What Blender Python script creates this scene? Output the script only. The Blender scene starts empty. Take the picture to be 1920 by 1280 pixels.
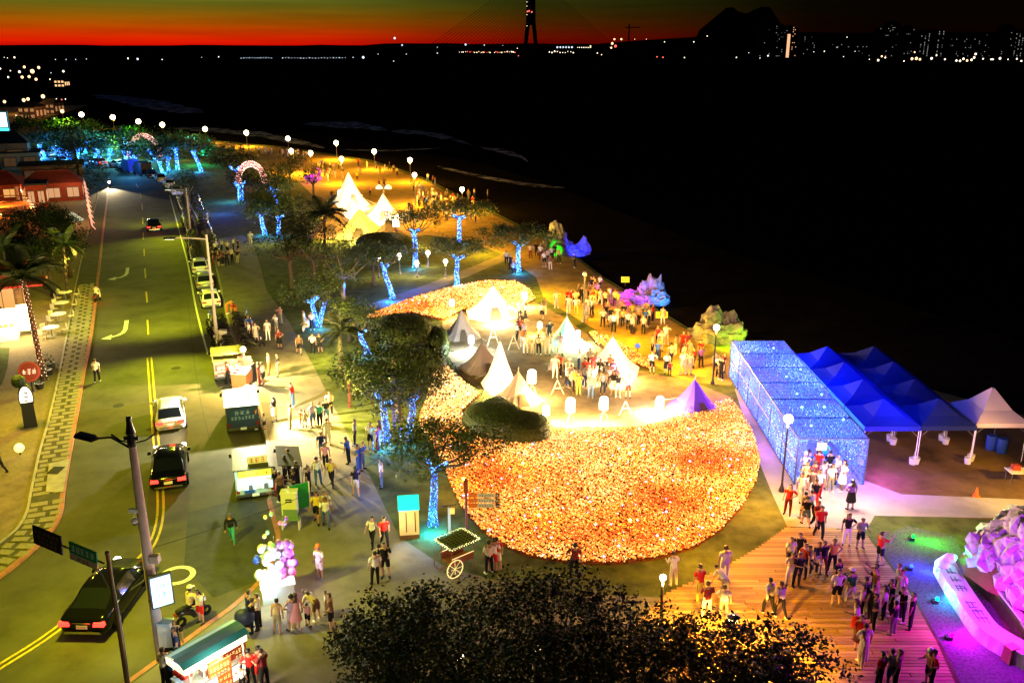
import bpy, math, random
from mathutils import Vector, Matrix, noise
R = random.Random(11)
sc = bpy.context.scene
COL = sc.collection
rad = math.radians
# ------------------------------------------------------------------ camera
CAM_H, PITCH, FPX = 22.0, rad(17.6), 1700.0
cam_d = bpy.data.cameras.new('camera'); cam = bpy.data.objects.new('camera', cam_d); COL.objects.link(cam)
cam.location = (0, 0, CAM_H); cam.rotation_euler = (rad(90) - PITCH, 0, 0)
cam_d.sensor_width = 36; cam_d.lens = FPX / 1920 * 36; cam_d.clip_start = 0.5; cam_d.clip_end = 20000
sc.camera = cam
# ------------------------------------------------------------------ sky after sunset
SUN_AZ = rad(-24)                                    # the glow lies ahead and to the left
world = bpy.data.worlds.new('World'); sc.world = world; world.use_nodes = True
wn, wl = world.node_tree.nodes, world.node_tree.links
wn.clear()
wo = wn.new('ShaderNodeOutputWorld'); bg = wn.new('ShaderNodeBackground'); wl.new(bg.outputs[0], wo.inputs[0])
tc = wn.new('ShaderNodeTexCoord'); sep = wn.new('ShaderNodeSeparateXYZ'); wl.new(tc.outputs['Generated'], sep.inputs[0])
def ramp_node(nodes, stops, interp='LINEAR'):
    n = nodes.new('ShaderNodeValToRGB'); cr = n.color_ramp; cr.interpolation = interp
    while len(cr.elements) > 1: cr.elements.remove(cr.elements[-1])
    cr.elements[0].position = stops[0][0]; cr.elements[0].color = (*stops[0][1], 1)
    for p, c in stops[1:]:
        e = cr.elements.new(p); e.color = (*c, 1)
    return n
elev = ramp_node(wn, [(0.0, (.55, .004, 0)), (.0085, (.62, .004, 0)), (.012, (.78, .012, .0)), (.02, (.58, .035, 0)), (.028, (.40, .075, 0)),
                      (.037, (.24, .10, .002)), (.047, (.14, .13, .008)), (.06, (.09, .14, .02)), (.10, (.03, .06, .04)), (.25, (.004, .01, .022)), (1, (.001, .003, .010))])
wl.new(sep.outputs[2], elev.inputs[0])
dotn = wn.new('ShaderNodeVectorMath'); dotn.operation = 'DOT_PRODUCT'; wl.new(tc.outputs['Generated'], dotn.inputs[0])
dotn.inputs[1].default_value = (math.sin(SUN_AZ), math.cos(SUN_AZ), 0)
azr = ramp_node(wn, [(.0, (.003,)*3), (.70, (.004,)*3), (.752, (.008,)*3), (.785, (.035,)*3), (.825, (.085,)*3), (.87, (.15,)*3), (.906, (.23,)*3), (.945, (.48,)*3), (.978, (.9,)*3), (1, (1.1,)*3)])
wl.new(dotn.outputs['Value'], azr.inputs[0])
mul = wn.new('ShaderNodeMix'); mul.data_type = 'RGBA'; mul.blend_type = 'MULTIPLY'; mul.inputs[0].default_value = 1
wl.new(elev.outputs[0], mul.inputs[6]); wl.new(azr.outputs[0], mul.inputs[7])
# faint streaks of cloud over the glow
nz = wn.new('ShaderNodeTexNoise'); nz.inputs['Scale'].default_value = 6; nz.inputs['Detail'].default_value = 3
mp = wn.new('ShaderNodeMapping'); mp.inputs['Scale'].default_value = (1, 1, 22); wl.new(tc.outputs['Generated'], mp.inputs[0]); wl.new(mp.outputs[0], nz.inputs['Vector'])
nr = ramp_node(wn, [(.3, (.78,)*3), (.6, (1.0,)*3)]); wl.new(nz.outputs[0], nr.inputs[0])
mul2 = wn.new('ShaderNodeMix'); mul2.data_type = 'RGBA'; mul2.blend_type = 'MULTIPLY'; mul2.inputs[0].default_value = 1
wl.new(mul.outputs[2], mul2.inputs[6]); wl.new(nr.outputs[0], mul2.inputs[7])
sky = wn.new('ShaderNodeTexSky'); sky.sky_type = 'NISHITA'; sky.sun_disc = False; sky.sun_elevation = rad(-4); sky.sun_rotation = SUN_AZ
sks = wn.new('ShaderNodeMix'); sks.data_type = 'RGBA'; sks.blend_type = 'ADD'; sks.inputs[0].default_value = .01
wl.new(mul2.outputs[2], sks.inputs[6]); wl.new(sky.outputs[0], sks.inputs[7])
# the deep blue of the zenith
zr = ramp_node(wn, [(.05, (0, 0, 0)), (.30, (.0035, .008, .022)), (1, (.003, .007, .020))]); wl.new(sep.outputs[2], zr.inputs[0])
adz = wn.new('ShaderNodeMix'); adz.data_type = 'RGBA'; adz.blend_type = 'ADD'; adz.inputs[0].default_value = 1; wl.new(sks.outputs[2], adz.inputs[6]); wl.new(zr.outputs[0], adz.inputs[7])
wl.new(adz.outputs[2], bg.inputs[0]); bg.inputs[1].default_value = 1.0
sun_d = bpy.data.lights.new('afterglow', 'SUN'); sun_d.energy = .004; sun_d.angle = rad(12); sun_d.color = (1, .45, .2)
sun = bpy.data.objects.new('afterglow', sun_d); COL.objects.link(sun)
sun.rotation_euler = (rad(86), 0, math.pi - SUN_AZ)
# ------------------------------------------------------------------ exposure and sampling
vs = sc.view_settings; vs.view_transform = 'Standard'; vs.look = 'None'; vs.gamma = 1; vs.exposure = 0; vs.use_curve_mapping = False
cy = sc.cycles
cy.use_denoising = True; cy.max_bounces = 4; cy.diffuse_bounces = 2; cy.glossy_bounces = 2; cy.transmission_bounces = 3; cy.transparent_max_bounces = 6
cy.sample_clamp_indirect = 3; cy.caustics_reflective = False; cy.caustics_refractive = False
PK = .12                                             # the park and pavements stand a kerb above the road

# ------------------------------------------------------------------ from a point of the photograph to a point on the ground
def ray(px, py):
    dx, dy = (px - 960) / FPX, (640 - py) / FPX
    return Vector((dx, math.cos(PITCH) + dy * math.sin(PITCH), -math.sin(PITCH) + dy * math.cos(PITCH)))
def G(px, py, z=PK):
    d = ray(px, py); t = (z - CAM_H) / d.z
    return Vector((d.x * t, d.y * t, z))
def at_depth(px, py, Y):
    d = ray(px, py); t = Y / d.y
    return Vector((d.x * t, Y, CAM_H + d.z * t))
def H(px, py, ptop, z=PK):                           # height of a thing standing at (px,py) whose top shows at row ptop
    return at_depth(px, ptop, G(px, py, z).y).z - z

# ------------------------------------------------------------------ materials
MATS = {}
def M(name, col=(.5, .5, .5), rough=.7, spec=.3, metal=0, var=0, vscale=3, bump=0, bscale=30, emit=0, ecol=None, trans=0, stretch=None, sampling=None, world=False):
    if name in MATS: return MATS[name]
    m = bpy.data.materials.new(name); m.use_nodes = True; MATS[name] = m
    n, l = m.node_tree.nodes, m.node_tree.links
    b = n['Principled BSDF']
    b.inputs['Roughness'].default_value = rough; b.inputs['Metallic'].default_value = metal
    b.inputs['Specular IOR Level'].default_value = spec; b.inputs['Base Color'].default_value = (*col, 1)
    if trans: b.inputs['Transmission Weight'].default_value = trans
    if emit:
        b.inputs['Emission Color'].default_value = (*(ecol or col), 1); b.inputs['Emission Strength'].default_value = emit
    if var or bump:
        t = n.new('ShaderNodeTexCoord'); src = t.outputs['Object']
        if world:
            g = n.new('ShaderNodeNewGeometry'); src = g.outputs['Position']
        if stretch:
            mpn = n.new('ShaderNodeMapping'); mpn.inputs['Scale'].default_value = stretch; l.new(src, mpn.inputs[0]); src = mpn.outputs[0]
    if var:
        a = n.new('ShaderNodeTexNoise'); a.inputs['Scale'].default_value = vscale; a.inputs['Detail'].default_value = 5; a.inputs['Roughness'].default_value = .65
        l.new(src, a.inputs['Vector'])
        r = ramp_node(n, [(.28, tuple(max(0, c * (1 - var)) for c in col)), (.5, col), (.74, tuple(min(1, c * (1 + var * .8)) for c in col))])
        l.new(a.outputs[0], r.inputs[0]); l.new(r.outputs[0], b.inputs['Base Color'])
    if bump:
        a = n.new('ShaderNodeTexNoise'); a.inputs['Scale'].default_value = bscale; a.inputs['Detail'].default_value = 4; l.new(src, a.inputs['Vector'])
        bn = n.new('ShaderNodeBump'); bn.inputs['Strength'].default_value = bump; bn.inputs['Distance'].default_value = .05
        l.new(a.outputs[0], bn.inputs['Height']); l.new(bn.outputs[0], b.inputs['Normal'])
    if emit and sampling: m.cycles.emission_sampling = sampling
    return m
def E(name, col=(1, 1, 1), s=1, sampling='NONE'):   # something that gives off light
    return M(name, tuple(min(.8, c) for c in col), .5, .1, emit=s, ecol=col, sampling=sampling)

# ------------------------------------------------------------------ meshes
class MB:
    def __init__(s): s.v = []; s.f = []; s.m = []
    def add(s, vs, fs, mi=0):
        o = len(s.v); s.v += [tuple(v) for v in vs]; s.f += [tuple(i + o for i in f) for f in fs]; s.m += [mi] * len(fs); return s
    def box(s, c, d, rz=0, mi=0, top=1.0, rx=0):
        hx, hy, hz = d[0] / 2, d[1] / 2, d[2] / 2
        vs = [Vector((sx * hx * (top if sz > 0 else 1), sy * hy * (top if sz > 0 else 1), sz * hz)) for sz in (-1, 1) for sx, sy in ((-1, -1), (1, -1), (1, 1), (-1, 1))]
        mt = Matrix.Rotation(rz, 3, 'Z') @ Matrix.Rotation(rx, 3, 'X')
        return s.add([mt @ v + Vector(c) for v in vs], [(3, 2, 1, 0), (4, 5, 6, 7), (0, 1, 5, 4), (1, 2, 6, 5), (2, 3, 7, 6), (3, 0, 4, 7)], mi)
    def tube(s, pts, rs, n=6, mi=0, caps=True):
        pts = [Vector(p) for p in pts]; rings = []
        if not hasattr(rs, '__len__'): rs = [rs] * len(pts)
        for i, p in enumerate(pts):
            d = (pts[min(i + 1, len(pts) - 1)] - pts[max(i - 1, 0)]).normalized()
            up = Vector((0, 0, 1)) if abs(d.z) < .9 else Vector((0, 1, 0))
            a = d.cross(up).normalized(); b = d.cross(a)
            rings.append([p + (a * math.cos(k * math.tau / n) + b * math.sin(k * math.tau / n)) * rs[i] for k in range(n)])
        vs = [v for r_ in rings for v in r_]; fs = []
        for i in range(len(pts) - 1):
            for k in range(n):
                fs.append((i * n + k, i * n + (k + 1) % n, (i + 1) * n + (k + 1) % n, (i + 1) * n + k))
        if caps: fs.append(tuple(range(n - 1, -1, -1))); fs.append(tuple((len(pts) - 1) * n + k for k in range(n)))
        return s.add(vs, fs, mi)
    def cyl(s, p0, p1, r0, r1=None, n=10, mi=0): return s.tube([p0, p1], [r0, r0 if r1 is None else r1], n, mi)
    def ball(s, c, r, n=10, m=6, mi=0):
        rr = r if hasattr(r, '__len__') else (r, r, r); vs = []; fs = []
        for j in range(m + 1):
            a = math.pi * j / m
            for k in range(n):
                b = math.tau * k / n; vs.append((c[0] + rr[0] * math.sin(a) * math.cos(b), c[1] + rr[1] * math.sin(a) * math.sin(b), c[2] + rr[2] * math.cos(a)))
        for j in range(m):
            for k in range(n):
                q = (j * n + k, (j + 1) * n + k, (j + 1) * n + (k + 1) % n, j * n + (k + 1) % n); fs.append(q)
        return s.add(vs, fs, mi)
    def lathe(s, prof, n=12, c=(0, 0, 0), mi=0):
        vs = [(c[0] + r_ * math.cos(math.tau * k / n), c[1] + r_ * math.sin(math.tau * k / n), c[2] + z) for r_, z in prof for k in range(n)]; fs = []
        for j in range(len(prof) - 1):
            for k in range(n): fs.append((j * n + k, j * n + (k + 1) % n, (j + 1) * n + (k + 1) % n, (j + 1) * n + k))
        return s.add(vs, fs, mi)
    def prism(s, poly, z0, z1, mi=0):
        n = len(poly); ar = sum(poly[i][0] * poly[(i + 1) % n][1] - poly[(i + 1) % n][0] * poly[i][1] for i in range(n))
        if ar < 0: poly = poly[::-1]
        vs = [(p[0], p[1], z0) for p in poly] + [(p[0], p[1], z1) for p in poly]
        return s.add(vs, [tuple(range(n - 1, -1, -1)), tuple(range(n, 2 * n))] + [(i, (i + 1) % n, n + (i + 1) % n, n + i) for i in range(n)], mi)
    def quad(s, a, b, c, d, mi=0): return s.add([a, b, c, d], [(0, 1, 2, 3)], mi)
    def mesh(s, name, mats, smooth=False):
        me = bpy.data.meshes.new(name); me.from_pydata(s.v, [], s.f)
        for m in (mats if isinstance(mats, (list, tuple)) else [mats]): me.materials.append(m)
        if any(s.m): me.polygons.foreach_set('material_index', s.m)
        if smooth: me.polygons.foreach_set('use_smooth', [True] * len(s.f))
        me.update(); return me
    def build(s, name, mats, parent=None, smooth=False, loc=None, kind=None, rz=0):
        return put(name, s.mesh(name, mats, smooth), parent, loc, kind, rz)
def put(name, me, parent=None, loc=None, kind=None, rz=0):
    o = bpy.data.objects.new(name, me); COL.objects.link(o)
    if parent: o.parent = parent
    if loc is not None: o.location = loc
    if rz: o.rotation_euler = (0, 0, rz)
    if kind: o['kind'] = kind
    return o
def tag(o, label, cat, group=None):
    o['label'] = label; o['category'] = cat
    if group: o['group'] = group
    return o
def thing(name, label, cat, loc=(0, 0, 0), rz=0, group=None):
    o = bpy.data.objects.new(name, None); COL.objects.link(o); o.location = loc; o.rotation_euler = (0, 0, rz); o.empty_display_size = .3
    return tag(o, label, cat, group)
def copy_tree(o, parent=None):
    c = o.copy(); COL.objects.link(c)
    if parent: c.parent = parent
    for ch in list(o.children): copy_tree(ch, c)
    return c
def point(name, loc, energy, col, r=.15, parent=None):
    d = bpy.data.lights.new(name, 'POINT'); d.energy = energy; d.color = col; d.shadow_soft_size = r
    o = bpy.data.objects.new(name, d); COL.objects.link(o); o.location = loc
    if parent: o.parent = parent
    return o
def spot(name, loc, target, energy, col, size=70, blend=.5, r=.12, parent=None):
    d = bpy.data.lights.new(name, 'SPOT'); d.energy = energy; d.color = col; d.shadow_soft_size = r; d.spot_size = rad(size); d.spot_blend = blend
    o = bpy.data.objects.new(name, d); COL.objects.link(o); o.location = loc
    o.rotation_euler = (Vector(target) - Vector(loc)).to_track_quat('-Z', 'Y').to_euler()
    if parent: o.parent = parent
    return o
def face(p): return math.atan2(-p[0], p[1])          # turn of a thing whose front looks back at the viewer
NTH = ['first', 'second', 'third', 'fourth', 'fifth', 'sixth', 'seventh', 'eighth', 'ninth', 'tenth', 'eleventh', 'twelfth', 'thirteenth', 'fourteenth', 'fifteenth', 'sixteenth', 'seventeenth', 'eighteenth', 'nineteenth', 'twentieth'] + ['twenty-' + w for w in ('first', 'second', 'third', 'fourth', 'fifth', 'sixth', 'seventh', 'eighth', 'ninth')]
def inside(p, poly):
    x, y = p; r_ = False; n = len(poly)
    for i in range(n):
        x0, y0 = poly[i]; x1, y1 = poly[(i + 1) % n]
        if (y0 > y) != (y1 > y) and x < (x1 - x0) * (y - y0) / (y1 - y0) + x0: r_ = not r_
    return r_
def world_poly(pxs, z=PK): return [tuple(G(x, y, z)[:2]) for x, y in pxs]
def smooth_line(pts, k=4):                           # Catmull-Rom
    P = [Vector(p) for p in pts]; out = []
    for i in range(len(P) - 1):
        a, b, c, d = P[max(i - 1, 0)], P[i], P[i + 1], P[min(i + 2, len(P) - 1)]
        for j in range(k):
            t = j / k; out.append(.5 * ((2 * b) + (c - a) * t + (2 * a - 5 * b + 4 * c - d) * t * t + (3 * b - a - 3 * c + d) * t ** 3))
    return out + [P[-1]]
def sheet(name, pxs, z, mat, kind='structure', smooth=0):
    if smooth: pxs = [tuple(p) for p in smooth_line([(*p, 0) for p in pxs + [pxs[0]]], smooth)][:-1]; pxs = [(p[0], p[1]) for p in pxs]
    poly = world_poly(pxs, z); n = len(poly)
    ar = sum(poly[i][0] * poly[(i + 1) % n][1] - poly[(i + 1) % n][0] * poly[i][1] for i in range(n))
    if ar < 0: poly = poly[::-1]
    mb = MB(); mb.add([(p[0], p[1], z) for p in poly], [tuple(range(n))])
    return mb.build(name, mat, kind=kind)
def offset_line(line, d):
    out = []
    for i, p in enumerate(line):
        t = (line[min(i + 1, len(line) - 1)] - line[max(i - 1, 0)]); t.z = 0; t.normalize()
        out.append(p + Vector((-t.y, t.x, 0)) * d)
    return out
def ribbon(name, line, w, z, mat, h=0, kind='structure', parent=None):   # a flat (or raised) strip along a world line
    a, b = offset_line(line, w / 2), offset_line(line, -w / 2); mb = MB()
    for i in range(len(line) - 1):
        if h:
            q = [a[i], b[i], b[i + 1], a[i + 1]]
            mb.add([(p.x, p.y, z) for p in q] + [(p.x, p.y, z + h) for p in q], [(4, 5, 6, 7), (0, 1, 5, 4), (1, 2, 6, 5), (2, 3, 7, 6), (3, 0, 4, 7)])
        else: mb.add([(p.x, p.y, z) for p in (a[i], b[i], b[i + 1], a[i + 1])], [(0, 1, 2, 3)])
    return mb.build(name, mat, parent, kind=kind)
def LN(pxs, z=0, k=4): return smooth_line([G(x, y, z) for x, y in pxs], k)
def glyph_row(mb, n, w, h, org, ux, uz, depth, seed=0, mi=0, gap=.15):  # a row of square brush-stroke characters
    rr = random.Random(seed); ux = Vector(ux); uz = Vector(uz); nn = ux.cross(uz)
    cw = w / n
    for i in range(n):
        c0 = Vector(org) + ux * (i * cw + cw * gap / 2); s = cw * (1 - gap)
        for k in range(rr.choice((2, 3, 3))):
            z = (k + .5) / 3 * h * .95; a = rr.uniform(0, .15) * s; b = s * rr.uniform(.75, 1)
            p = [c0 + ux * a + uz * z, c0 + ux * b + uz * z, c0 + ux * b + uz * (z + h * .09), c0 + ux * a + uz * (z + h * .09)]
            mb.add([q + nn * depth for q in p], [(0, 1, 2, 3)], mi)
        for k in range(rr.choice((1, 2, 2))):
            x = s * rr.uniform(.15, .8); a = rr.uniform(0, .3) * h; b = h * rr.uniform(.7, 1)
            p = [c0 + ux * x + uz * a, c0 + ux * (x + s * .1) + uz * a, c0 + ux * (x + s * .1) + uz * b, c0 + ux * x + uz * b]
            mb.add([q + nn * (depth + .002) for q in p], [(0, 1, 2, 3)], mi)
# ================================================================== THE SETTING
m_sand = M('dark_beach_sand', (.014, .012, .010), 1, 0, var=.4, vscale=.4, world=True)
m_asph = M('asphalt', (.095, .088, .055), .85, .12, var=.42, vscale=.35, bump=.15, bscale=60, world=True)
m_grass = M('mown_grass', (.09, .11, .032), .95, .05, var=.5, vscale=1.1, bump=.6, bscale=25, world=True)
m_pave = M('pale_paving', (.17, .15, .105), .85, .2, var=.30, vscale=.8, bump=.15, bscale=20, world=True)
m_prom = M('sandy_promenade', (.34, .225, .075), .95, .08, var=.4, vscale=.7, bump=.3, bscale=15, world=True)
m_camp = M('trodden_lawn', (.24, .18, .11), .95, .08, var=.45, vscale=.9, bump=.4, bscale=20, world=True)
m_soil = M('brown_soil', (.17, .105, .04), .95, .05, var=.6, vscale=.35, bump=.5, bscale=10, world=True)
m_pinkpath = M('concrete_path', (.34, .31, .28), .9, .15, var=.25, vscale=.5, bump=.15, world=True)
m_white = M('road_paint_white', (.68, .68, .62), .7, .2, var=.5, vscale=5)
m_yellow = M('road_paint_yellow', (.62, .44, .05), .7, .2, var=.5, vscale=5)
m_kerb = M('kerb_red_paint', (.42, .17, .12), .75, .2, var=.35, vscale=2)
m_stone = M('pale_kerbstone', (.38, .34, .26), .8, .2, var=.3, vscale=2)
m_bed = M('flower_bed_soil', (.10, .04, .015), .95, .02, var=.5, vscale=2.5, world=True)
m_water = M('sea_water', (.001, .002, .004), .7, 0, bump=.3, bscale=.6, world=True)

mb = MB(); mb.add([(-2500, -60, -.30), (2500, -60, -.30), (9000, 9000, -.30), (-9000, 9000, -.30)], [(0, 1, 2, 3)])
mb.build('ground', m_sand, kind='structure')
sea_px = [(-700, 190), (-100, 205), (180, 228), (330, 238), (450, 246), (580, 250), (760, 280), (900, 305), (1000, 335), (1300, 450), (1920, 640), (2600, 860)]
sp = [G(x, y, -.25) for x, y in sea_px]
mb = MB(); pts = [(p.x, p.y, -.25) for p in sp] + [(3000, 60, -.25), (8900, 8900, -.25), (-8900, 8900, -.25), (-3500, 900, -.25)]
mb.add(pts, [tuple(range(len(pts)))]); mb.build('sea', m_water, kind='structure')

ROAD_R = [(-60, 240), (60, 268), (130, 286), (185, 300), (230, 311), (270, 320), (300, 330), (325, 345), (345, 365), (365, 400), (388, 450), (405, 500), (425, 590), (440, 640), (470, 710), (487, 760), (502, 830), (512, 900), (505, 940)]
ROAD_R2 = [(505, 940), (515, 980), (522, 1010), (513, 1050), (490, 1090), (440, 1138), (385, 1178), (300, 1240), (245, 1280), (150, 1350)]
ROAD_L = [(-60, 252), (60, 284), (120, 302), (165, 318), (190, 330), (203, 348), (203, 370), (197, 420), (186, 520), (180, 580), (172, 640), (160, 700), (150, 760), (126, 900), (118, 960), (98, 1000), (55, 1042), (0, 1085), (-160, 1190)]
pxs = ROAD_R + ROAD_R2[1:] + [(-160, 1350)] + ROAD_L[::-1]
sheet('road', pxs, 0, m_asph)
COAST = [(-60, 228), (180, 240), (300, 250), (400, 264), (540, 277), (700, 302), (790, 332), (880, 376), (960, 416), (1060, 466), (1130, 520), (1230, 580), (1330, 640), (1420, 668), (1500, 680), (1700, 720), (1950, 790), (2400, 900)]
park_px = ROAD_R + ROAD_R2[1:] + [(150, 1500), (2400, 1500)] + COAST[::-1]
poly = [tuple(G(x, y, 0)[:2]) for x, y in park_px]
MB().prism(poly, -.29, PK).build('park_lawn', m_grass, kind='structure')
L1 = .004
# paved walk beside the road and the plaza at its near end
WALK_R = [(455, 440), (478, 466), (488, 500), (500, 545), (540, 600), (590, 690), (660, 830), (700, 905), (748, 1005), (830, 1060), (920, 1085), (1060, 1110), (1250, 1120)]
walk_px = [(388, 452), (405, 500), (425, 590), (440, 640), (470, 710), (487, 760), (502, 830), (512, 900), (506, 940), (516, 980), (523, 1010), (514, 1051), (491, 1091), (441, 1139), (386, 1179), (301, 1241), (246, 1281), (155, 1350), (150, 1480), (1300, 1480)] + WALK_R[::-1]
sheet('paved_walk', walk_px, PK + L1, m_pave)
prom_px = [(-40, 233), (180, 242), (300, 252), (400, 266.5), (540, 279.5), (700, 305), (790, 335.5), (880, 380), (960, 420), (1060, 470), (1130, 524), (1230, 584), (1330, 644), (1412, 676), (1370, 722), (1280, 716), (1180, 655), (1090, 602), (1020, 560), (1005, 520), (940, 476), (880, 452), (800, 440), (720, 455), (600, 420), (600, 380), (560, 340), (430, 300), (300, 268), (-40, 246)]
sheet('promenade', prom_px, PK + L1, m_prom)
camp_px = [(828, 605), (870, 585), (905, 590), (960, 590), (1000, 565), (1050, 590), (1120, 640), (1190, 692), (1300, 716), (1372, 745), (1300, 768), (1200, 800), (1040, 802), (1000, 775), (930, 745), (870, 710), (835, 660)]
sheet('camp_ground', camp_px, PK + 2 * L1, m_camp)
sheet('crossing_path', [(676, 575), (790, 537), (930, 482), (965, 466), (975, 474), (938, 493), (800, 550), (690, 590)], PK + 2 * L1, m_pave)
sheet('soil_yard', [(1400, 695), (1500, 690), (1700, 728), (1950, 800), (2300, 900), (2300, 985), (1920, 978), (1760, 968), (1640, 966), (1610, 905), (1500, 860)], PK + L1, m_soil)
sheet('concrete_path', [(1378, 730), (1400, 700), (1475, 700), (1620, 900), (1690, 926), (1930, 936), (2300, 940), (2300, 985), (1930, 972), (1640, 966), (1625, 992), (1476, 986), (1450, 930), (1415, 845)], PK + 2 * L1, m_pinkpath)
m_gravel = M('grey_gravel', (.11, .105, .11), .95, .05, var=.6, vscale=9, bump=.6, bscale=40, world=True)
sheet('gravel_bed', [(1640, 1012), (1700, 985), (1790, 1005), (1815, 1060), (1900, 1200), (2000, 1290), (1990, 1340), (1830, 1340), (1770, 1215), (1712, 1112), (1668, 1052)], PK + L1, m_gravel)
# ---- kerbs
lk = LN(ROAD_L[4:], 0); ribbon('kerb', [p - Vector((.12, 0, 0)) for p in lk], .24, .0, m_kerb, .135)
rk = LN(ROAD_R2, 0); ribbon('kerb', rk, .22, .0, m_kerb, .135)
rk2 = LN(ROAD_R[8:], 0); ribbon('kerb', rk2, .16, .0, m_stone, .134)
# ---- road markings
RM = .004
lane_far = LN([(318, 366), (330, 410), (340, 448), (351, 490), (358, 525), (366, 570), (377, 617), (390, 664)], 0, 3)
ribbon('edge_line', lane_far, .15, RM, m_white)
for a, b in (((255, 344), (259, 352)), ((262, 362), (264.5, 371)), ((266, 382), (267, 394)), ((267.5, 408), (268, 420)), ((268.6, 436), (269, 449)), ((270, 467), (270.6, 480)), ((271.6, 503), (273, 521)), ((274, 547), (276, 567)), ((276.5, 600), (278, 627))):
    ribbon('lane_dash', [G(*a, 0), G(*b, 0)], .14, RM, m_yellow)
dy = LN([(280, 670), (284, 720), (288, 770), (292, 820), (297, 880), (301, 935), (299, 975), (289, 1010), (268, 1042), (215, 1088), (105, 1180), (0, 1248), (-120, 1320)], 0)
for s in (-1, 1): ribbon('centre_line', offset_line(dy, s * .14), .12, RM, m_yellow)
def turn_arrow(px, py, s):
    o = G(px, py, 0); mb = MB()
    path = [Vector((0, 5.2, 0)), Vector((0, 2.4, 0)), Vector((-.15, 1.4, 0)), Vector((-.5, .75, 0)), Vector((-1.0, .4, 0))]
    a, b = offset_line(path, .17), offset_line(path, -.17)
    for i in range(len(path) - 1): mb.quad(a[i], b[i], b[i + 1], a[i + 1])
    mb.add([(-.98, 1.15, 0), (-1.75, .1, 0), (-.98, -.35, 0)], [(0, 1, 2)])
    for i, v in enumerate(mb.v): mb.v[i] = (v[0] * s, v[1] * s, RM)
    mb.build('turn_arrow', m_white, loc=(o.x, o.y, 0), kind='structure', rz=rad(20))
turn_arrow(236, 522, 1.0); turn_arrow(233, 632, 1.0)
o = G(332, 1078, 0); mb = MB()
for k in range(28):
    a, b = math.tau * k / 28, math.tau * (k + 1) / 28
    mb.quad(*[(r_ * math.cos(t), r_ * math.sin(t), RM) for r_, t in ((.55, a), (.8, a), (.8, b), (.55, b))])
mb.build('ring_marking', m_white, loc=(o.x, o.y, 0), kind='structure')
m_patch = M('asphalt_patch', (.055, .058, .05), .85, .2, var=.3, vscale=1.5, world=True)
ribbon('asphalt_patch', LN([(352, 560), (362, 660), (378, 760), (395, 830)], 0), .06, RM, m_patch)
sheet('asphalt_patch', [(352, 960), (470, 930), (508, 1000), (480, 1090), (400, 1120), (345, 1060)], .0035, m_patch)
for px, py in ((224, 470), (222, 760), (400, 985), (330, 690)):
    q = G(px, py, 0); mb = MB(); mb.lathe([(0, .006), (.36, .006), (.36, .003)], 14); mb.build('manhole_cover', M('cast_iron', (.03, .03, .03), .8, .15), loc=(q.x, q.y, 0), kind='structure')
# ---- left pavement with its laid slabs, and the forecourts behind it
PAV_IN = [(-60, 228), (-40, 262), (60, 296), (120, 318), (160, 335), (184, 352), (183, 372), (170, 420), (150, 500), (138, 560), (124, 640), (108, 720), (92, 790), (75, 850), (60, 920), (46, 975), (0, 1022), (-160, 1125)]
pav = ROAD_L[0:] + PAV_IN[::-1]
m_walk = M('pavement_base', (.10, .09, .05), .9, .15, var=.35, vscale=1.2, world=True)
poly = [tuple(G(x, y, 0)[:2]) for x, y in ROAD_L] + [tuple(G(x, y, 0)[:2]) for x, y in PAV_IN[1:][::-1]]
pavement = MB().prism(poly, -.28, PK).build('pavement', m_walk, kind='structure')
m_slab = M('pale_paving_slab', (.29, .25, .14), .85, .2, var=.3, vscale=4, bump=.2)
slab = MB().box((0, 0, .02), (1, 1, .04), top=.96).mesh('paving_slab', m_slab)
mid = [((a[0] * .46 + b[0] * .54), (a[1] * .46 + b[1] * .54)) for a, b in zip([(186, 520), (180, 580), (172, 640), (160, 700), (150, 760), (138, 830), (126, 900), (118, 960), (98, 1000), (55, 1042), (0, 1085)],
       [(143, 540), (133, 595), (122, 650), (110, 710), (99, 760), (82, 828), (67, 890), (50, 962), (36, 988), (6, 1020), (-50, 1050)])]
line = LN(mid, PK, 6); acc = 0; step = .62; k = 0; last = line[0]
for i in range(len(line) - 1):
    seg = (line[i + 1] - line[i]); Ls = seg.length; t = seg.normalized(); u = 0
    while acc + (Ls - u) >= step:
        u += step - acc; acc = 0; p = line[i] + t * u; nrm = Vector((-t.y, t.x, 0)); k += 1
        for off, w in (((-.30, .78), (.55, .5)) if k % 2 else ((-.55, .5), (.3, .78))):
            if p.y < 45 and R.random() < .15: continue
            q = p + nrm * off; o = put('paving_slab', slab, pavement, (q.x, q.y, PK - .012)); o.rotation_euler = (0, 0, math.atan2(t.y, t.x)); o.scale = (step * R.uniform(.62, .8), w * R.uniform(.85, 1.05), 1)
    acc += Ls - u
left_px = PAV_IN[1:] + [(-160, 1400), (-900, 1100), (-900, 300), (-400, 235), (-60, 232)]
m_plaza = M('plaza_tiles', (.24, .185, .09), .85, .2, var=.28, vscale=5, world=True)
poly = [tuple(G(x, y, 0)[:2]) for x, y in PAV_IN[1:]] + [(-32, 20), (-60, 20), (-160, 200), (-260, 380), (-190, 420)]
MB().prism(poly, -.28, PK).build('forecourt', m_plaza, kind='structure')
ribbon('kerb', LN(PAV_IN[5:], 0), .12, PK, m_stone, .05)
sheet('forecourt_lawn', [(-60, 652), (18, 652), (14, 690), (4, 720), (-60, 760)], PK + L1, m_grass)
sheet('forecourt_lawn', [(-80, 905), (20, 900), (56, 860), (70, 845), (45, 935), (20, 985), (-80, 1040)], PK + L1, m_camp, smooth=3)
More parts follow.
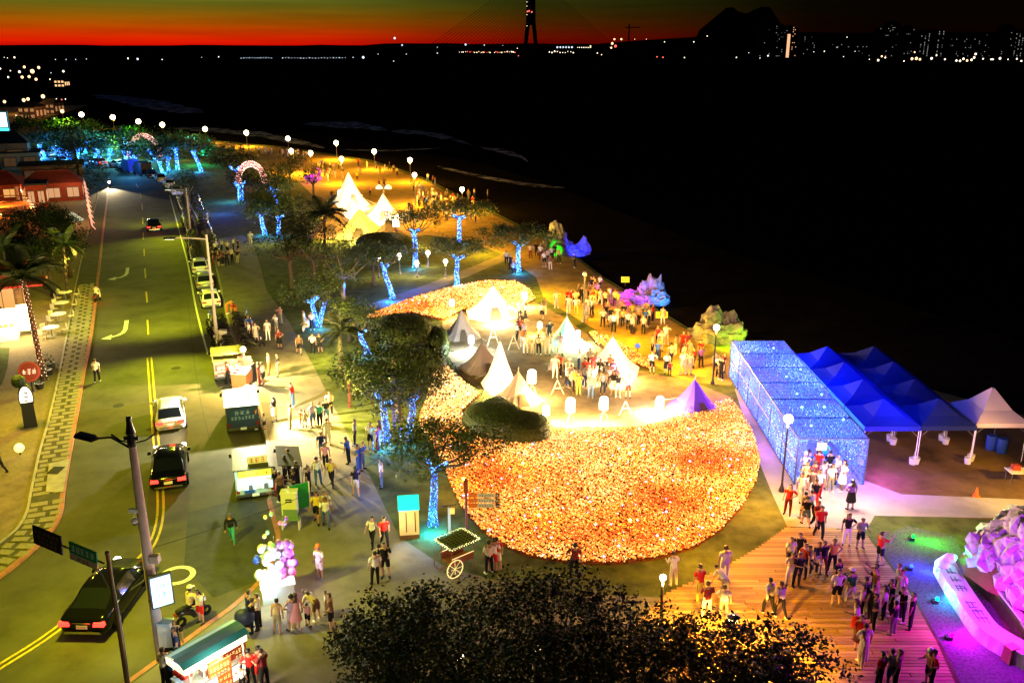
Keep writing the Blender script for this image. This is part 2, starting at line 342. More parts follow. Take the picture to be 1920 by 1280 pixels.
# pale slab pad with a dark hatch at the kerb
pad = MB().prism(world_poly([(92, 870), (130, 861), (118, 923), (86, 923)]), PK, PK + .05).build('access_pad', m_stone, kind='structure')
q = G(105, 883); MB().box((0, 0, .015), (.62, .85, .03)).build('hatch', M('cast_iron'), pad, loc=(q.x, q.y, PK + .05))

# ---- boardwalk: joists under planks laid one by one
bw_px = [(1476, 988), (1618, 994), (1660, 1050), (1705, 1110), (1760, 1210), (1800, 1300), (1560, 1330), (1150, 1330), (1180, 1180), (1250, 1112), (1350, 1068), (1420, 1028)]
bw = world_poly(bw_px)
board = MB().prism(bw, PK - .01, PK + .014).build('boardwalk', M('boardwalk_joists', (.05, .035, .02), .9, .1), kind='structure')
m_planks = [M('deck_plank_%s' % n_, c, .65, .25, var=.35, vscale=2.2, stretch=(.35, 5, 1), bump=.2, bscale=18) for n_, c in (('warm', (.34, .20, .06)), ('dark', (.27, .15, .045)), ('pale', (.42, .26, .085)))]
pm = [MB().box((0, 0, .018), (1, 1, .036), top=.985).mesh('plank', m) for m in m_planks]
ys = [p[1] for p in bw]; y = min(ys); pw = .19; npl = 0
while y < max(ys) and npl < 299:
    yc = y + pw / 2; xs = []
    for i in range(len(bw)):
        (x0, y0), (x1, y1) = bw[i], bw[(i + 1) % len(bw)]
        if (y0 > yc) != (y1 > yc): xs.append(x0 + (x1 - x0) * (yc - y0) / (y1 - y0))
    xs.sort()
    if len(xs) >= 2 and yc > 25:
        a, b = xs[0], xs[-1]; cuts = [a]
        x = a + R.uniform(2, 5)
        while x < b - 1.5: cuts.append(x); x += R.uniform(3.6, 5.2)
        cuts.append(b)
        for c0, c1 in zip(cuts, cuts[1:]):
            o = put('plank', R.choice(pm), board, ((c0 + c1) / 2, yc, PK + .016 + R.uniform(-.003, .004))); o.scale = (c1 - c0 - .012, pw - R.uniform(.014, .022), 1); npl += 1
    y += pw

# ---- foam of the waves that run up the beach
m_foam = M('sea_foam', (.75, .80, .88), .8, .2, var=.5, vscale=.12, world=True)
fn_, fl_ = m_foam.node_tree.nodes, m_foam.node_tree.links     # broken foam: the water shows through its gaps
fa = fn_.new('ShaderNodeTexNoise'); fa.inputs['Scale'].default_value = .22; fa.inputs['Detail'].default_value = 6; fa.inputs['Roughness'].default_value = .75
fg = fn_.new('ShaderNodeNewGeometry'); fl_.new(fg.outputs['Position'], fa.inputs['Vector']); fr = ramp_node(fn_, [(.40, (0, 0, 0)), (.66, (.9, .9, .9))]); fl_.new(fa.outputs[0], fr.inputs[0])
ft = fn_.new('ShaderNodeBsdfTransparent'); fm_ = fn_.new('ShaderNodeMixShader'); fl_.new(fr.outputs[0], fm_.inputs[0]); fl_.new(ft.outputs[0], fm_.inputs[1]); fl_.new(fn_['Principled BSDF'].outputs[0], fm_.inputs[2]); fl_.new(fm_.outputs[0], fn_['Material Output'].inputs[0])
def foam(pxs, w0, w1, seed):
    rr = random.Random(seed); a = LN(pxs, -.2, 8); mb = MB(); n = len(a)
    L = []
    for i, p in enumerate(a):
        t = i / (n - 1); w = (w0 + (w1 - w0) * t) * math.sin(math.pi * min(1, max(.04, t))) ** .5 * (1 + .5 * noise.noise(p * .08))
        L.append((p + Vector((0, w * .5, 0)), p - Vector((0, w * .5, 0))))
    for (a0, b0), (a1, b1) in zip(L, L[1:]): mb.quad(a0, b0, b1, a1)
    for i, v in enumerate(mb.v): mb.v[i] = (v[0], v[1], -.235 + .003 * seed)
    mb.build('wave_foam', m_foam, kind='structure')
foam([(572, 231), (640, 233), (690, 238), (727, 244)], 30.800000000000004, 15.400000000000002, 1)
foam([(735, 245), (790, 249), (840, 258), (885, 272)], 19.8, 6.6000000000000005, 2)
foam([(900, 276), (940, 283), (975, 293), (990, 303)], 11.0, 6.6000000000000005, 3)
foam([(640, 300 - 20), (700, 282), (760, 281), (830, 277)], 4.4, 3.3000000000000003, 4)
foam([(330, 240), (400, 244), (470, 250), (540, 262), (610, 278)], 15.400000000000002, 11.0, 5)
foam([(820, 312), (900, 330), (985, 345), (1060, 352)], 5.5, 2.64, 6)
foam([(180, 178), (260, 190), (330, 204), (380, 212)], 39.6, 30.800000000000004, 7)
# ================================================================== TREES, PALMS, HEDGES
m_leafs = [M('leaf_deep', (.045, .08, .018), .55, .35), M('leaf_mid', (.075, .11, .025), .5, .35), M('leaf_light', (.12, .14, .035), .5, .35)]
m_shadedleaf = [M('leaf_shaded', (.014, .026, .009), .6, .15), M('leaf_shaded_mid', (.022, .034, .011), .6, .15), M('leaf_shaded_dry', (.04, .034, .012), .6, .15)]  # leaves of unlit trees: night shade put into darker colours
m_hedge = [M('hedge_leaf', (.03, .05, .007), .6, .2), M('hedge_leaf_mid', (.05, .075, .010), .6, .2), M('hedge_leaf_tip', (.08, .10, .013), .6, .2)]
m_bark = M('bark', (.11, .075, .045), .9, .1, var=.4, vscale=6, bump=.5, bscale=25)
m_palebark = M('pale_bark', (.22, .18, .13), .9, .1, var=.4, vscale=6, bump=.4)
m_palmleaf = M('palm_frond_shaded', (.03, .042, .014), .5, .3); m_palmleaf2 = M('palm_frond_lit', (.12, .13, .035), .5, .3)  # one frond in two tones: shade and lamplight put into the colour
m_led_blue = E('led_blue', (.03, .26, 1.0), 2.6); m_led_pale = E('led_pale_blue', (.22, .58, 1.0), 3.2); m_led_deep = E('led_deep_blue', (.015, .09, 1.0), 2.4)
def leaf_mesh(name, lobes, n, size, seed, mats, shell=.55):
    rr = random.Random(seed); vs = []; fs = []; mi = []
    tot = sum((l[1][0] * l[1][1] * l[1][2]) ** .67 for l in lobes)
    for c, rd in lobes:
        c = Vector(c); k = int(n * (rd[0] * rd[1] * rd[2]) ** .67 / tot); nt = max(4, k // 16)
        for t in range(nt):                          # twigs, each with a spray of leaves
            d = Vector((rr.gauss(0, 1), rr.gauss(0, 1), rr.gauss(.15, 1))).normalized()
            q = shell + (1.12 - shell) * rr.random() ** .6
            p = c + Vector((d.x * rd[0], d.y * rd[1], d.z * rd[2])) * q
            if noise.noise(p * (1.1 / max(.6, size * 4))) < -.16: continue
            tone = rr.choice((0, 0, 1, 1, 2))
            for j in range(16):
                w = size * rr.uniform(.6, 1.25)
                o = p + Vector((rr.gauss(0, 1), rr.gauss(0, 1), rr.gauss(0, .7))) * size * 1.15
                a = Vector((rr.gauss(0, 1), rr.gauss(0, 1), rr.gauss(0, .5))).normalized(); b = a.cross(Vector((rr.gauss(0, .5), rr.gauss(0, .5), 1))).normalized()
                i0 = len(vs); vs += [o - a * w * .5, o + b * w * .28 - a * .05 * w, o + a * w * .5, o - b * w * .28 - a * .05 * w]
                fs.append((i0, i0 + 1, i0 + 2, i0 + 3)); mi.append(tone if rr.random() < .8 else rr.randrange(3))
    me = bpy.data.meshes.new(name); me.from_pydata([tuple(v) for v in vs], [], fs)
    for m in mats: me.materials.append(m)
    me.polygons.foreach_set('material_index', mi); me.update(); return me
def trunk_mesh(h, r0, lobes, seed, lean=(0, 0), split=.45, mat=None, multi=1):
    rr = random.Random(seed); mb = MB(); paths = []
    for s in range(multi):
        off = Vector((rr.uniform(-.35, .35), rr.uniform(-.2, .2), 0)) if multi > 1 else Vector()
        ln = Vector((lean[0] + (s - (multi - 1) / 2) * .9 * (multi > 1), lean[1], 0))
        pts = [off + ln * (k / 4) ** 1.2 + Vector((rr.uniform(-.06, .06), rr.uniform(-.06, .06), 0)) * k * .5 + Vector((0, 0, h * split * k / 4)) for k in range(5)]
        rs = [r0 * (1.35 if k == 0 else 1 - .08 * k) / (1 if multi == 1 else 1.25) for k in range(5)]
        mb.tube(pts, rs, 8); paths.append((pts, rs))
        for c, rd in lobes[s::multi]:
            e = Vector(c) - Vector((0, 0, rd[2] * .3)); a = pts[-1]; m_ = a.lerp(e, .5) + Vector((rr.uniform(-.2, .2), rr.uniform(-.2, .2), -.05 * h))
            bp = [a - Vector((0, 0, .1)), a.lerp(m_, .5) + Vector((0, 0, .05)), m_, e]; br = [r0 * .55, r0 * .42, r0 * .3, r0 * .1]
            mb.tube(bp, br, 6); paths.append((bp, br))
    return mb.mesh('trunk', mat or m_bark, True), paths
def led_wrap(paths, n, seed, mats, size=.035, limbs=3, reach=1.0):
    rr = random.Random(seed); mb = MB(); P = [(pts, rs) if len(pts) == 5 or reach == 1 else (pts[:2] + [pts[1].lerp(pts[2], reach)], rs[:2] + [rs[2]]) for pts, rs in paths[:limbs]]; Ls = [sum((b - a).length for a, b in zip(p[0], p[0][1:])) for p in P]
    for (pts, rs), L in zip(P, Ls):
        for k in range(int(n * L / sum(Ls))):
            t = k / max(1, n * L / sum(Ls)) * (len(pts) - 1); i = min(int(t), len(pts) - 2); f = t - i
            c = pts[i].lerp(pts[i + 1], f); r_ = rs[i] * (1 - f) + rs[i + 1] * f
            d = (pts[i + 1] - pts[i]).normalized(); u = d.orthogonal().normalized(); w = d.cross(u); a = k * 2.4 + rr.uniform(-.3, .3)
            c = c + (u * math.cos(a) + w * math.sin(a)) * (r_ + size * .6); s = size * rr.uniform(.7, 1.2)
            mb.add([c + Vector(v) * s for v in ((1, 0, 0), (-1, 0, 0), (0, 1, 0), (0, -1, 0), (0, 0, 1), (0, 0, -1))], [(0, 2, 4), (2, 1, 4), (1, 3, 4), (3, 0, 4), (2, 0, 5), (1, 2, 5), (3, 1, 5), (0, 3, 5)], rr.randrange(len(mats)))
    return mb.mesh('light_string', mats)
def lobes_for(style, h, r, seed, n=7):
    rr = random.Random(seed); L = []
    if style == 'low':
        for k in range(n):
            a = k * 2.4 + rr.uniform(-.4, .4); q = r * rr.uniform(.3, .78); L.append(((q * math.cos(a), q * math.sin(a), h * rr.uniform(.22, .86)), (r * rr.uniform(.28, .46), r * rr.uniform(.28, .46), h * rr.uniform(.11, .17))))
        L.append(((0, 0, h * .82), (r * .5, r * .5, h * .17)))
    elif style == 'flat':                              # tiers of a tropical almond
        for k in range(n):
            a = k * 2.4 + rr.uniform(-.4, .4); q = r * rr.uniform(.35, .75); L.append(((q * math.cos(a), q * math.sin(a), h * rr.uniform(.84, .93)), (r * rr.uniform(.38, .55), r * rr.uniform(.38, .55), h * .10)))
        L.append(((0, 0, h * .94), (r * .6, r * .6, h * .09)))
    elif style == 'cone':
        for k in range(n):
            z = .18 + .74 * k / (n - 1); L.append(((rr.uniform(-.1, .1) * r, rr.uniform(-.1, .1) * r, h * z), (r * (1.12 - z), r * (1.12 - z), h * .13)))
    else:
        for k in range(n):
            a = k * 2.4 + rr.uniform(-.4, .4); q = r * rr.uniform(.3, .72); L.append(((q * math.cos(a), q * math.sin(a), h * rr.uniform(.55, .86)), (r * rr.uniform(.32, .55), r * rr.uniform(.32, .55), h * rr.uniform(.13, .2))))
        L.append(((0, 0, h * .8), (r * .55, r * .55, h * .18)))
    return L
def tree(px, py, h, r, label, style='round', n=2600, leaf=.22, led=0, ledmats=None, lean=(0, 0), dark=True, seed=None, glow=0, gcol=(.03, .25, 1), bark=None, group=None, nl=7, r0=None, cat='tree', split=None, multi=1, limbs=4, z=PK):
    seed = seed if seed is not None else int(px * 7 + py); p = G(px, py, z)
    t = thing('tree', label, cat, p, 0, group); L = lobes_for(style, h, r, seed, nl)
    L = [((c[0] + lean[0], c[1] + lean[1], c[2]), d) for c, d in L]
    me, paths = trunk_mesh(h, r0 or .05 + .028 * h, L, seed, lean, split or {'flat': .62, 'cone': .3}.get(style, .42), bark, multi)
    tr = put('trunk', me, t)
    put('crown', leaf_mesh('crown', L, n, leaf, seed, m_shadedleaf if dark else m_leafs), t)
    if led:
        put('light_string', led_wrap(paths, led, seed, ledmats or [m_led_blue, m_led_pale, m_led_deep], max(.026, .00062 * p.y), limbs, .3), tr, kind='stuff')
    if glow: point('string_glow', (lean[0] * .3, -.9, .6), glow, gcol, .1, t)  # unseen point added to carry the light strings' glow onto the ground
    return t
def frond_mesh(L, mats, seed):
    rr = random.Random(seed); mb = MB(); pts = []
    for k in range(9):
        u = k / 8; pts.append(Vector((L * (u * .95), 0, L * (.42 * u - .80 * u * u))))
    mb.tube(pts, [.035 * (1 - .8 * k / 8) for k in range(9)], 4)
    for k in range(1, 25):
        u = k / 25 * 8; i = int(u); p = pts[i].lerp(pts[min(i + 1, 8)], u - i); ll = L * .30 * math.sin(math.pi * (.12 + .82 * k / 25)) + .06
        for s in (-1, 1):
            e = p + Vector((ll * .55, s * ll * .8, -ll * rr.uniform(.35, .65))); w = Vector((.05 * L / 2.4, 0, 0.012))
            mb.quad(p - w, p + w, e + w * .25, e - w * .25, rr.randrange(len(mats)))
    return mb.mesh('frond', mats)
def palm(px, py, h, L, label, mats, nf=15, lean=(0, 0), seed=1, r0=.17, bark=None, group=None, led=0, z=PK):
    rr = random.Random(seed); p = G(px, py, z); t = thing('palm_tree', label, 'palm tree', p, 0, group)
    pts = [Vector((lean[0] * (k / 8) ** 1.5, lean[1] * (k / 8) ** 1.5, h * k / 8)) for k in range(9)]; rs = [r0 * (1.3 if k == 0 else 1 - .04 * k) for k in range(9)]
    mb = MB()
    for k in range(8):
        mb.tube([pts[k], pts[k + 1]], [rs[k] * 1.08, rs[k + 1] * .95], 9)
    tr = mb.build('trunk', bark or m_bark, t, True)
    if led: put('light_string', led_wrap([(pts, rs)], led, seed, [E('led_rose', (1, .35, .25), 3), E('led_warm_string', (1, .7, .45), 4)], .03), tr, kind='stuff')
    fm = [frond_mesh(L * s, mats, seed + i) for i, s in enumerate((1, .85, 1.1))]
    for k in range(nf):
        o = put('frond', fm[k % 3], t, pts[-1]); el = rr.uniform(-.35, .75) if k < nf - 4 else 1.1
        o.rotation_euler = (rr.uniform(-.3, .3), -el, k * 2.399 + rr.uniform(-.2, .2))
    return t
def bush_mesh(outline, h, n, leaf, seed, mats):      # a clipped hedge: a closed body under a skin of leaves
    rr = random.Random(seed); P = [Vector((x, y, 0)) for x, y in outline]; c = sum(P, Vector()) / len(P); mb = MB(); k = len(P); rings = []
    for u, z in ((.97, 0), (1.0, .3), (.97, .58), (.89, .79), (.74, .92), (.5, 1.0), (.22, 1.03)): rings.append([c + (p - c) * u + Vector((0, 0, h * z)) for p in P])
    for a, b in zip(rings, rings[1:]):
        for i in range(k): mb.quad(a[i], a[(i + 1) % k], b[(i + 1) % k], b[i], 0)
    top = c + Vector((0, 0, h * 1.03)); rings.append([top.lerp(p, .02) for p in rings[-1]])
    for i in range(k): mb.quad(rings[-2][i], rings[-2][(i + 1) % k], rings[-1][(i + 1) % k], rings[-1][i], 0)
    quads = [(a[i], a[(i + 1) % k], b[(i + 1) % k], b[i]) for a, b in zip(rings, rings[1:]) for i in range(k)]
    ar = [((q[1] - q[0]).cross(q[3] - q[0])).length for q in quads]
    for q in rr.choices(quads, ar, k=n):
        u, v = rr.random(), rr.random(); p = q[0].lerp(q[1], u).lerp(q[3].lerp(q[2], u), v); nn = (q[1] - q[0]).cross(q[3] - q[0]).normalized()
        a = (nn.orthogonal() * rr.uniform(-1, 1) + nn.cross(nn.orthogonal()) * rr.uniform(-1, 1) + nn * rr.uniform(0, .8)).normalized(); b = a.cross(nn).normalized(); s = leaf * rr.uniform(.6, 1.3); p = p + nn * rr.uniform(0, .05)
        mb.quad(p - a * s * .5, p + b * s * .3, p + a * s * .5, p - b * s * .3, rr.randrange(3))
    return mb.mesh('foliage', mats)
def hedge(pxs, h, label, n=5000, leaf=.09, dark=False, seed=3, name='hedge', cat='hedge'):
    q = [G(x, y) for x, y in pxs]; c = sum(q, Vector()) / len(q)
    pts = smooth_line([p - c for p in q + [q[0]]], 4)[:-1]
    o = put(name, bush_mesh([(p.x, p.y) for p in pts], h, int(n * 1.7), leaf * .8, seed, m_shadedleaf if dark else m_hedge), None, (c.x, c.y, PK)); return tag(o, label, cat)

# ---- the dark trees that close the picture at the bottom
m_nightbark = M('night_bark', (.05, .035, .025), .9, .1)  # bark of the unlit trees, their shade put into the colour
FG = [(738, 1345, 4.3, 2.5, 'dark leafy tree in front of the plaza, leftmost of the row along the bottom'),
      (862, 1340, 5.0, 3.0, 'dark leafy tree below the little garden cart, second of the bottom row'),
      (1035, 1340, 4.9, 2.9, 'dark leafy tree below the middle of the glowing flower field, bottom row'),
      (1195, 1345, 4.3, 2.7, 'dark leafy tree with bright gaps, fourth of the bottom row'),
      (1345, 1400, 4.3, 2.5, 'dark leafy tree lit from below by the path lamp beside the boardwalk'),
      (1440, 1388, 4.5, 2.2, 'dark leafy tree overhanging the boardwalk, rightmost of the bottom row')]
for i, (px, py, h, r, lab) in enumerate(FG):
    tree(px, py, h, r, lab, 'low', int(2300 * r * r), .16, nl=18, split=.25, seed=40 + i, bark=m_nightbark, group='dark trees along the bottom')
# ---- the park trees whose trunks are wound with blue lights
BL = [  # px, py, height, radius, style, leaves, led, lean, multi, label
    (737, 562, 5.0, 3.4, 'flat', 1900, 260, (-.8, 0), 1, 'spreading tree with a leaning blue-lit trunk above the red flower strip'),
    (857, 538, 4.6, 3.4, 'flat', 1800, 240, (0, 0), 1, 'small flat-topped tree with a straight blue-lit trunk beside the crossing path'),
    (972, 510, 4.6, 4.6, 'flat', 2400, 300, (0, 0), 1, 'wide flat-topped tree with a thick blue-lit trunk at the promenade edge'),
    (861, 455, 4.8, 5.2, 'flat', 2200, 200, (0, 0), 1, 'dark flat-topped tree with a short blue-lit trunk before the crowd'),
    (779, 502, 6.0, 3.0, 'flat', 1300, 260, (0, 0), 1, 'tree with a blue-lit trunk right of the bright green shrub'),
    (600, 612, 5.2, 3.4, 'round', 2600, 420, (.3, 0), 2, 'forked tree with two blue-lit trunks above the walk'),
    (690, 665, 4.2, 2.2, 'round', 1400, 200, (-.6, 0), 1, 'leaning young tree with blue-white lights beside the round bush'),
    (728, 832, 5.6, 3.4, 'round', 4200, 420, (-.4, .6), 1, 'dark tree with blue-lit trunk on the grass strip by the red post'),
    (766, 826, 5.4, 2.6, 'round', 2600, 260, (.3, .8), 1, 'dark tree with a blue-lit trunk at the left edge of the flower field'),
    (812, 985, 4.7, 3.2, 'flat', 3600, 620, (.1, .2), 1, 'broad tree with forking blue-lit branches behind the yellow booth'),
    (497, 440, 5.5, 3.0, 'round', 1600, 150, (-.4, 0), 1, 'dark tree with a slanting blue-lit trunk left of the brown tents'),
    (522, 442, 5.0, 3.0, 'round', 1500, 170, (.2, 0), 1, 'dark tree with a short blue-lit trunk beside the brown tents'),
    (520, 388, 5.6, 3.6, 'round', 1700, 150, (-.5, 0), 1, 'round dark tree with a blue-lit trunk below the red arch'),
    (378, 322, 5.8, 3.0, 'flat', 500, 150, (-1.2, 0), 1, 'slanting blue-lit tree trunk alone on the green slope'),
    (333, 318, 6.0, 4.0, 'flat', 900, 150, (0, 0), 1, 'blue umbrella-shaped tree glowing beyond the parked cars')]
for px, py, h, r, st, n, led, lean, multi, lab in BL:
    d = G(px, py).y
    tree(px, py, h, r, lab, st, int(n * 2.8), max(.17, .0026 * d), int(led * 1.3), lean=lean, multi=multi, dark=False, glow=520 if d < 140 else 900, gcol=(.02, .22, 1) if px != 812 else (.01, .40, 1), group='trees with blue light strings', limbs=4 if multi == 1 else 6)
far_bl = [(85, 296, -.5), (116, 300, -.6), (124, 304, -.5), (134, 306, -.3), (146, 304, .2), (178, 302, .3), (192, 308, -.3), (205, 300, .1), (238, 304, -.2), (262, 318, -.4), (247, 300, 0), (290, 302, -.4), (306, 326, -.3), (317, 322, 0), (160, 288, .3), (210, 290, -.2)]
for i, (px, py, ln) in enumerate(far_bl):
    tree(px, py, R.uniform(4.8, 6), 3.4, f'distant roadside tree with a trunk wound in blue lights, {NTH[i]} of its row', 'round', 700, .6, 55, [m_led_pale, m_led_blue, m_led_blue, m_led_deep], lean=(ln * 2, 0), dark=i % 3 == 0, glow=3000 if i % 2 == 0 else 1200, gcol=(.03, .30, 1), group='distant blue-lit trees along the road', nl=5)
# ---- other trees
OT = [
    (590, 545, 7.6, 4.2, 'round', 3200, 'tall dark tree at the heart of the dark grove', True),
    (548, 540, 7.0, 4.0, 'round', 2800, 'dense black tree on the road side of the grove', True),
    (560, 478, 6.2, 3.4, 'round', 2000, 'black tree in front of the brown tents', True),
    (645, 575, 6.6, 4.0, 'round', 3000, 'pale-trunked tree with olive leaves lit from the right', False),
    (700, 535, 4.4, 3.2, 'round', 2200, 'low spreading olive tree left of the leaning blue trunk', False),
    (465, 398, 6.0, 3.4, 'round', 1700, 'dark tree beside the blue-lit path under the red arch', True),
    (437, 340, 5.4, 4.4, 'round', 1300, 'black tree mass left of the red arch', True),
    (545, 350, 5.2, 3.2, 'round', 1100, 'olive tree below the twin promenade lamps', False),
    (588, 372, 5.2, 2.6, 'round', 900, 'sparse tree with bare limbs left of the glowing tent', False),
    (355, 400, 6.0, 2.6, 'round', 1500, 'black street tree beside the row of parked scooters', True),
    (655, 640, 4.0, 2.2, 'round', 1800, 'rounded olive shrub tree behind the lit palm', False),
    (748, 790, 6.6, 3.2, 'round', 3600, 'black tree on the grass strip over the red post', True),
]
for px, py, h, r, st, n, lab, dk in OT:
    d = G(px, py).y; tree(px, py, h, r, lab, st, int(n * 1.8), max(.16, .0023 * d), dark=dk, bark=m_palebark if 'pale' in lab else None, nl=8)
LT = [(152, 360, 10.5, 5.6, 'cone', 15000, 'black cone-shaped conifer beside the bend of the road'),
      (98, 474, 6.0, 2.7, 'round', 6500, 'black tree standing over the terrace with the pink lights'),
      (122, 482, 5.4, 2.1, 'round', 5000, 'black tree at the pavement end of the terrace, beside the parasol'),
      (100, 555, 6.0, 2.4, 'round', 6000, 'black bushy tree behind the white terrace tables'),
      (62, 512, 6.6, 2.8, 'round', 7000, 'black tree in the middle of the dark clump left of the pavement'),
      (132, 520, 5.4, 2.2, 'round', 5500, 'black tree of the dark clump that overhangs the pavement edge'),
      (20, 545, 5.6, 2.4, 'round', 5500, 'black tree at the picture edge above the red canopy'),
      (45, 520, 4.0, 2.4, 'round', 5000, 'black low tree below the orange round deck')]
for px, py, h, r, st, n, lab in LT: tree(px, py, h, r, lab, st, n, .24, dark=True, nl=8, bark=m_nightbark)
# wooded slope behind the far road: trees the photo lets one tell apart
k = 0
for px, py, h in [(30, 262, 8), (60, 252, 8), (92, 262, 8), (120, 268, 7), (150, 262, 8), (178, 268, 8), (212, 274, 7), (240, 282, 8), (272, 292, 7), (300, 288, 7), (332, 292, 7), (362, 298, 7), (395, 306, 6), (420, 312, 6), (255, 268, 6), (318, 274, 6), (350, 282, 6), (390, 290, 6)]:
    tree(px, py, h * .62, 4.4, f'distant leafy tree of the park slope beyond the blue-lit trunks, {NTH[k]} of its group', 'round', 700, .8, dark=k % 3 == 0, group='distant trees on the park slope', nl=6); k += 1
# ---- clipped hedges and bushes
hedge([(866, 800), (880, 817), (920, 829), (985, 837), (1022, 832), (1034, 816), (1022, 803), (996, 803), (976, 790), (950, 777), (900, 777), (872, 787)], 1.2, 'bean-shaped clipped green hedge at the edge of the flower field', 9000, .10, seed=5)
hedge([(702, 650), (722, 668), (770, 672), (806, 662), (812, 640), (790, 625), (740, 622), (708, 632)], 2.0, 'large round clipped bush between the trees and the camp', 6500, .13, seed=6)
hedge([(806, 668), (828, 676), (842, 662), (836, 640), (815, 634), (804, 648)], 1.3, 'yellow-green lit bush right of the large round bush', 2600, .13, seed=7, name='bush', cat='bush')
hedge([(668, 488), (700, 494), (740, 494), (775, 486), (772, 470), (730, 464), (690, 466), (668, 474)], 2.2, 'bright green lit shrub mass below the flood lamp', 5200, .22, seed=8, name='shrub', cat='shrub')
hedge([(716, 680), (760, 700), (812, 700), (838, 685), (800, 672), (740, 668)], 1.1, 'low rambling bush in front of the round clipped bush', 3500, .15, seed=9, name='bush', cat='bush')
hedge([(905, 768), (935, 780), (960, 776), (940, 760)], .8, 'little bush by the camp lamps behind the bean-shaped hedge', 900, .1, seed=10, name='bush', cat='bush')
# ---- palms
palm(82, 712, 7.2, 2.6, 'tall palm with a trunk wound in rose lights before the bright shop', [m_palmleaf], 17, (-.5, .4), 4, .2, M('dark_palm_bark', (.10, .05, .035), .9, .1, bump=.5), led=120)
palm(640, 705, 3.2, 1.7, 'short palm with fronds lit yellow beside the grass strip', [m_palmleaf2, m_palmleaf], 16, (.1, 0), 5, .16)
palm(612, 525, 6.6, 2.3, 'palm rising behind the dark grove with olive fronds', [m_palmleaf], 15, (.2, 0), 6, .15)
palm(22, 575, 5.5, 2.3, 'dark palm with hanging fronds at the picture edge over the red canopy', [m_palmleaf], 14, (.1, 0), 7, .16, m_nightbark)
palm(128, 560, 5.2, 2.0, 'dark palm leaning over the pavement near the terrace', [m_palmleaf], 13, (.3, 0), 8, .15, m_nightbark)
# ================================================================== LAMPS AND GLOWING THINGS
m_post = M('lamp_post_grey', (.16, .15, .14), .5, .4, .3); m_darkpost = M('dark_metal', (.02, .02, .022), .45, .4, .4); m_rust = M('red_brown_post', (.16, .045, .03), .6, .3)
m_globe = E('lamp_globe_warm', (1, .78, .42), 14); m_globe_w = E('lamp_globe_white', (1, .92, .8), 12)
WARM = (1, .54, .08); AMBER = (1, .46, .02)
def globe_lamp(px, py, ptop, label, energy, col=WARM, r=.32, group=None, dark=False, name='street_lamp', gm=None, hood=False):
    p = G(px, py); h = H(px, py, ptop); rr_ = max(r, .0026 * p.y)
    t = thing(name, label, 'street lamp', p, 0, group)
    MB().lathe([(.16, 0), (.16, .12), (.09, .3), (.06, .5), (.05, h - rr_ * .9), (.09, h - rr_ * .85)], 8).build('post', m_darkpost if dark else m_post, t, True)
    MB().ball((0, 0, h), rr_, 12, 8).build('globe', gm or m_globe, t, True)
    mb = MB(); mb.lathe([(.1, h - rr_ * .95), (.13, h - rr_ * .8), (.05, h - rr_ * .75)], 8); mb.build('collar', m_darkpost, t)
    if hood: MB().lathe([(.04, h + rr_ * 1.25), (rr_ * 1.5, h + rr_ * .75), (rr_ * 1.55, h + rr_ * .6), (.04, h + rr_ * 1.1)], 12).build('hood', m_darkpost, t, True); spot('lamp_light', (0, -.02, h - rr_ - .22), (.2, .3, 0), energy, col, 141, .15, .12, t)  # hood added with a downward cone to keep this lamp off the rocks
    elif energy: point('lamp_light', (0, -.02, h - rr_ - .22), energy, col, .12, t)
    return t
PROM = [(155, 232, 215, 0), (214, 240, 220, 900), (262, 250, 228, 0), (307, 258, 234, 900), (387, 268, 242, 900), (464, 275, 249, 1500), (542, 290, 260, 0), (632, 300, 268, 2000), (703, 318, 284, 1400), (770, 342, 300, 1400), (867, 396, 355, 1500)]
for k, (px, py, pt, e) in enumerate(PROM): globe_lamp(px, py, pt, f'warm globe lamp on the seaward edge of the promenade, {NTH[k]} from the left', e * 6.5, AMBER, group='lamps on the seaward edge of the promenade')
INN = [(549, 325, 283, 2600, 'bright globe lamp on the inner side of the promenade, left of three'), (585, 328, 287, 2200, 'bright globe lamp on the inner side of the promenade, middle of three'), (643, 345, 298, 2600, 'bright globe lamp on the promenade above the glowing tent'), (779, 385, 328, 2600, 'bright globe lamp beside the dense promenade crowd')]
for px, py, pt, e, lab in INN: globe_lamp(px, py, pt, lab, e * 5, AMBER, group='bright promenade lamps')
globe_lamp(1336, 720, 614, 'tall lamp with a warm globe before the yellow-green rock', 3600, AMBER, .22, dark=True)
globe_lamp(1465, 921, 785, 'tall dark lamp with a white globe beside the blue light tunnel', 900, (1, .8, .55), .24, dark=True, gm=m_globe_w)
t = globe_lamp(1094, 604, 513, 'slim lamp post with unlit globe among the promenade walkers', 0, r=.2, gm=M('unlit_globe', (.5, .45, .4), .3))
globe_lamp(1368, 1240, 1160, 'path lamp hidden in the dark trees beside the boardwalk', 11000, (1, .46, .04), .16, dark=True, hood=True)
globe_lamp(1010, 1290, 1215, 'path lamp glinting through the dark trees at the bottom', 500, (1, .62, .4), .16, dark=True)
globe_lamp(862, 1300, 1230, 'path lamp on the plaza behind the dark trees', 450, (1, .62, .12), .16, dark=True)
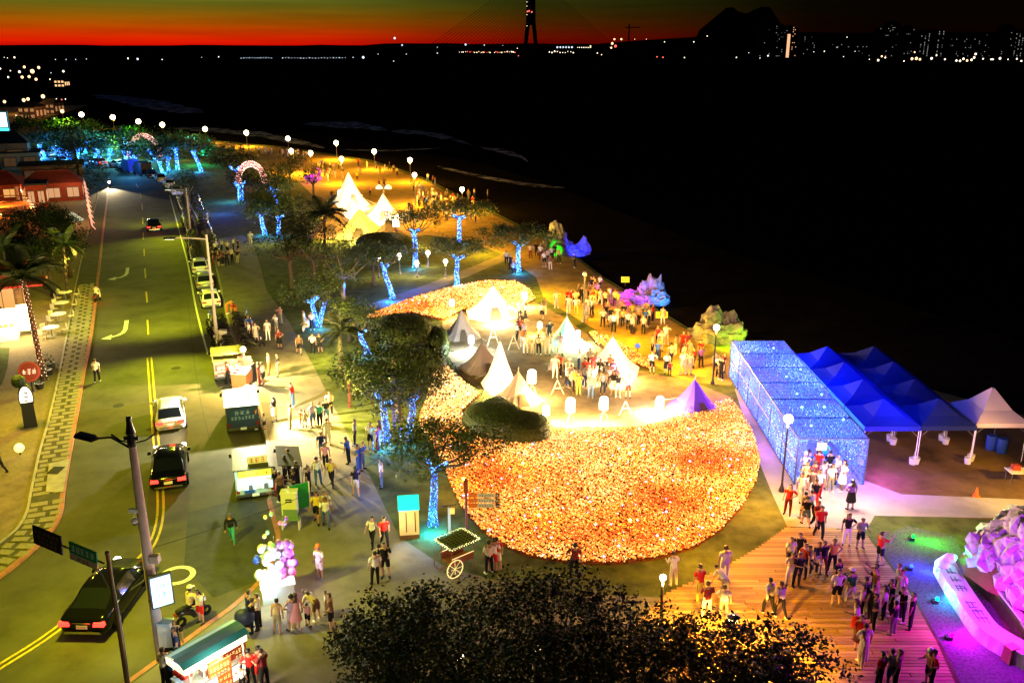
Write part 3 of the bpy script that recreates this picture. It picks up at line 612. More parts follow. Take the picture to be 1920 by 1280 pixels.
# twin and hooded lamps among the trees
for k, (px, py, pt) in enumerate(((711, 520, 482), (750, 516, 479), (782, 520, 493), (803, 500, 474), (836, 520, 490))):
    globe_lamp(px, py, pt, f'small white globe lamp on the lawn among the flat-topped trees, {NTH[k]} from the left', 420, (1, .72, .25), .2, group='small globe lamps on the lawn', gm=m_globe_w, name='garden_lamp')
globe_lamp(1237, 1190, 1082, 'small white globe lamp on the grass between the field and the boardwalk', 900, (1, .6, .12), .13, dark=True, gm=m_globe_w)
p = G(722, 418); t = thing('twin_lamp', 'two-armed lamp post with white bell shades behind the white tent', 'street lamp', p)
h = H(722, 418, 346); MB().lathe([(.12, 0), (.06, .5), (.05, h)], 8).build('post', m_post, t, True)
for s in (-1, 1):
    MB().tube([(0, 0, h - .2), (s * .4, 0, h), (s * .55, 0, h - .1)], .04, 6).build('arm', m_post, t)
    MB().lathe([(.1, h), (.42, h - .25), (.48, h - .55), (.42, h - .56)], 10, (s * .6, 0, 0)).build('lamp_shade', E('bell_shade', (1, .8, .6), .8), t, True)
# lit bollard posts of red metal on the grass and by the field
for px, py, pt, lab in ((656, 764, 712, 'short dark red post on the yellow grass strip'), (741, 828, 722, 'tall dark red lamp post standing by the left blue-lit trunks')):
    p = G(px, py); t = thing('lamp_post', lab, 'lamp post', p); h = H(px, py, pt)
    MB().box((0, 0, h / 2), (.16, .16, h)).build('post', m_rust, t); MB().box((0, 0, h + .06), (.2, .2, .12)).build('cap', m_darkpost, t)
    if h > 2.5: mb = MB(); mb.lathe([(.05, h + .1), (.22, h + .28), (.2, h + .5), (.02, h + .52)], 8); mb.build('lantern', M('unlit_globe'), t)
# ---- street-light poles of the road
def road_pole(px, py, ptop, arm, label, light=None, col=(1, .95, .2)):
    p = G(px, py, 0); h = H(px, py, ptop, 0); t = thing('street_light', label, 'street light', (p.x, p.y, 0))
    MB().lathe([(.17, 0), (.17, .4), (.14, .42), (.09, h)], 10).build('pole', M('galvanised_pole', (.42, .36, .33), .5, .4, .2), t, True)
    a = Vector(arm); MB().tube([(0, 0, h - .35), (a.x * .5, a.y * .5, h - .2), (a.x, a.y, h - .12)], [.06, .05, .05], 6).build('arm', M('galvanised_pole'), t)
    MB().box((a.x * 1.16, a.y * 1.16, h - .14), (.85, .3, .14)).build('lamp_head', m_darkpost, t)
    MB().box((a.x * 1.16, a.y * 1.16, h - .22), (.7, .24, .02)).build('lens', E('road_lamp_lens', (1, .95, .55), 6), t)
    mb = MB(); mb.box((0, 0, h + .1), (.5, .1, .12)); mb.box((.1, 0, h + .25), (.16, .2, .3)); mb.box((-.22, 0, h + .2), (.14, .14, .25)); mb.build('loudspeaker', m_darkpost, t)
    if light:                                        # a road lantern throws most of its light up and down the street
        for s in (-1, 1): spot('road_light', (a.x * 1.16, a.y * 1.16, h - .4), (a.x * 1.16 - 3 - s * 5.5, a.y * 1.16 + s * 13, 0), light / 2, col, 100, 1, .15, t)
    return t
ROADCOL = (.82, .93, .016)
def fix_spot(t, tgt):                                # aim a lamp given in the pole's own space
    for c in t.children:
        if c.type == 'LIGHT': c.rotation_euler = (Vector(tgt) - Vector(c.location)).to_track_quat('-Z', 'Y').to_euler()
t = road_pole(408, 646, 440, (-2.2, -.6), 'tall grey street light with arm over the parked scooters', 46000, ROADCOL)
t = road_pole(357, 434, 352, (-1.8, -.4), 'thin grey street light in the far scooter row', 16000, ROADCOL)
mb = MB(); p = G(420, 645, 0); MB().box((0, 0, .6), (.55, .4, 1.2)).build('cabinet', M('cabinet_grey', (.45, .42, .38), .5, .3), loc=(p.x, p.y, 0)); tag(bpy.data.objects['cabinet'], 'grey metal switch cabinet at the foot of the tall street light', 'cabinet')
# ---- floodlit pavement lamps of the shops on the left are built with the shops
# ---- round lamps of the camp, hung low so that the ground below them burns out
m_balloon = E('lamp_glass_white', (1, .94, .82), 9, 'FRONT'); m_balloon_w = E('lamp_glass_warm', (1, .86, .55), 10, 'FRONT')
def balloon(px, py, rr_, label, z0=.5, warm=False, e=900, col=(1, .64, .20)):
    p = G(px, py); t = thing('camp_lamp', label, 'lamp', p, face(p), 'flood lamps of the camp'); zz = z0 + .35; w = rr_ * .62
    for a in range(3): MB().tube([(0, 0, zz), (.55 * math.cos(a * 2.1), .55 * math.sin(a * 2.1), 0)], .03, 5).build('leg', m_post, t)
    MB().cyl((0, 0, zz - .1), (0, 0, zz + w * 2.2), .04, .04, 6).build('mast', m_post, t)
    for k in range(5):                               # a ring of flood panels facing all ways, tipped to the ground
        a = math.tau * k / 5; c, s_ = math.cos(a), math.sin(a)
        MB().box((c * w * .55, s_ * w * .55, zz + w), (.05, w * .95, w * 1.7), a).build('housing', m_darkpost, t)
        MB().box((c * (w * .55 + .045), s_ * (w * .55 + .045), zz + w), (.03, w * .85, w * 1.55), a).build('panel', m_balloon_w if warm else m_balloon, t)
    MB().ball((0, 0, zz + w * 2.1), (w * .75, w * .75, w * .5), 12, 6).build('dome', m_balloon_w if warm else m_balloon, t, True)
    for k in range(3):
        a = k * 2.1 - 1.57; point('camp_light', ((w + .3) * math.cos(a), (w + .3) * math.sin(a), max(.45, zz * .6)), e * (.17 if p.y < 100 else .3), col, .2, t)
    return t
balloon(945, 735, .5, 'bright flood lamp in front of the tall white tent of the camp', .4, False, 4500)
balloon(997, 752, .6, 'flood lamp behind the bean-shaped hedge, glowing over its rim', .9, True, 4500)
balloon(1024, 798, .42, 'small flood lamp touching the hedge tip', .35, False, 1900)
balloon(1069, 800, .6, 'flood lamp at the front edge of the camp, nearer the hedge', .6, True, 4200)
balloon(1131, 798, .55, 'flood lamp at the front edge of the camp, apart on the right', .7, True, 4000)
balloon(1163, 716, .5, 'flood lamp beside the white tent and purple jacket', .4, False, 3400)
balloon(1236, 780, .5, 'flood lamp left of the purple pyramid tent', .2, False, 5200, (1, .86, .7))
balloon(984, 578, .42, 'small flood lamp right of the white camp tent', .5, False, 3400)
balloon(884, 664, .42, 'cold white flood lamp between two grey tents', .5, False, 3600, (.75, .95, 1))
balloon(848, 598, .4, 'small flood lamp at the shoulder of the brown tent', .8, False, 2400)
balloon(1083, 650, .38, 'teal-white flood lamp by the green-tinted tent', .4, False, 2600, (.5, 1, .72))
balloon(1012, 632, .35, 'little yellow flood lamp behind the camp crowd', .4, True, 2600, (1, .70, .12))
balloon(745, 468, .9, 'large flood lamp above the bright green shrub', 2.3, True, 7000)
balloon(640, 384, .9, 'white flood lamp before the tallest white promenade tent', .5, False, 9000)
balloon(690, 440, .8, 'low flood lamp between the lit promenade tents', .3, False, 8000, (1, .82, .25))
balloon(628, 408, .6, 'yellow flood lamp left of the lit promenade tents', .4, True, 4000, (1, .72, .1))
# ---- the field of light flowers
fm = [E('flower_yellow', (1, .46, .07), 1.0), E('flower_gold', (1, .56, .16), 1.25), E('flower_orange', (1, .30, .05), .95), E('flower_red', (.95, .12, .03), .75), E('flower_white', (1, .70, .34), 1.6), E('flower_dim', (.6, .11, .02), .45), E('flower_blue', (.45, .5, 1), 4)]
m_stalk = M('flower_stalk', (.06, .05, .02), .8)
def field(name, label, pxs, dens, seed, size=.10):
    poly = world_poly(pxs); c = Vector((sum(p[0] for p in poly) / len(poly), sum(p[1] for p in poly) / len(poly), PK)); rr = random.Random(seed)
    x0, x1 = min(p[0] for p in poly), max(p[0] for p in poly); y0, y1 = min(p[1] for p in poly), max(p[1] for p in poly)
    sheetpoly = [(p[0] - c.x, p[1] - c.y) for p in poly]; ar = sum(sheetpoly[i - 1][0] * sheetpoly[i][1] - sheetpoly[i][0] * sheetpoly[i - 1][1] for i in range(len(poly)))
    if ar < 0: sheetpoly = sheetpoly[::-1]
    f = thing(name, label, 'flower field', c); mb = MB(); mb.add([(x, y, .016) for x, y in sheetpoly], [tuple(range(len(poly)))]); mb.build('bed', m_bed, f)
    mb = MB(); n = int((x1 - x0) * (y1 - y0) * dens)
    reds = [G(940, 895), G(905, 900), G(1255, 945), G(1300, 940), G(1180, 985), G(1020, 990), G(770, 580), G(1330, 870)]
    for k in range(n):
        # strings of lights were pegged out in slanting rows
        x, y = rr.uniform(x0, x1), rr.uniform(y0, y1)
        u = x * .62 + y * .78; v0 = -x * .78 + y * .62; u = (math.floor(u / .36) + .5) * .36 + rr.gauss(0, .062) + .12 * math.sin(v0 * .9) + .05 * math.sin(v0 * 3.1); v = -x * .78 + y * .62
        x, y = .62 * u - .78 * v, .78 * u + .62 * v
        if not inside((x, y), poly): continue
        q = Vector((x, y, PK)); edge = 0
        red = max(0, max(1 - (q - r_).length / 2.6 for r_ in reds)); nz_ = noise.noise(q * .33) + .6 * noise.noise(q * 1.1) + rr.gauss(0, .32)
        hot = max(0, 1 - abs(y - 58) / 16) * .15 + max(0, 1 - (q - G(850, 720)).length / 9) * .75 + max(0, 1 - (q - G(940, 550)).length / 10) * .45 + max(0, 1 - (q - G(1110, 840)).length / 5) * .3
        w = nz_ * .34 + rr.gauss(0, .34) + hot - red * .48 + .13
        mi = 5 if w < -.75 else 3 if w < -.36 else 2 if w < -.05 else 0 if w < .32 else 1 if w < .62 else 4
        if rr.random() < .22: mi = rr.choice((2, 5, 5, 3))
        if rr.random() < .0022: mi = 6
        s = size * rr.uniform(.6, 1.25) * (1.6 if mi == 6 else 1); z = .14 + rr.uniform(0, .16); a = rr.uniform(0, 6.28); px, py = x - c.x, y - c.y
        ring = [(px + s * math.cos(a + i * 1.5708), py + s * math.sin(a + i * 1.5708), z + s * .55 * (i % 2)) for i in range(4)]
        mb.add(ring + [(px, py, z - s * .9)], [(0, 1, 4), (1, 2, 4), (2, 3, 4), (3, 0, 4)], mi)
        if mi in (0, 1, 4) and rr.random() < .3: mb.add([(px - .012, py, 0.016), (px + .012, py, .016), (px, py, z)], [(0, 1, 2)], 7)
    mb.build('light_flowers', fm + [m_stalk], f, kind='stuff'); return f
FIELD = [(812, 664), (838, 690), (868, 718), (900, 742), (880, 760), (864, 776), (880, 800), (930, 826), (985, 834), (1024, 826), (1040, 806), (1200, 806), (1290, 778), (1368, 752), (1390, 775), (1412, 815), (1425, 865), (1418, 905), (1390, 955), (1350, 998), (1300, 1030), (1230, 1050), (1150, 1060), (1060, 1056), (990, 1045), (930, 1020), (895, 990), (862, 950), (842, 905), (828, 868), (800, 830), (785, 792), (800, 745), (815, 700)]
field('light_field', 'great crescent of orange and yellow light flowers in the middle of the park', FIELD, 260, 3, .042)
field('light_field', 'thin tapering strip of pink and orange light flowers above the round bush', [(684, 600), (720, 582), (780, 560), (840, 543), (900, 531), (960, 527), (992, 545), (1004, 562), (960, 588), (905, 588), (868, 583), (830, 602), (770, 588), (720, 596)], 130, 4, .065)
field('light_field', 'narrow band of yellow light flowers along the promenade beside the white tent', [(1100, 622), (1135, 632), (1190, 662), (1230, 690), (1215, 694), (1170, 676), (1120, 648)], 120, 5, .06)
for px, py, e in ((870, 930, 330), (1010, 1000, 360), (1180, 1010, 360), (1330, 950, 330), (1380, 840, 270), (1180, 880, 330), (830, 760, 330), (980, 900, 330)):  # stake lamps added to throw orange light around the field
    p = G(px, py); t = thing('added_stake_lamp', 'small orange stake lamp added among the light flowers', 'lamp', p, 0, 'stake lamps added in the light field')
    MB().cyl((0, 0, 0), (0, 0, .9), .02, .02, 6).build('stake', m_darkpost, t); MB().ball((0, 0, .98), .09, 8, 6).build('bulb', E('stake_bulb', (1, .5, .1), 6), t, True); point('added_stake_light', (0, 0, 1.2), e, (1, .38, .04), .1, t)
# ================================================================== PEOPLE
PCOL = {'w': ('white', (.72, .70, .66)), 'k': ('black', (.012, .012, .015)), 'r': ('red', (.55, .02, .015)), 'b': ('blue', (.03, .10, .45)), 'n': ('navy', (.015, .025, .09)), 'g': ('green', (.02, .22, .05)),
        'y': ('yellow', (.62, .45, .06)), 'p': ('pink', (.65, .30, .32)), 't': ('tan', (.48, .33, .19)), 'o': ('orange', (.62, .18, .03)), 'm': ('maroon', (.16, .02, .025)), 'u': ('purple', (.22, .08, .40)),
        'c': ('teal', (.06, .40, .36)), 'e': ('grey', (.20, .20, .21)), 'h': ('khaki', (.27, .24, .15)), 'j': ('denim blue', (.08, .14, .28)), 'a': ('brown', (.14, .075, .04)), 'l': ('lilac', (.42, .34, .55)), 'i': ('beige', (.58, .48, .36))}
def cloth(c): return M('cloth_' + PCOL[c][0].replace(' ', '_'), PCOL[c][1], .85, .15)
SKINS = [M('skin_light', (.46, .28, .19), .6, .3), M('skin_tan', (.36, .20, .13), .6, .3), M('skin_deep', (.26, .145, .09), .6, .3)]
m_eye = M('face_dark', (.02, .012, .01), .5); m_hair = M('hair_black', (.012, .010, .009), .5, .4); m_hairb = M('hair_brown', (.05, .028, .016), .5, .4)
POSES = {  # lean, per side: upper arm, forearm, thigh, calf  (x outwards, y forwards)
    'stand': (0, [((.22, .02, -1), (.05, .16, -1), (.07, .02, -1), (.03, -.03, -1)), ((.22, 0, -1), (.04, .2, -1), (.07, -.02, -1), (.03, -.04, -1))]),
    'walk': (4, [((.2, -.42, -1), (.04, -.05, -1), (.03, .42, -1), (.02, .02, -1)), ((.2, .42, -1), (.02, .55, -1), (.03, -.22, -1), (.02, -.55, -1))]),
    'stroll': (2, [((.2, .25, -1), (.03, .4, -1), (.03, -.15, -1), (.02, -.3, -1)), ((.2, -.25, -1), (.03, .0, -1), (.03, .25, -1), (.02, .0, -1))]),
    'photo': (-3, [((.3, .75, -.45), (-.3, .75, .75), (.08, .03, -1), (.02, -.03, -1)), ((.3, .75, -.45), (-.3, .75, .75), (.08, 0, -1), (.03, -.05, -1))]),
    'phone': (6, [((.2, .1, -1), (.03, .2, -1), (.07, .02, -1), (.03, -.03, -1)), ((.22, .25, -1), (-.35, .9, .35), (.07, .02, -1), (.03, -.05, -1))]),
    'hips': (-1, [((.75, -.25, -.8), (-.75, .45, -.55), (.10, .03, -1), (.04, -.03, -1)), ((.22, .02, -1), (.06, .22, -1), (.05, -.02, -1), (.02, -.05, -1))]),
    'carry': (5, [((.22, .18, -1), (-.28, .95, .05), (.06, .04, -1), (.02, -.03, -1)), ((.26, .10, -1), (-.30, .95, .25), (.10, -.03, -1), (.03, -.05, -1))]),
    'bend': (62, [((.12, .25, -1), (.03, .25, -1), (.08, .1, -1), (.02, -.12, -1)), ((.12, .35, -1), (.03, .3, -1), (.08, .05, -1), (.02, -.1, -1))]),
    'sit': (6, [((.18, .5, -.9), (-.05, .95, -.15), (.14, 1, -.08), (.03, -.08, -1)), ((.18, .5, -.9), (-.05, .95, -.15), (.14, 1, -.08), (.03, -.08, -1))]),
    'wave': (-2, [((.22, 0, -1), (.04, .15, -1), (.09, .02, -1), (.04, -.03, -1)), ((.55, .3, .85), (.05, .25, 1), (.09, 0, -1), (.03, -.04, -1))])}
VERB = {'stand': 'standing', 'walk': 'striding', 'stroll': 'strolling', 'hips': 'standing', 'carry': 'standing', 'photo': 'arms raised', 'phone': 'forearm lifted', 'bend': 'bending', 'sit': 'sitting', 'wave': 'waving'}
def person_meshes(pose):
    lean, sides = POSES[pose]; J = []; Eg = []; Rr = []; name = []
    def j(p, r, parent=None, nm=None):
        J.append(Vector(p)); Rr.append(r if hasattr(r, '__len__') else (r, r)); i = len(J) - 1
        if parent is not None: Eg.append((parent, i)); name.append(nm)
        return i
    rot = Matrix.Rotation(-rad(lean), 3, 'X')
    pel = j((0, 0, 0), (.135, .10))
    def T(x, y, z): return rot @ Vector((x, y, z))
    sp = j(T(0, 0, .18), (.125, .09), pel, 'torso'); ch = j(T(0, 0, .38), (.15, .10), sp, 'torso'); nk = j(T(0, -.005, .525), .05, ch, 'neck')
    h0 = j(T(0, .012, .60), (.062, .07), nk, 'head'); h1 = j(T(0, .012, .68), (.082, .094), h0, 'head'); h2 = j(T(0, .005, .755), (.06, .07), h1, 'head')
    ends = []
    for s, (ua, fa, th, ca) in zip((-1, 1), sides):
        d = lambda v: Vector((v[0] * s, v[1], v[2])).normalized()
        sh = j(T(s * .175, 0, .455), .058, ch, 'arm'); el = j(J[sh] + d(ua) * .28, .040, sh, 'arm'); wr = j(J[el] + d(fa) * .24, .027, el, 'fore'); ha = j(J[wr] + d(fa) * .075, (.034, .022), wr, 'hand')
        ends.append((J[ha], d(fa), s))
        hp = j((s * .085, 0, -.04), .088, pel, 'thigh'); kn = j(J[hp] + d(th) * .41, .056, hp, 'thigh'); cm = j(J[kn] + d(ca) * .14, .054, kn, 'calf'); an = j(J[kn] + d(ca) * .39, .036, cm, 'calf')
        hl = j(J[an] + Vector((0, -.02, -.045)), .038, an, 'foot'); j(J[hl] + Vector((s * .03, .17, -.008)), (.042, .028), hl, 'foot')
    mz = min(p.z - r[1] for p, r in zip(J, Rr)); lift = -mz
    me = bpy.data.meshes.new('skeleton'); me.from_pydata([(p.x, p.y, p.z + lift) for p in J], Eg, []); o = bpy.data.objects.new('skeleton', me); COL.objects.link(o)
    o.modifiers.new('skin', 'SKIN'); sv = me.skin_vertices[0].data
    for i, r in enumerate(Rr): sv[i].radius = r; sv[i].use_root = (i == 0)
    su = o.modifiers.new('sub', 'SUBSURF'); su.levels = 1; su.render_levels = 1
    dg = bpy.context.evaluated_depsgraph_get(); bm = bpy.data.meshes.new_from_object(o.evaluated_get(dg)); bpy.data.objects.remove(o)
    P = [p + Vector((0, 0, lift)) for p in J]
    V = [v.co.copy() for v in bm.vertices]; N = [v.normal.copy() for v in bm.vertices]; F = [tuple(p.vertices) for p in bm.polygons]
    seg = []
    for f in F:
        c = sum((V[i] for i in f), Vector()) / len(f); best = (9, '', 0)
        for (a, b), nm in zip(Eg, name):
            ab = P[b] - P[a]; t = max(0, min(1, (c - P[a]).dot(ab) / ab.dot(ab))); dd = (c - P[a] - ab * t).length - .5 * (sum(Rr[a]) * (1 - t) + sum(Rr[b]) * t) / 2
            if dd < best[0]: best = (dd, nm, t)
        seg.append((best[1], best[2], c))
    def T2(x, y, z): return T(x, y, z) + Vector((0, 0, lift))
    body = MB(); body.add(V, F)
    hd = lambda x, y, z: T2(x, y + .012, z)
    body.add([hd(-.018, .085, .655), hd(.018, .085, .655), hd(0, .125, .66), hd(0, .088, .70)], [(0, 1, 2), (1, 3, 2), (3, 0, 2)])
    for s in (-1, 1):
        body.add([hd(s * .018, .1, .70), hd(s * .048, .088, .70), hd(s * .048, .09, .715), hd(s * .018, .102, .715)], [(0, 1, 2, 3)], 1)
        body.add([hd(s * .080, .0, .65), hd(s * .098, -.02, .66), hd(s * .1, -.02, .71), hd(s * .080, .0, .71)], [(0, 1, 2, 3), (3, 2, 1, 0)][:1])
    body.add([hd(-.028, .096, .628), hd(.028, .096, .628), hd(.026, .098, .638), hd(-.026, .098, .638)], [(0, 1, 2, 3)], 1)
    for c, d, s in ends:                             # five unequal, bent fingers on each hand
        c = c + Vector((0, 0, lift)); u = d.cross(Vector((0, 1, .01))).normalized() if abs(d.y) < .9 else d.cross(Vector((0, 0, 1))).normalized(); w = d.cross(u)
        for k, l in enumerate((.062, .072, .067, .052)):
            b = c + u * (k - 1.5) * .017; m_ = b + d * l * .65; body.tube([b, m_, m_ + d * l * .35 + w * .018 * s], [.010, .0095, .007], 5)
        b = c - d * .05 - u * .03 * 1; body.tube([b, b + d * .035 - u * .02, b + d * .068 - u * .016], [.011, .010, .008], 5)
    out = {}
    def part(key, test, off, zoff=None, close=False):
        ids = {}; vs = []; fs = []
        for f, (nm, t, c) in zip(F, seg):
            if not test(nm, t, c): continue
            q = []
            for i in f:
                if i not in ids: ids[i] = len(vs); vs.append(V[i] + N[i] * off)
                q.append(ids[i])
            fs.append(tuple(q))
        mb_ = MB(); mb_.add(vs, fs); out[key] = mb_
    hz = lambda c: (rot.transposed() @ (c - Vector((0, 0, lift))))
    part('tshirt', lambda n, t, c: (n == 'torso' and hz(c).z > -.02) or (n == 'arm' and t < .72) or (n == 'neck' and t < .35), .016)
    part('longshirt', lambda n, t, c: (n == 'torso' and hz(c).z > -.05) or n == 'arm' or n == 'fore' or (n == 'neck' and t < .35), .018)
    part('trousers', lambda n, t, c: (n in ('thigh', 'calf')) or (n == 'torso' and hz(c).z < .07), .012)
    part('shorts', lambda n, t, c: (n == 'thigh' and t < .85) or (n == 'torso' and hz(c).z < .07), .018)
    part('shoes', lambda n, t, c: n == 'foot' or (n == 'calf' and t > .96), .010)
    part('hair', lambda n, t, c: n == 'head' and (hz(c).z > .715 or (hz(c).y < .02 and hz(c).z > .62)), .018)
    part('longhair', lambda n, t, c: (n == 'head' and (hz(c).z > .71 or (hz(c).y < .025 and hz(c).z > .56))) or (n in ('neck',) and hz(c).y < 0), .026)
    out['longhair'].box(T2(0, -.085, .50), (.17, .05, .24), 0, 0, 1.0, -rad(lean))
    if pose == 'sit': sk = [(0, 0)]
    mb_ = MB()
    zb = lift; kn = .44
    if pose not in ('sit', 'bend'):
        prof = [(.15, zb + .10), (.175, zb - .02), (.20, zb - .16), (.225, zb - .34), (.235, zb - .46)]; k = 12; vs = [(r_ * math.cos(math.tau * i / k) * 1.05, r_ * math.sin(math.tau * i / k) * .85, z) for r_, z in prof for i in range(k)]
        mb_.add(vs, [(a * k + i, a * k + (i + 1) % k, (a + 1) * k + (i + 1) % k, (a + 1) * k + i) for a in range(4) for i in range(k)])
        out['skirt'] = mb_
    cap = MB(); c0 = hd(0, -.01, .72); cap.lathe([(.102, 0), (.104, .05), (.08, .095), (.03, .115), (.001, .118)], 12, c0); cap.add([c0 + Vector(v) for v in ((-.08, .06, .012), (.08, .06, .012), (.06, .19, 0), (-.06, .19, 0))], [(0, 1, 2, 3)]); out['cap'] = cap
    M_ = {'body': body.mesh('body', [SKINS[0], m_eye], True)}
    for k_, v in out.items(): M_[k_] = v.mesh(k_, [m_hair], True)
    # one joined figure for people a few pixels tall
    far = MB(); far.add(V, F, 0); 
    for key, slot in (('tshirt', 1), ('trousers', 2), ('hair', 3)): far.add(out[key].v, out[key].f, slot)
    M_['far'] = far.mesh('figure', [SKINS[0], m_hair, m_hair, m_hair], True)
    bpy.data.meshes.remove(bm); return M_
PM = {p: person_meshes(p) for p in POSES}
def setmat(o, i, m): o.material_slots[i].link = 'OBJECT'; o.material_slots[i].material = m
NPEOPLE = [0]; LABELS = {}
def person(px, py, top, bot, pose, rot, label, group, z=PK, scale=1.0, extra='', far=False, world=None):
    if pose == 'stand' and not far: pose = ('stand', 'hips', 'carry', 'stand', 'hips')[NPEOPLE[0] % 5]
    p = world if world is not None else G(px, py, z); k = NPEOPLE[0]; NPEOPLE[0] += 1; m = PM[pose]; rr = random.Random(k)
    skin = SKINS[rr.choice((0, 0, 1, 1, 2))]; hairm = rr.choice((m_hair, m_hair, m_hairb)); s = scale * rr.uniform(.94, 1.04)
    if far:
        o = put('person', m['far'], None, p); setmat(o, 0, skin); setmat(o, 1, cloth(top)); setmat(o, 2, cloth(bot[0])); setmat(o, 3, hairm); o['label'] = label; o['category'] = 'person'; o['group'] = group
    else:
        o = put('person', m['body'], None, p); setmat(o, 0, skin); o['label'] = label; o['category'] = 'person'; o['group'] = group
        kb = {'t': 'trousers', 's': 'shorts', 'd': 'skirt'}[bot[1]]
        if kb not in m: kb = 'shorts'
        long_ = 'L' in extra
        for key, mat in ((('longshirt' if long_ else 'tshirt'), cloth(top)), (kb, cloth(bot[0])), (('longhair' if 'H' in extra or (bot[1] == 'd' and 'c' not in extra) else 'hair'), hairm), ('shoes', cloth(rr.choice('wkke')))):
            c = put({'longshirt': 'shirt', 'tshirt': 'shirt', 'longhair': 'hair'}.get(key, key), m[key], o); setmat(c, 0, mat)
        if 'C' in extra: c = put('cap', m['cap'], o); setmat(c, 0, cloth(extra[extra.index('C') + 1]))
    o.rotation_euler = (rad(rr.uniform(-2.5, 2.5)), rad(rr.uniform(-2.5, 2.5)), rad(rot)); o.scale = (s * rr.uniform(1.0, 1.16), s * 1.08, s); return o
KINDB = {'t': 'trousers', 's': 'shorts', 'd': 'skirt'}
ORD = ['leftmost', 'second from left', 'third from left', 'fourth from left', 'fifth from left', 'sixth from left', 'seventh from left', 'eighth from left', 'ninth from left']
def crowd(where, rows, group, z=PK):
    L = []
    for row in rows.split(';'):
        w = row.split()
        if not w: continue
        x, y, top, bot = float(w[0]), float(w[1]), w[2], w[3]; pose = 'stand'; rot = None; ex = ''; sc_ = 1.0
        for q in w[4:]:
            if q in POSES: pose = q
            elif q == 'kid': sc_ = .66
            elif q.lstrip('-').isdigit(): rot = float(q)
            else: ex += q
        if rot is None: rot = R.uniform(0, 360)
        base = f"{'child' if sc_ < 1 else 'person'} in {PCOL[top][0]} {'jacket' if 'L' in ex else 'top'}, {PCOL[bot[0]][0]} {KINDB[bot[1]]}"
        if 'C' in ex: base = f"{'child' if sc_ < 1 else 'person'} in {PCOL[ex[ex.index('C') + 1]][0]} cap, {PCOL[top][0]} top, {PCOL[bot[0]][0]} {KINDB[bot[1]]}"
        L.append([x, y, top, bot, pose, rot, ex, sc_, base])
    cnt = {}
    for l in L: cnt.setdefault(l[8], []).append(l)
    for base, ls in cnt.items():
        vb = {}
        for l in ls: vb.setdefault(VERB[l[4]], []).append(l)
        for v, ls2 in vb.items():
            ls2.sort(key=lambda l: l[0])
            for i, l in enumerate(ls2):
                lab = f"{base} {v} {where}"
                if len(ls2) > 1: lab += f", {ORD[min(i, 8)]}"
                person(l[0], l[1], l[2], l[3], l[4], l[5], lab, group, z, l[7], l[6])
def far_crowd(where, spots, group, z=PK):
    for i, (x, y) in enumerate(spots):
        top = R.choice('wwwiprketwyb'); bot = R.choice('kkkenjhw') + 't'
        person(x, y, top, bot, R.choice(('stand', 'stand', 'walk', 'stroll')), R.uniform(0, 360), f"small distant figure {where}", group, z, far=True)

crowd('on the road', '437 1017 k ct walk 185 L;183 716 w kt stroll 10', 'people on the road', 0)
crowd('by the scooters', '378 1168 w rs stand 150 H', 'people on the road', 0)
crowd('on the shaded upper walk', '400 497 k mt;410 499 m ks;418 497 m kt;427 499 k kt;436 493 i kt;446 494 k ht;405 478 w ks;416 474 i kt;428 478 i ks;438 472 w kt;447 474 k ks;470 460 w it stand 170;426 588 o ot bend;437 592 r os bend;442 597 o kt kid', 'people on the shaded upper walk')
crowd('by the twin blue trunks', '469 628 b kt stand 200;482 641 i id stand 180 H;503 637 w wt stand 180;519 622 w es stand 150;527 608 p ht photo 160;525 653 m kd stand 170;561 664 a ks walk 200;579 622 w wt sit 90;586 618 w kt phone 200;572 616 w is stand 100;601 662 k ks stand 190;587 662 w kt stand 170 H', 'people on the walk by the blue trunks')
crowd('by the first snack truck', '428 718 r kt stand 90;436 720 w et stand 100;478 715 k kt stand 80;487 722 m mt stand 100;494 722 i ks phone 80;505 703 t os stand 100;521 706 k ht stand 110;458 690 w rt stand 270;470 640 w kt stand 120', 'people queueing by the snack trucks')
crowd('on the bright walk', '516 790 k wd stand 70 H;551 763 r jt phone 90;545 803 t ht stand 100;567 798 o ot stand kid 180;572 801 i is stand kid 170;587 801 l js stand 190;600 800 c kt stand 160;612 792 k js stand 200;619 778 p kt stand 190;585 798 w ks kid 100', 'people on the bright walk')
crowd('by the second truck', '484 803 o kt stand 90;496 806 w ks stand 70 kid', 'people queueing by the snack trucks')
crowd('along the grass edge', '616 832 w ws walk 10;604 860 n jt walk 190;665 834 e kt stand 100;695 842 w ks stand 170;708 846 u mt stand 80;711 838 m ud stand 110 H;749 828 u ws stand 180 kid;655 868 b kt phone 80', 'people along the grass edge')
crowd('by the third truck', '560 918 k kt stand 80;552 930 k ks stand 100;580 927 k kt stand 260;598 908 w jt stand 20;612 880 p kt walk 190;623 910 y kt walk 170;577 905 i kt stand 180 kid;520 932 k mt stand 80;528 940 a kt stand 60;536 908 e kt stand 90;545 897 k kt stand 90', 'people by the third truck')
crowd('on the plaza', '667 930 k is walk 20 H;673 884 b bt stand 90;680 880 b jt stand 250;716 914 w jt stand 100;611 975 w rt walk 180;594 980 y ks walk 180 H;612 988 w jt walk 190 H;698 1024 w kt walk 160;722 1024 r kt walk 200;601 1085 w ws stand 150 Co;703 1095 w kt stand 20;715 1080 w it stand 30;724 1082 k ks stand 190', 'people on the plaza')
crowd('by the toy seller', '520 1188 t hs stand 350;549 1180 l ls stand 40;555 1181 p pd stand 10;578 1174 p ks stand 330 kid;596 1163 i ad bend 60 H;612 1150 w is stand 100 kid;623 1182 a ks stand 90;478 1185 k kt stand 60;487 1178 w kt stand 90;470 1172 n kt stand 300', 'people by the toy seller')
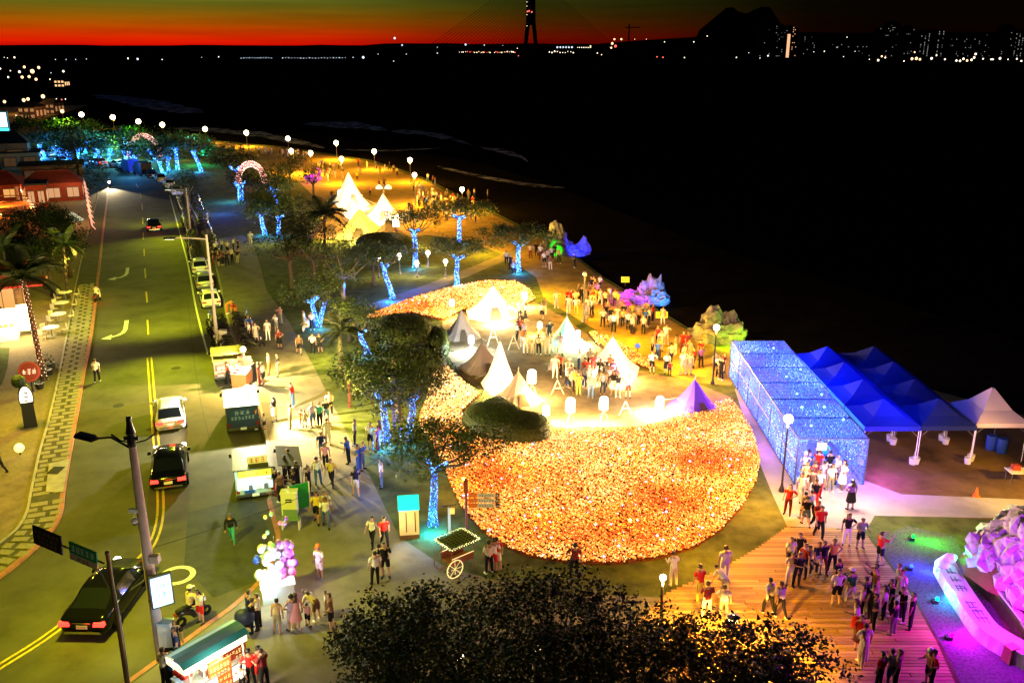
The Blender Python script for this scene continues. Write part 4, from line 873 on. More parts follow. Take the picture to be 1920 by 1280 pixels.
crowd('by the lit snack cart', '312 1290 w kt stand 330;326 1292 b kt stand 340;342 1286 k kt stand 20;352 1290 c kt stand 340 kid;330 1238 k kt stand 200;336 1250 n kt stand 120;474 1286 r kt stand 20;488 1282 r rs stand 30;456 1296 w kt stand 350 kid;497 1290 m kt stand 60', 'people by the lit snack cart')
crowd('by the flower field edge', '924 1072 w rs stand 10;934 1070 r ws stand 20;917 1074 i kt stand 30;1076 1082 m kt stand 0;1262 1098 w it stand 20', 'people by the flower field edge')
crowd('on the boardwalk', '1357 1087 w wt stand 15;1358 1122 w ht bend 30;1322 1158 m wt stand 10;1312 1128 r yt phone 20;1357 1160 w et stand 350;1440 1152 w kt walk 30 L;1462 1156 w kt walk 20;1480 1065 w ks stand 190;1497 1057 k kt stand 170;1480 1098 i wt phone 170;1492 1100 k kt stand 200;1514 1068 w kt sit 200;1505 1082 m kt stand 120;1531 1072 n ws walk 180;1541 1074 k mt walk 190;1557 1072 y kt stand 180;1565 1134 w ks stand 180;1594 1132 g wt walk 20 Cw;1583 1112 k kt bend 160;1566 1108 k kt stand 30;1635 1118 k kt photo 60;1640 1128 a ht phone 100;1680 1124 w kt stand 60;1684 1132 w wt stand 120;1655 1160 w kt stand 60 H;1648 1058 r ks photo 290;1612 1160 i kt stand 60;1622 1150 k ht phone 40;1630 1165 k kt stand 100;1604 1192 w rd stand 70;1610 1218 r md stand 170 H;1617 1240 w wt stand 10;1612 1252 i it phone 90;1637 1180 k kt stand 70;1668 1152 k kt phone 80;1690 1165 k kt stand 100;1645 1290 r kt stand 40;1668 1288 w js phone 20;1676 1290 p kt stand 60;1738 1285 t ks phone 100 Cw;1744 1290 r kt stand 80;1705 1180 k kt stand 60;1672 1190 k et stand 40', 'people on the boardwalk')
crowd('before the blue tunnel', '1585 1022 k wt stand 170 H;1612 1028 h ks stand 190;1475 964 r mt stand 150 H;1506 975 h ks walk 10;1525 952 k rt walk 0;1534 1008 r kt walk 180;1527 992 m kt walk 200;1518 972 w kt walk 10;1594 955 u kd stand 10 H;1510 985 k js walk 0;1535 935 w rt stroll 180;1519 935 a ws stroll 10;1502 940 w it stroll 180', 'people on the path to the tunnel')
crowd('in the tunnel mouth', '1506 900 w ks stand 180 Cw;1515 898 b bt stand 10;1530 896 r ms stand 0;1551 896 k wt stand 10;1508 918 i ws stand 180;1522 918 m it stand 20;1555 922 w ht stand 190 H;1576 920 w wd stand 90;1540 916 l lt stand 0;1565 905 w kt stand 100;1544 880 c bt stand 0;1534 874 b kt stand 180', 'people in the tunnel mouth')
crowd('beside the tall lamp', '1222 700 w ks stand 160;1250 701 w kd stand 180;1255 705 m kt stand 150 kid;1280 700 w is stand 190;1292 702 t et stand 180;1314 688 u kt stand 200;1347 706 w kt stand 170;1352 712 k kt stand 120;1341 700 e kt stand 200;1357 700 m kt stand 100', 'people beside the tall lamp')
crowd('on the middle promenade', '1232 648 r kt stand 140;1238 658 w lt stand 180;1249 645 w pt stand 160;1280 660 r mt stand 170;1290 662 m rt stand 200;1130 612 i kt stand 180;1144 612 k is stand 190;1150 622 w kt stand 170;1157 606 w wt walk 160;1178 618 w kt stand 180;1205 610 k kt photo 100;1216 612 w kt photo 80;1136 604 k mt stand 200;1170 604 k wt stand 150;1300 690 r kt stand 90', 'people on the middle promenade')
crowd('by the slim lamp', '1043 577 i pt stand 180;1064 574 r kt stand 200;1072 576 r ks stand 180;1078 578 w kt stand 190;1066 588 w it stand 150;1080 590 w yt stand 170;1102 590 w wt walk 180;1090 570 k kt stand 160;1097 560 e it stand 200;1104 564 a kt stand 100;1113 568 t kt stand 140;1119 560 i kt stand 200;1085 562 h kt stand 250;1108 552 k ht stand 200;1124 568 k kt stand 120;1020 590 e wt walk 200;1016 600 i ks stand 160', 'people by the slim lamp')
crowd('by the wide blue-trunk tree', '950 496 w kt stand 180;957 505 k kt stand 150;962 512 e kt sit 200;995 484 i mt stand 160;1006 480 k kt stand 180;1014 486 w mt stand 170;1020 500 w ks stand 200;1028 494 i kt stand 140;1034 488 w kt stand 180;1040 484 k mt stand 160;1032 506 a it stand 190;1078 502 k kt stand 100;1048 494 t kt stand 200;1024 476 a kt stand 120', 'people by the wide blue-trunk tree')
crowd('among the camp lamps', '952 602 w id stand 180 H;974 600 t kt stand 170;978 622 k kt stand 160;974 632 m kt stand 200;986 600 i kt stand 120;969 640 w kt stand 90;980 652 o it stand 170;985 664 w wt stand 190;998 664 w it stand 180 kid;1010 664 i kt stand 170;1026 666 i it stand 200;1034 660 w wt stand 180;1051 664 l wt stand 180;1030 640 k kt stand 200;983 640 p kt stand 140;1041 708 i it stand 170;1047 706 r kt stand 190;1056 704 h kt stand 180;1068 716 i ks stand 160 Ci;1084 740 y yt stand 190;1097 714 r kt stand 170;1107 745 e jt phone 160;1106 692 i kt stand 180;1112 702 m mt stand 200;1118 700 l kt stand 170;1124 716 k kt stand 150;1120 726 i it bend 200;1136 712 k kt stand 180;1142 706 r mt stand 170;1149 716 u kt stand 200 L;1140 728 w kt stand 170;1150 740 k wd stand 160;1158 744 k ws stand 180;1177 746 l rs stand 190;1130 734 t kt stand 150;1156 728 p kt stand 200', 'people among the camp lamps')
crowd('by the white promenade tent', '720 408 r kt stand 180;726 416 m kt stand 200;741 414 t kt stand 150;752 416 a kt stand 180;759 420 w kt stand 170;768 398 k kt stand 160;772 402 m kt stand 200;764 412 w it stand 180;778 424 t it stand 140;736 420 w kt stand 190;797 388 k kt stand 180;694 368 p kt stand 180;680 384 k kt stand 170;622 376 k kt stand 190;720 352 e kt stand 180;712 354 a kt stand 150', 'people by the white promenade tent')
far_crowd('at the beach edge of the promenade', [(745, 330), (688, 316), (706, 318), (722, 322), (730, 320), (738, 324), (672, 312), (816, 350), (838, 372), (850, 380), (895, 400), (900, 404), (812, 346), (802, 342)] + [(820 + i * 9, 378 + i * 5) for i in range(9)], 'figures at the beach edge')
# past the three hundred nearest, the rest of the crowd is one mass
spots = [(785 + i % 9 * 8.5 + R.uniform(-3, 3), 362 + i // 9 * 8 + (i % 9) * 3.0 + R.uniform(-3, 3)) for i in range(34)] + [(432 + i * 9 + R.uniform(-3, 3), 281 + i * 1.1 + R.uniform(-3, 3)) for i in range(15)] + [(535 + R.uniform(-5, 40), 292 + R.uniform(0, 8)) for i in range(10)] + [(598 + R.uniform(-10, 45), 318 + R.uniform(-4, 14)) for i in range(14)]
for bx, by, sx, sy, n in ((1120, 575, 26, 18, 16), (1195, 606, 34, 14, 14), (1100, 716, 40, 18, 14), (850, 385, 40, 16, 16), (1275, 676, 30, 14, 8), (640, 330, 40, 8, 12)):
    spots += [(bx + R.gauss(0, sx), by + R.gauss(0, sy)) for _ in range(n)]
mb = MB(); cms = [SKINS[1]] + [cloth(c) for c in 'wkripetbyn'] + [m_hair]
for x, y in spots:
    me = PM[R.choice(('stand', 'walk', 'stroll', 'phone'))]['far']; a = R.uniform(0, 6.28); mt = Matrix.Translation(G(x, y)) @ Matrix.Rotation(a, 4, 'Z'); sl = [0, R.choice((1, 1, 1, 3, 4, 5, 6, 7, 8, 9)), R.choice((2, 2, 6, 10, 1)), 11]
    o = len(mb.v); mb.v += [tuple(mt @ v.co) for v in me.vertices]; mb.f += [tuple(i + o for i in p.vertices) for p in me.polygons]; mb.m += [sl[p.material_index] for p in me.polygons]
mb.build('crowd', cms, None, True, kind='stuff')
# ================================================================== VEHICLES
m_glass = M('car_glass', (.008, .01, .012), .08, .6); m_tyre = M('tyre', (.012, .012, .012), .9, .1); m_rim = M('alloy_rim', (.35, .35, .36), .35, .5, .8); m_chrome = M('chrome_trim', (.55, .55, .55), .2, .5, 1)
m_tail = E('tail_lamp', (1, .03, .02), 5); m_tail_off = M('tail_lamp_glass', (.22, .015, .01), .2, .5); m_plate = M('number_plate', (.75, .75, .72), .6); m_black = M('black_plastic', (.012, .012, .012), .6)
def car_meshes(kind, paint):
    # stations from the rear bumper (y=0) to the nose; x out, z up; per station: half width, sill, mid, belt, roof half width, roof edge, roof crown
    if kind == 'hatch':
        S = [(0, .72, .34, .55, .78, .66, .80, .82), (.06, .82, .24, .52, .86, .74, .93, .95), (.30, .87, .20, .50, .93, .70, 1.22, 1.25), (.62, .88, .19, .50, .96, .66, 1.42, 1.46), (1.3, .89, .18, .50, .96, .65, 1.47, 1.52), (2.1, .89, .18, .5, .95, .65, 1.46, 1.51), (2.6, .89, .18, .5, .94, .66, 1.38, 1.43), (3.1, .88, .18, .5, .93, .72, 1.08, 1.11), (3.35, .87, .2, .5, .91, .76, .95, .98), (3.95, .83, .22, .48, .80, .66, .83, .87), (4.2, .72, .28, .45, .64, .5, .66, .68)]; rw, fw, cab = (1, 3), (6, 8), (1, 8); wb = (.75, 3.35)
    else:
        S = [(0, .74, .36, .56, .84, .62, .87, .88), (.08, .86, .26, .53, .93, .72, .97, .99), (.55, .92, .22, .52, .98, .74, 1.02, 1.05), (.95, .93, .2, .52, .98, .72, 1.12, 1.16), (1.55, .935, .19, .52, .97, .66, 1.38, 1.42), (2.2, .935, .19, .52, .96, .64, 1.44, 1.49), (2.85, .93, .19, .52, .95, .64, 1.41, 1.46), (3.35, .93, .19, .52, .94, .68, 1.20, 1.25), (3.75, .92, .2, .52, .92, .76, .99, 1.02), (4.5, .88, .22, .50, .82, .68, .86, .91), (4.82, .76, .3, .45, .66, .5, .68, .70)]; rw, fw, cab = (2, 4), (6, 8), (2, 8); wb = (.95, 3.85)
    def pts(s, off=0):
        y, w, zs, zm, zb, rwid, ze, zc = s; w += off; rwid += off * .7; ze += off * .6; zc += off
        half = [(0, zs), (w * .86, zs), (w * .97, zs + .08), (w, zm), (w * .985, (zm + zb) / 2), (w * .95, zb), (rwid, ze), (rwid * .55, zc - .012), (0, zc)]
        return [Vector((x, y, z)) for x, z in half] + [Vector((-x, y, z)) for x, z in half[-2:0:-1]]
    body = MB(); n = 16; V = [p for s in S for p in pts(s)]; F = []
    for i in range(len(S) - 1):
        for k in range(n): F.append((i * n + k, i * n + (k + 1) % n, (i + 1) * n + (k + 1) % n, (i + 1) * n + k))
    F.append(tuple(range(n - 1, -1, -1))); F.append(tuple((len(S) - 1) * n + k for k in range(n)))
    body.add(V, F)
    def panel(i0, i1, ks, name, ins=.06, off=.012):
        mb = MB(); A, B = S[i0], S[i1]
        rows = [pts(s, off) for s in S[i0:i1 + 1]]
        for ra, rb in zip(rows, rows[1:]):
            for k in ks: mb.quad(ra[k], ra[(k + 1) % n], rb[(k + 1) % n], rb[k])
        c = sum((Vector(v) for v in mb.v), Vector()) / len(mb.v)
        mb.v = [tuple(c + (Vector(v) - c) * (1 - ins)) for v in mb.v]; return mb.mesh(name, m_glass, True)
    P = {'body': body.mesh('body', paint, True), 'rear_window': panel(rw[0], rw[1], (6, 7, 8, 9), 'rear_window', .10), 'windscreen': panel(fw[0], fw[1], (6, 7, 8, 9), 'windscreen', .10),
         'side_window': [panel(cab[0] + 1, cab[1] - 1, (5,), 'side_window', .10), panel(cab[0] + 1, cab[1] - 1, (10,), 'side_window', .10)]}
    wh = MB(); wh.lathe([(.19, -.1), (.30, -.11), (.325, -.07), (.325, .07), (.30, .11), (.19, .1)], 16); P['tyre'] = wh.mesh('tyre', m_tyre, True)
    rm = MB(); rm.lathe([(.001, .07), (.06, .085), (.19, .095), (.2, .04)], 10); P['rim'] = rm.mesh('rim', m_rim)
    P['S'] = S; P['wb'] = wb; P['pts'] = pts; return P
def car(p, rz, P, label, lit=True, group=None, scale=1.0, red_plate=False):
    t = thing('car', label, 'car', p, rz, group); t.scale = (scale,) * 3; S = P['S']
    put('body', P['body'], t); put('rear_window', P['rear_window'], t); put('windscreen', P['windscreen'], t)
    for m in P['side_window']: put('side_window', m, t)
    for y in P['wb']:
        for s in (-1, 1):
            w = put('wheel', P['tyre'], t, (s * (S[3][1] - .06), y, .325)); w.rotation_euler = (0, rad(90) * s, 0); put('rim', P['rim'], w)
    zb = S[0][4]; w0 = S[1][1]
    for s in (-1, 1):
        MB().box((s * (w0 - .19), .02, zb - .06), (.42, .2, .16), 0, 0, .85).build('tail_light', m_tail if lit else m_tail_off, t)
        MB().box((s * (S[-2][1] - .14), S[-1][0] - .16, S[-2][4] - .08), (.28, .3, .12), 0, 0, .8).build('headlight', E('head_lamp', (1, .95, .85), 4) if lit else m_chrome, t)
        ym = S[-4][0] - .05; mb = MB(); mb.box((s * (S[-4][1] + .1), ym, S[-4][4] + .06), (.2, .1, .14), 0, 0, .8); mb.build('mirror', P['body'].materials[0], t)
    MB().box((0, -.02, zb - .2), (.42, .03, .15)).build('number_plate', m_plate, t)
    MB().box((0, -.01, S[0][2] + .06), (w0 * 1.7, .12, .10), 0, 0, .9).build('bumper', m_chrome if not red_plate else m_black, t)
    MB().box((0, .0, zb - .03), (w0 * .8, .05, .03)).build('trim_strip', m_chrome, t)
    if lit: point('tail_glow', (0, -.6, zb - .35), 5, (1, .05, .02), .2, t)
    return t
m_carwhite = M('car_paint_white', (.72, .72, .70), .25, .5); m_carblack = M('car_paint_black', (.004, .004, .005), .10, .22); m_cargrey = M('car_paint_silver', (.38, .38, .39), .3, .5, .4); m_carred = M('car_paint_red', (.35, .03, .02), .3, .5)
CW, CB, CS = car_meshes('hatch', m_carwhite), car_meshes('sedan', m_carblack), car_meshes('hatch', m_cargrey); CSW = car_meshes('sedan', m_carwhite); CHB = car_meshes('hatch', m_carblack); CR = car_meshes('hatch', m_carred)
def heading(a, b): d = G(*b, 0) - G(*a, 0); return math.atan2(-d.x, d.y)
HR = heading((300, 935), (284, 720)); car(G(322, 812, 0), heading((320, 812), (314, 744)), CW, 'white hatchback driving away on the double yellow line')
car(G(318, 925, 0), heading((318, 925), (322, 848)), CB, 'black saloon with bright red tail lights behind the white hatchback')
a, b = (158, 1202), (248, 1086); car(G(*a, 0), heading(a, b), CB, 'large black saloon turning at the bottom left, passing under the sign post', scale=1.03)
car(G(290, 436, 0), heading((290, 436), (287, 400)), CHB, 'small dark car far up the road with red tail lights')
for px, py, r, P, lab in ((377, 516, 88, CW, 'white car parked at the kerb behind the street light, farthest of three'), (386, 545, 88, CS, 'silver car parked at the kerb behind the street light, middle of three'), (398, 580, 86, CW, 'white car parked at the kerb behind the street light, nearest of three')):
    car(G(px, py, 0), heading((398, 580), (372, 500)), P, lab, False, 'cars parked among the scooters', .95)
for px, py, P, lab in ((330, 366, CSW, 'white car at the head of the parked row where the road bends'), (316, 352, CW, 'white car second in the parked row at the bend'), (300, 341, CS, 'silver car third in the parked row at the bend'), (284, 333, CB, 'dark car fourth in the parked row at the bend'), (243, 317, CS, 'silver car parked beyond the blue tarpaulin van'), (228, 313, CSW, 'pale car near the far end of the road'), (190, 309, CR, 'red car at the far end of the road by the conifer')):
    car(G(px + 4, py + 2, 0), heading((322, 362), (292, 337)) if px > 250 else heading((243, 317), (205, 311)), P, lab, px == 190, 'cars parked along the bend')
for px, py, P, lab in ((78, 290, CR, 'red-lit car on the far road by the leftmost blue trunk'), (100, 294, CSW, 'white car on the far road below the blue trunks'), (128, 302, CS, 'grey car on the far road right of the white one'), (122, 308, CSW, 'light car at the kerb of the far road')): car(G(px, py, 0), heading((130, 300), (60, 280)), P, lab, px == 78, 'cars on the far road')
m_cyan = E('cyan_light', (.1, .65, .9), 1.3)
def van(px, py, rz, L, W, Hh, label, body, roofm, signs=(), name='food_truck', light=None, hatch=True):
    t = thing(name, label, 'food truck', G(px, py, 0), rz)
    MB().box((0, L * .36 + .02, .32 + (Hh - .32) / 2), (W, L * .72, Hh - .32), 0, 0, .97).build('cargo_box', body, t)
    mb = MB(); mb.prism([(-W * .48, 0), (W * .48, 0), (W * .48, .8), (-W * .48, .8)], 0, 1); mb = MB()
    y0 = L * .74; prof = [(y0, .32), (L, .32), (L, .8), (L - .12, .95), (L - .45, Hh - .12), (y0, Hh - .08)]
    n = len(prof); mb.add([(s * W * .47, y, z) for s in (-1, 1) for y, z in prof], [tuple(range(n)), tuple(range(2 * n - 1, n - 1, -1))] + [(i, (i + 1) % n + 0, n + (i + 1) % n, n + i)[::-1] for i in range(n)]); mb.build('cab', body, t)
    MB().quad((-W * .42, L - .14, .99), (W * .42, L - .14, .99), (W * .40, L - .43, Hh - .17), (-W * .40, L - .43, Hh - .17)).build('windscreen', m_glass, t)
    MB().box((0, L * .36, Hh + .03), (W * 1.06, L * .76, .06)).build('roof', roofm, t)
    for y in (.55, L - .7):
        for s in (-1, 1):
            w = MB(); w.lathe([(.15, -.09), (.26, -.1), (.29, -.06), (.29, .06), (.26, .1), (.15, .09)], 14); o = w.build('wheel', m_tyre, t, True, (s * (W / 2 - .08), y, .29)); o.rotation_euler = (0, rad(90), 0)
            r_ = MB(); r_.lathe([(.001, .04), (.14, .07), (.16, .0)], 8); put('rim', r_.mesh('rim', m_rim), o)
    for s in (-1, 1):
        MB().box((s * (W / 2 - .12), .0, .62), (.16, .06, .22)).build('tail_light', m_tail_off, t)
        mb = MB(); mb.cyl((s * W / 2, L - .5, 1.2), (s * (W / 2 + .14), L - .45, 1.25), .015, .015, 5); mb.box((s * (W / 2 + .2), L - .45, 1.28), (.13, .06, .22)); mb.build('mirror', m_black, t)
    MB().box((0, -.04, .38), (W * .98, .1, .14)).build('bumper', m_chrome, t); MB().box((0, -.1, .40), (.36, .02, .16)).build('number_plate', m_plate, t)
    return t
def flat_sign(parent, c, w, h, ux, uz, board, ink, rows, seed, name='sign_panel', th=.05, per=None):
    ux = Vector(ux).normalized(); uz = Vector(uz).normalized(); nn = ux.cross(uz); c = Vector(c); mb = MB()
    q = [c + ux * (w / 2 * a) + uz * (h / 2 * b) for a, b in ((-1, -1), (1, -1), (1, 1), (-1, 1))]
    mb.add([v for v in q] + [v - nn * th for v in q], [(0, 1, 2, 3), (7, 6, 5, 4), (1, 0, 4, 5), (2, 1, 5, 6), (3, 2, 6, 7), (0, 3, 7, 4)]); o = mb.build(name, board, parent)
    if rows:
        mb = MB(); hh = h * .84 / len(rows)
        for i, n in enumerate(rows):
            ww = min(w * .88, n * hh * .95); glyph_row(mb, n, ww, hh * .8, c - ux * ww / 2 + uz * (h * .42 - hh * (i + .9)), ux, uz, .004, seed + i)
        mb.build('lettering', ink, o, kind='stuff')
    return o
m_inkred = M('ink_red', (.6, .02, .02), .6); m_inkblack = M('ink_black', (.02, .02, .02), .6); m_inkwhite = M('ink_white', (.8, .8, .8), .6); m_inkgold = E('ink_gold', (1, .6, .2), 1.2); m_signwhite = M('sign_white', (.75, .74, .70), .5)
# second truck: grey roof, navy tailgate
t = van(458, 813, heading((458, 813), (447, 735)), 4.2, 1.9, 1.78, 'navy food truck with a shiny grey roof and a white lamp on top', M('truck_navy', (.012, .035, .08), .35, .5), M('zinc_roof', (.32, .34, .36), .35, .5, .5))
flat_sign(t, (0, -.012, 1.22), 1.6, .8, (1, 0, 0), (0, 0, 1), M('tailgate_navy', (.012, .05, .10), .4, .4), M('ink_pale_blue', (.35, .5, .6), .5), [3, 7], 5, 'tailgate')
p = G(458, 813, 0); o = thing('work_lamp', 'dazzling white work lamp on the roof of the navy food truck', 'lamp', (p.x + .1, p.y + 1.2, 1.84))
MB().cyl((0, 0, 0), (0, 0, .55), .03, .03, 6).build('stand', m_post, o); MB().ball((0, 0, .62), .24, 12, 8).build('bulb', E('work_bulb', (.85, .95, 1), 16), o, True); point('work_light', (0, -.1, 1.05), 6500, (1, .93, .68), .12, o)
mb = spot('work_spill', (1.1, .2, .9), (6.5, -1.5, -1.8), 16000, (1, .68, .28), 108, .8, .1, o)
# third truck: green-black box with a white roof sign, pale lit tail
t = van(481, 938, heading((481, 938), (474, 848)), 3.6, 1.95, 1.78, 'dark green food truck with a white roof sign and pale blue lit rear', M('truck_pale_blue', (.45, .62, .68), .4, .4), M('truck_dark_green', (.05, .06, .02), .5, .3))
flat_sign(t, (.22, .62, 1.99), 1.0, .42, (1, 0, 0), (0, .45, .9), m_signwhite, m_inkred, [3], 11, 'roof_sign')
flat_sign(t, (.05, -.05, 1.55), 1.6, .34, (1, 0, 0), (0, 0, 1), E('yellow_sign', (1, .62, .04), .75), m_inkred, [6], 12, 'yellow_sign')
MB().box((0, -.03, 1.0), (1.75, .04, .66)).build('lit_counter', E('counter_glow', (.55, .88, 1), .8), t)
MB().box((-.3, -.09, .60), (.5, .03, .14)).build('blue_plate', M('blue_plate', (.02, .08, .3), .4), t)
for i in range(4): MB().box((-.6 + i * .38, -.10, .84), (.22, .1, .2 + .06 * (i % 2)), 0, 0, .8).build('food_tub', [m_signwhite, M('tub_steel', (.4, .42, .45), .3, .5, .8)][i % 2], t)
p = G(481, 938, 0); point('counter_light', (p.x, p.y - .8, 1.5), 60, (.7, .95, 1), .2)
o = thing('side_awning', 'black awning over the counter side of the dark green truck', 'awning', (p.x + .72, p.y + 1.75, 0), heading((481, 938), (474, 848)))
MB().add([(0, -1.3, 1.75), (1.25, -1.3, 1.55), (1.25, 1.3, 1.55), (0, 1.3, 1.75), (0, -1.3, 1.71), (1.25, -1.3, 1.51), (1.25, 1.3, 1.51), (0, 1.3, 1.71)], [(0, 1, 2, 3), (7, 6, 5, 4), (0, 4, 5, 1), (1, 5, 6, 2), (2, 6, 7, 3), (3, 7, 4, 0)]).build('canvas', m_black, o)
for y in (-1.25, 1.25): MB().cyl((1.2, y, PK), (1.2, y, 1.53), .02, .02, 5).build('pole', m_post, o)
# first truck: snack stall with an olive roof, hatch open and a bright bulb
t = van(430, 716, heading((430, 716), (421, 655)), 3.6, 1.9, 1.55, 'snack truck with an olive canopy roof and a red and white open side', M('truck_cream', (.5, .42, .38), .5, .3), M('olive_canvas', (.16, .15, .035), .8, .2))
flat_sign(t, (.0, -.02, 1.1), 1.7, .5, (1, 0, 0), (0, 0, 1), M('stall_red', (.35, .05, .04), .6), m_inkwhite, [5], 21, 'menu_panel')
MB().box((0, -.35, .86), (1.8, .6, .05)).build('counter', M('steel_counter', (.5, .52, .54), .3, .5, .7), t)
MB().box((0, .9, 2.05), (2.1, 1.9, .08)).build('canopy', M('olive_canvas'), t)
for s in (-1, 1): MB().cyl((s * .95, .05, 1.5), (s * .95, .05, 2.05), .02, .02, 5).build('canopy_pole', m_post, t)
p = G(461, 712); o = thing('stall_lamp', 'dazzling warm bulb hanging beside the snack truck', 'lamp', p)
MB().cyl((0, 0, 0), (0, 0, 2.3), .025, .025, 6).build('stand', m_post, o); MB().ball((0, 0, 2.25), .20, 10, 8).build('bulb', E('stall_bulb', (1, .8, .45), 16), o, True); point('stall_light', (.1, -.25, 2.45), 10000, (1, .64, .22), .12, o)
o = thing('snack_counter', 'orange lit snack counter with trays beside the first truck', 'stall', G(455, 718))
MB().box((0, 0, .45), (1.0, 1.6, .9)).build('cabinet', M('stall_orange', (.55, .2, .06), .6), o); MB().box((0, 0, .93), (1.1, 1.7, .05)).build('top', M('steel_counter'), o)
for i in range(5): MB().box((-.25 + .45 * (i % 2), -.6 + i * .3, 1.0), (.3, .22, .1), 0, 0, .85).build('tray', m_signwhite if i % 2 else M('stall_red'), o)
MB().box((.0, .85, 1.35), (.95, .05, .7)).build('back_board', M('stall_red'), o)
# ---- scooters
def scooter():
    t = thing('scooter', 'dark scooter parked in the tight row between the white line and the walk', 'scooter', (0, 0, 0), 0, 'scooters parked in a row')
    b = M('scooter_black', (.02, .02, .022), .3, .5)
    mb = MB(); mb.tube([(0, -.55, .62), (0, -.30, .66), (0, .0, .50), (0, .2, .32), (0, .48, .42), (0, .58, .78)], [.12, .16, .15, .11, .10, .06], 8); mb.box((0, .22, .28), (.28, .36, .08)); mb.build('body', b, t, True)
    MB().tube([(0, -.62, .78), (0, -.3, .80), (0, .05, .76)], [.09, .13, .09], 8).build('seat', m_black, t, True)
    for y in (-.45, .68):
        w = MB(); w.lathe([(.12, -.05), (.21, -.055), (.235, 0), (.21, .055), (.12, .05)], 12); o = w.build('wheel', m_tyre, t, True, (0, y, .235)); o.rotation_euler = (0, rad(90), 0)
    mb = MB(); mb.tube([(0, .68, .24), (0, .58, .85), (0, .52, 1.0)], .03, 6); mb.tube([(-.33, .42, 1.02), (0, .52, 1.0), (.33, .42, 1.02)], .02, 6)
    for s in (-1, 1): mb.tube([(s * .2, .47, 1.02), (s * .3, .45, 1.2)], .01, 4); mb.ball((s * .31, .45, 1.22), (.06, .02, .05), 6, 4)
    mb.build('handlebar', m_chrome, t); MB().box((0, .62, .84), (.22, .1, .16), 0, 0, .8).build('headlight', M('lamp_glass', (.6, .6, .6), .2, .6), t); MB().box((0, -.66, .66), (.2, .05, .1)).build('tail_light', m_tail_off, t)
    return t
sc0 = scooter(); first = True
def place_scooter(x, y, rz, label=None, group=None):
    global first
    o = sc0 if first else copy_tree(sc0); first = False
    o.location = (x, y, 0); o.rotation_euler = (0, 0, rz)
    if label: o['label'] = label
    return o
inner = LN([(352, 415), (362, 455), (374, 498), (388, 530)], 0, 1); segs = [((340, 412), (357, 500), 22), ((384, 604), (408, 668), 12), ((330, 378), (338, 404), 8)]
for a, b, n in segs:
    A, B = G(*a, 0), G(*b, 0)
    for i in range(n):
        q = A.lerp(B, (i + .5) / n); place_scooter(q.x + .9 + R.uniform(-.15, .15), q.y, HR + rad(80 + R.uniform(-9, 9)))
        if i % 2 == 0: place_scooter(q.x + 2.7 + R.uniform(-.15, .15), q.y + .7, HR + rad(-100 + R.uniform(-9, 9)))
q = G(360, 1166, 0); o = place_scooter(q.x, q.y, rad(-40), 'scooter standing in the road with a rider in a white helmet'); del o['group']
person(360, 1160, 'i', 'kt', 'sit', -40, 'rider in pale top and white helmet on the scooter in the road', 'scooter riders', world=Vector((q.x + .0, q.y, .30)), extra='LCw')
q = G(183, 566, 0); o = place_scooter(q.x, q.y, rad(5), 'scooter riding away along the left kerb with a red glow'); del o['group']
person(183, 566, 'i', 'wt', 'sit', 5, 'scooter rider in pale top riding away along the left kerb', 'scooter riders', world=Vector((q.x, q.y - .05, .30)), extra='Ck'); point('rear_glow', (q.x + .6, q.y - .5, .7), 30, (1, .12, .04), .1)
q = G(206, 350, 0); o = place_scooter(q.x, q.y, HR + rad(180), 'scooter with a bright headlight coming down the road'); del o['group']
person(206, 350, 'k', 'kt', 'sit', 180, 'scooter rider in dark clothes coming down the road behind a headlight', 'scooter riders', world=Vector((q.x, q.y + .05, .30)), extra='Ck')
spot('scooter_beam', (q.x + .45, q.y - .95, .85), (q.x + 5.5, q.y - 11, 0), 14000, (1, .8, .45), 45, .6, .08); put('headlamp', MB().ball((0, .76, .86), .2, 10, 7).mesh('headlamp', E('scooter_lamp', (1, .88, .6), 14), True), o)
crowd('in the far roadway', '238 322 w kt stand;246 321 k kt stand', 'people in the far roadway', 0)
# ================================================================== STREET FURNITURE OF THE NEAR JUNCTION
m_conc = M('pole_concrete', (.50, .38, .33), .75, .25, var=.15, vscale=2)
p = G(304, 1241, 0); h = H(304, 1241, 836, 0); P0 = p
t = thing('utility_pole', 'tall pinkish concrete pole with black arm lamp at the street corner', 'utility pole', p)
MB().lathe([(.20, 0), (.19, h * .5), (.13, h)], 14).build('pole', m_conc, t, True)
MB().lathe([(.15, h * .30), (.20, h * .31), (.20, h * .315), (.15, h * .325)], 14).build('band', m_post, t)
mb = MB(); mb.lathe([(.10, h), (.16, h + .1), (.13, h + .45), (.17, h + .5), (.1, h + .85), (.09, h + 1.1), (.001, h + 1.12)], 10); mb.box((.0, 0, h + .3), (.5, .1, .12)); mb.build('siren', m_darkpost, t)
for s in (-1, 1): mb = MB(); mb.tube([(0, 0, h + .1), (s * .45, .1, h + .18), (s * .75, .15, h + .38)], .03, 5); mb.build('bracket', m_darkpost, t)
e = at_depth(172, 822, p.y + .9) - p
MB().tube([(0, 0, h - .12), (e.x * .5, e.y * .5, h + .14), (e.x, e.y, e.z)], [.05, .04, .04], 6).build('arm', m_darkpost, t)
d = Vector((e.x, e.y, 0)).normalized(); MB().box((e.x + d.x * .3, e.y + d.y * .3, e.z + .03), (.95, .34, .16), math.atan2(d.y, d.x), 0, .8).build('lamp_head', m_darkpost, t)
spot('corner_light', (e.x + d.x * .3, e.y + d.y * .3, e.z - .2), (e.x - .5, e.y + 9, -p.z), 7800, (.93, .88, .012), 150, .5, .15, t)
q = at_depth(252, 970, p.y - .1) - p
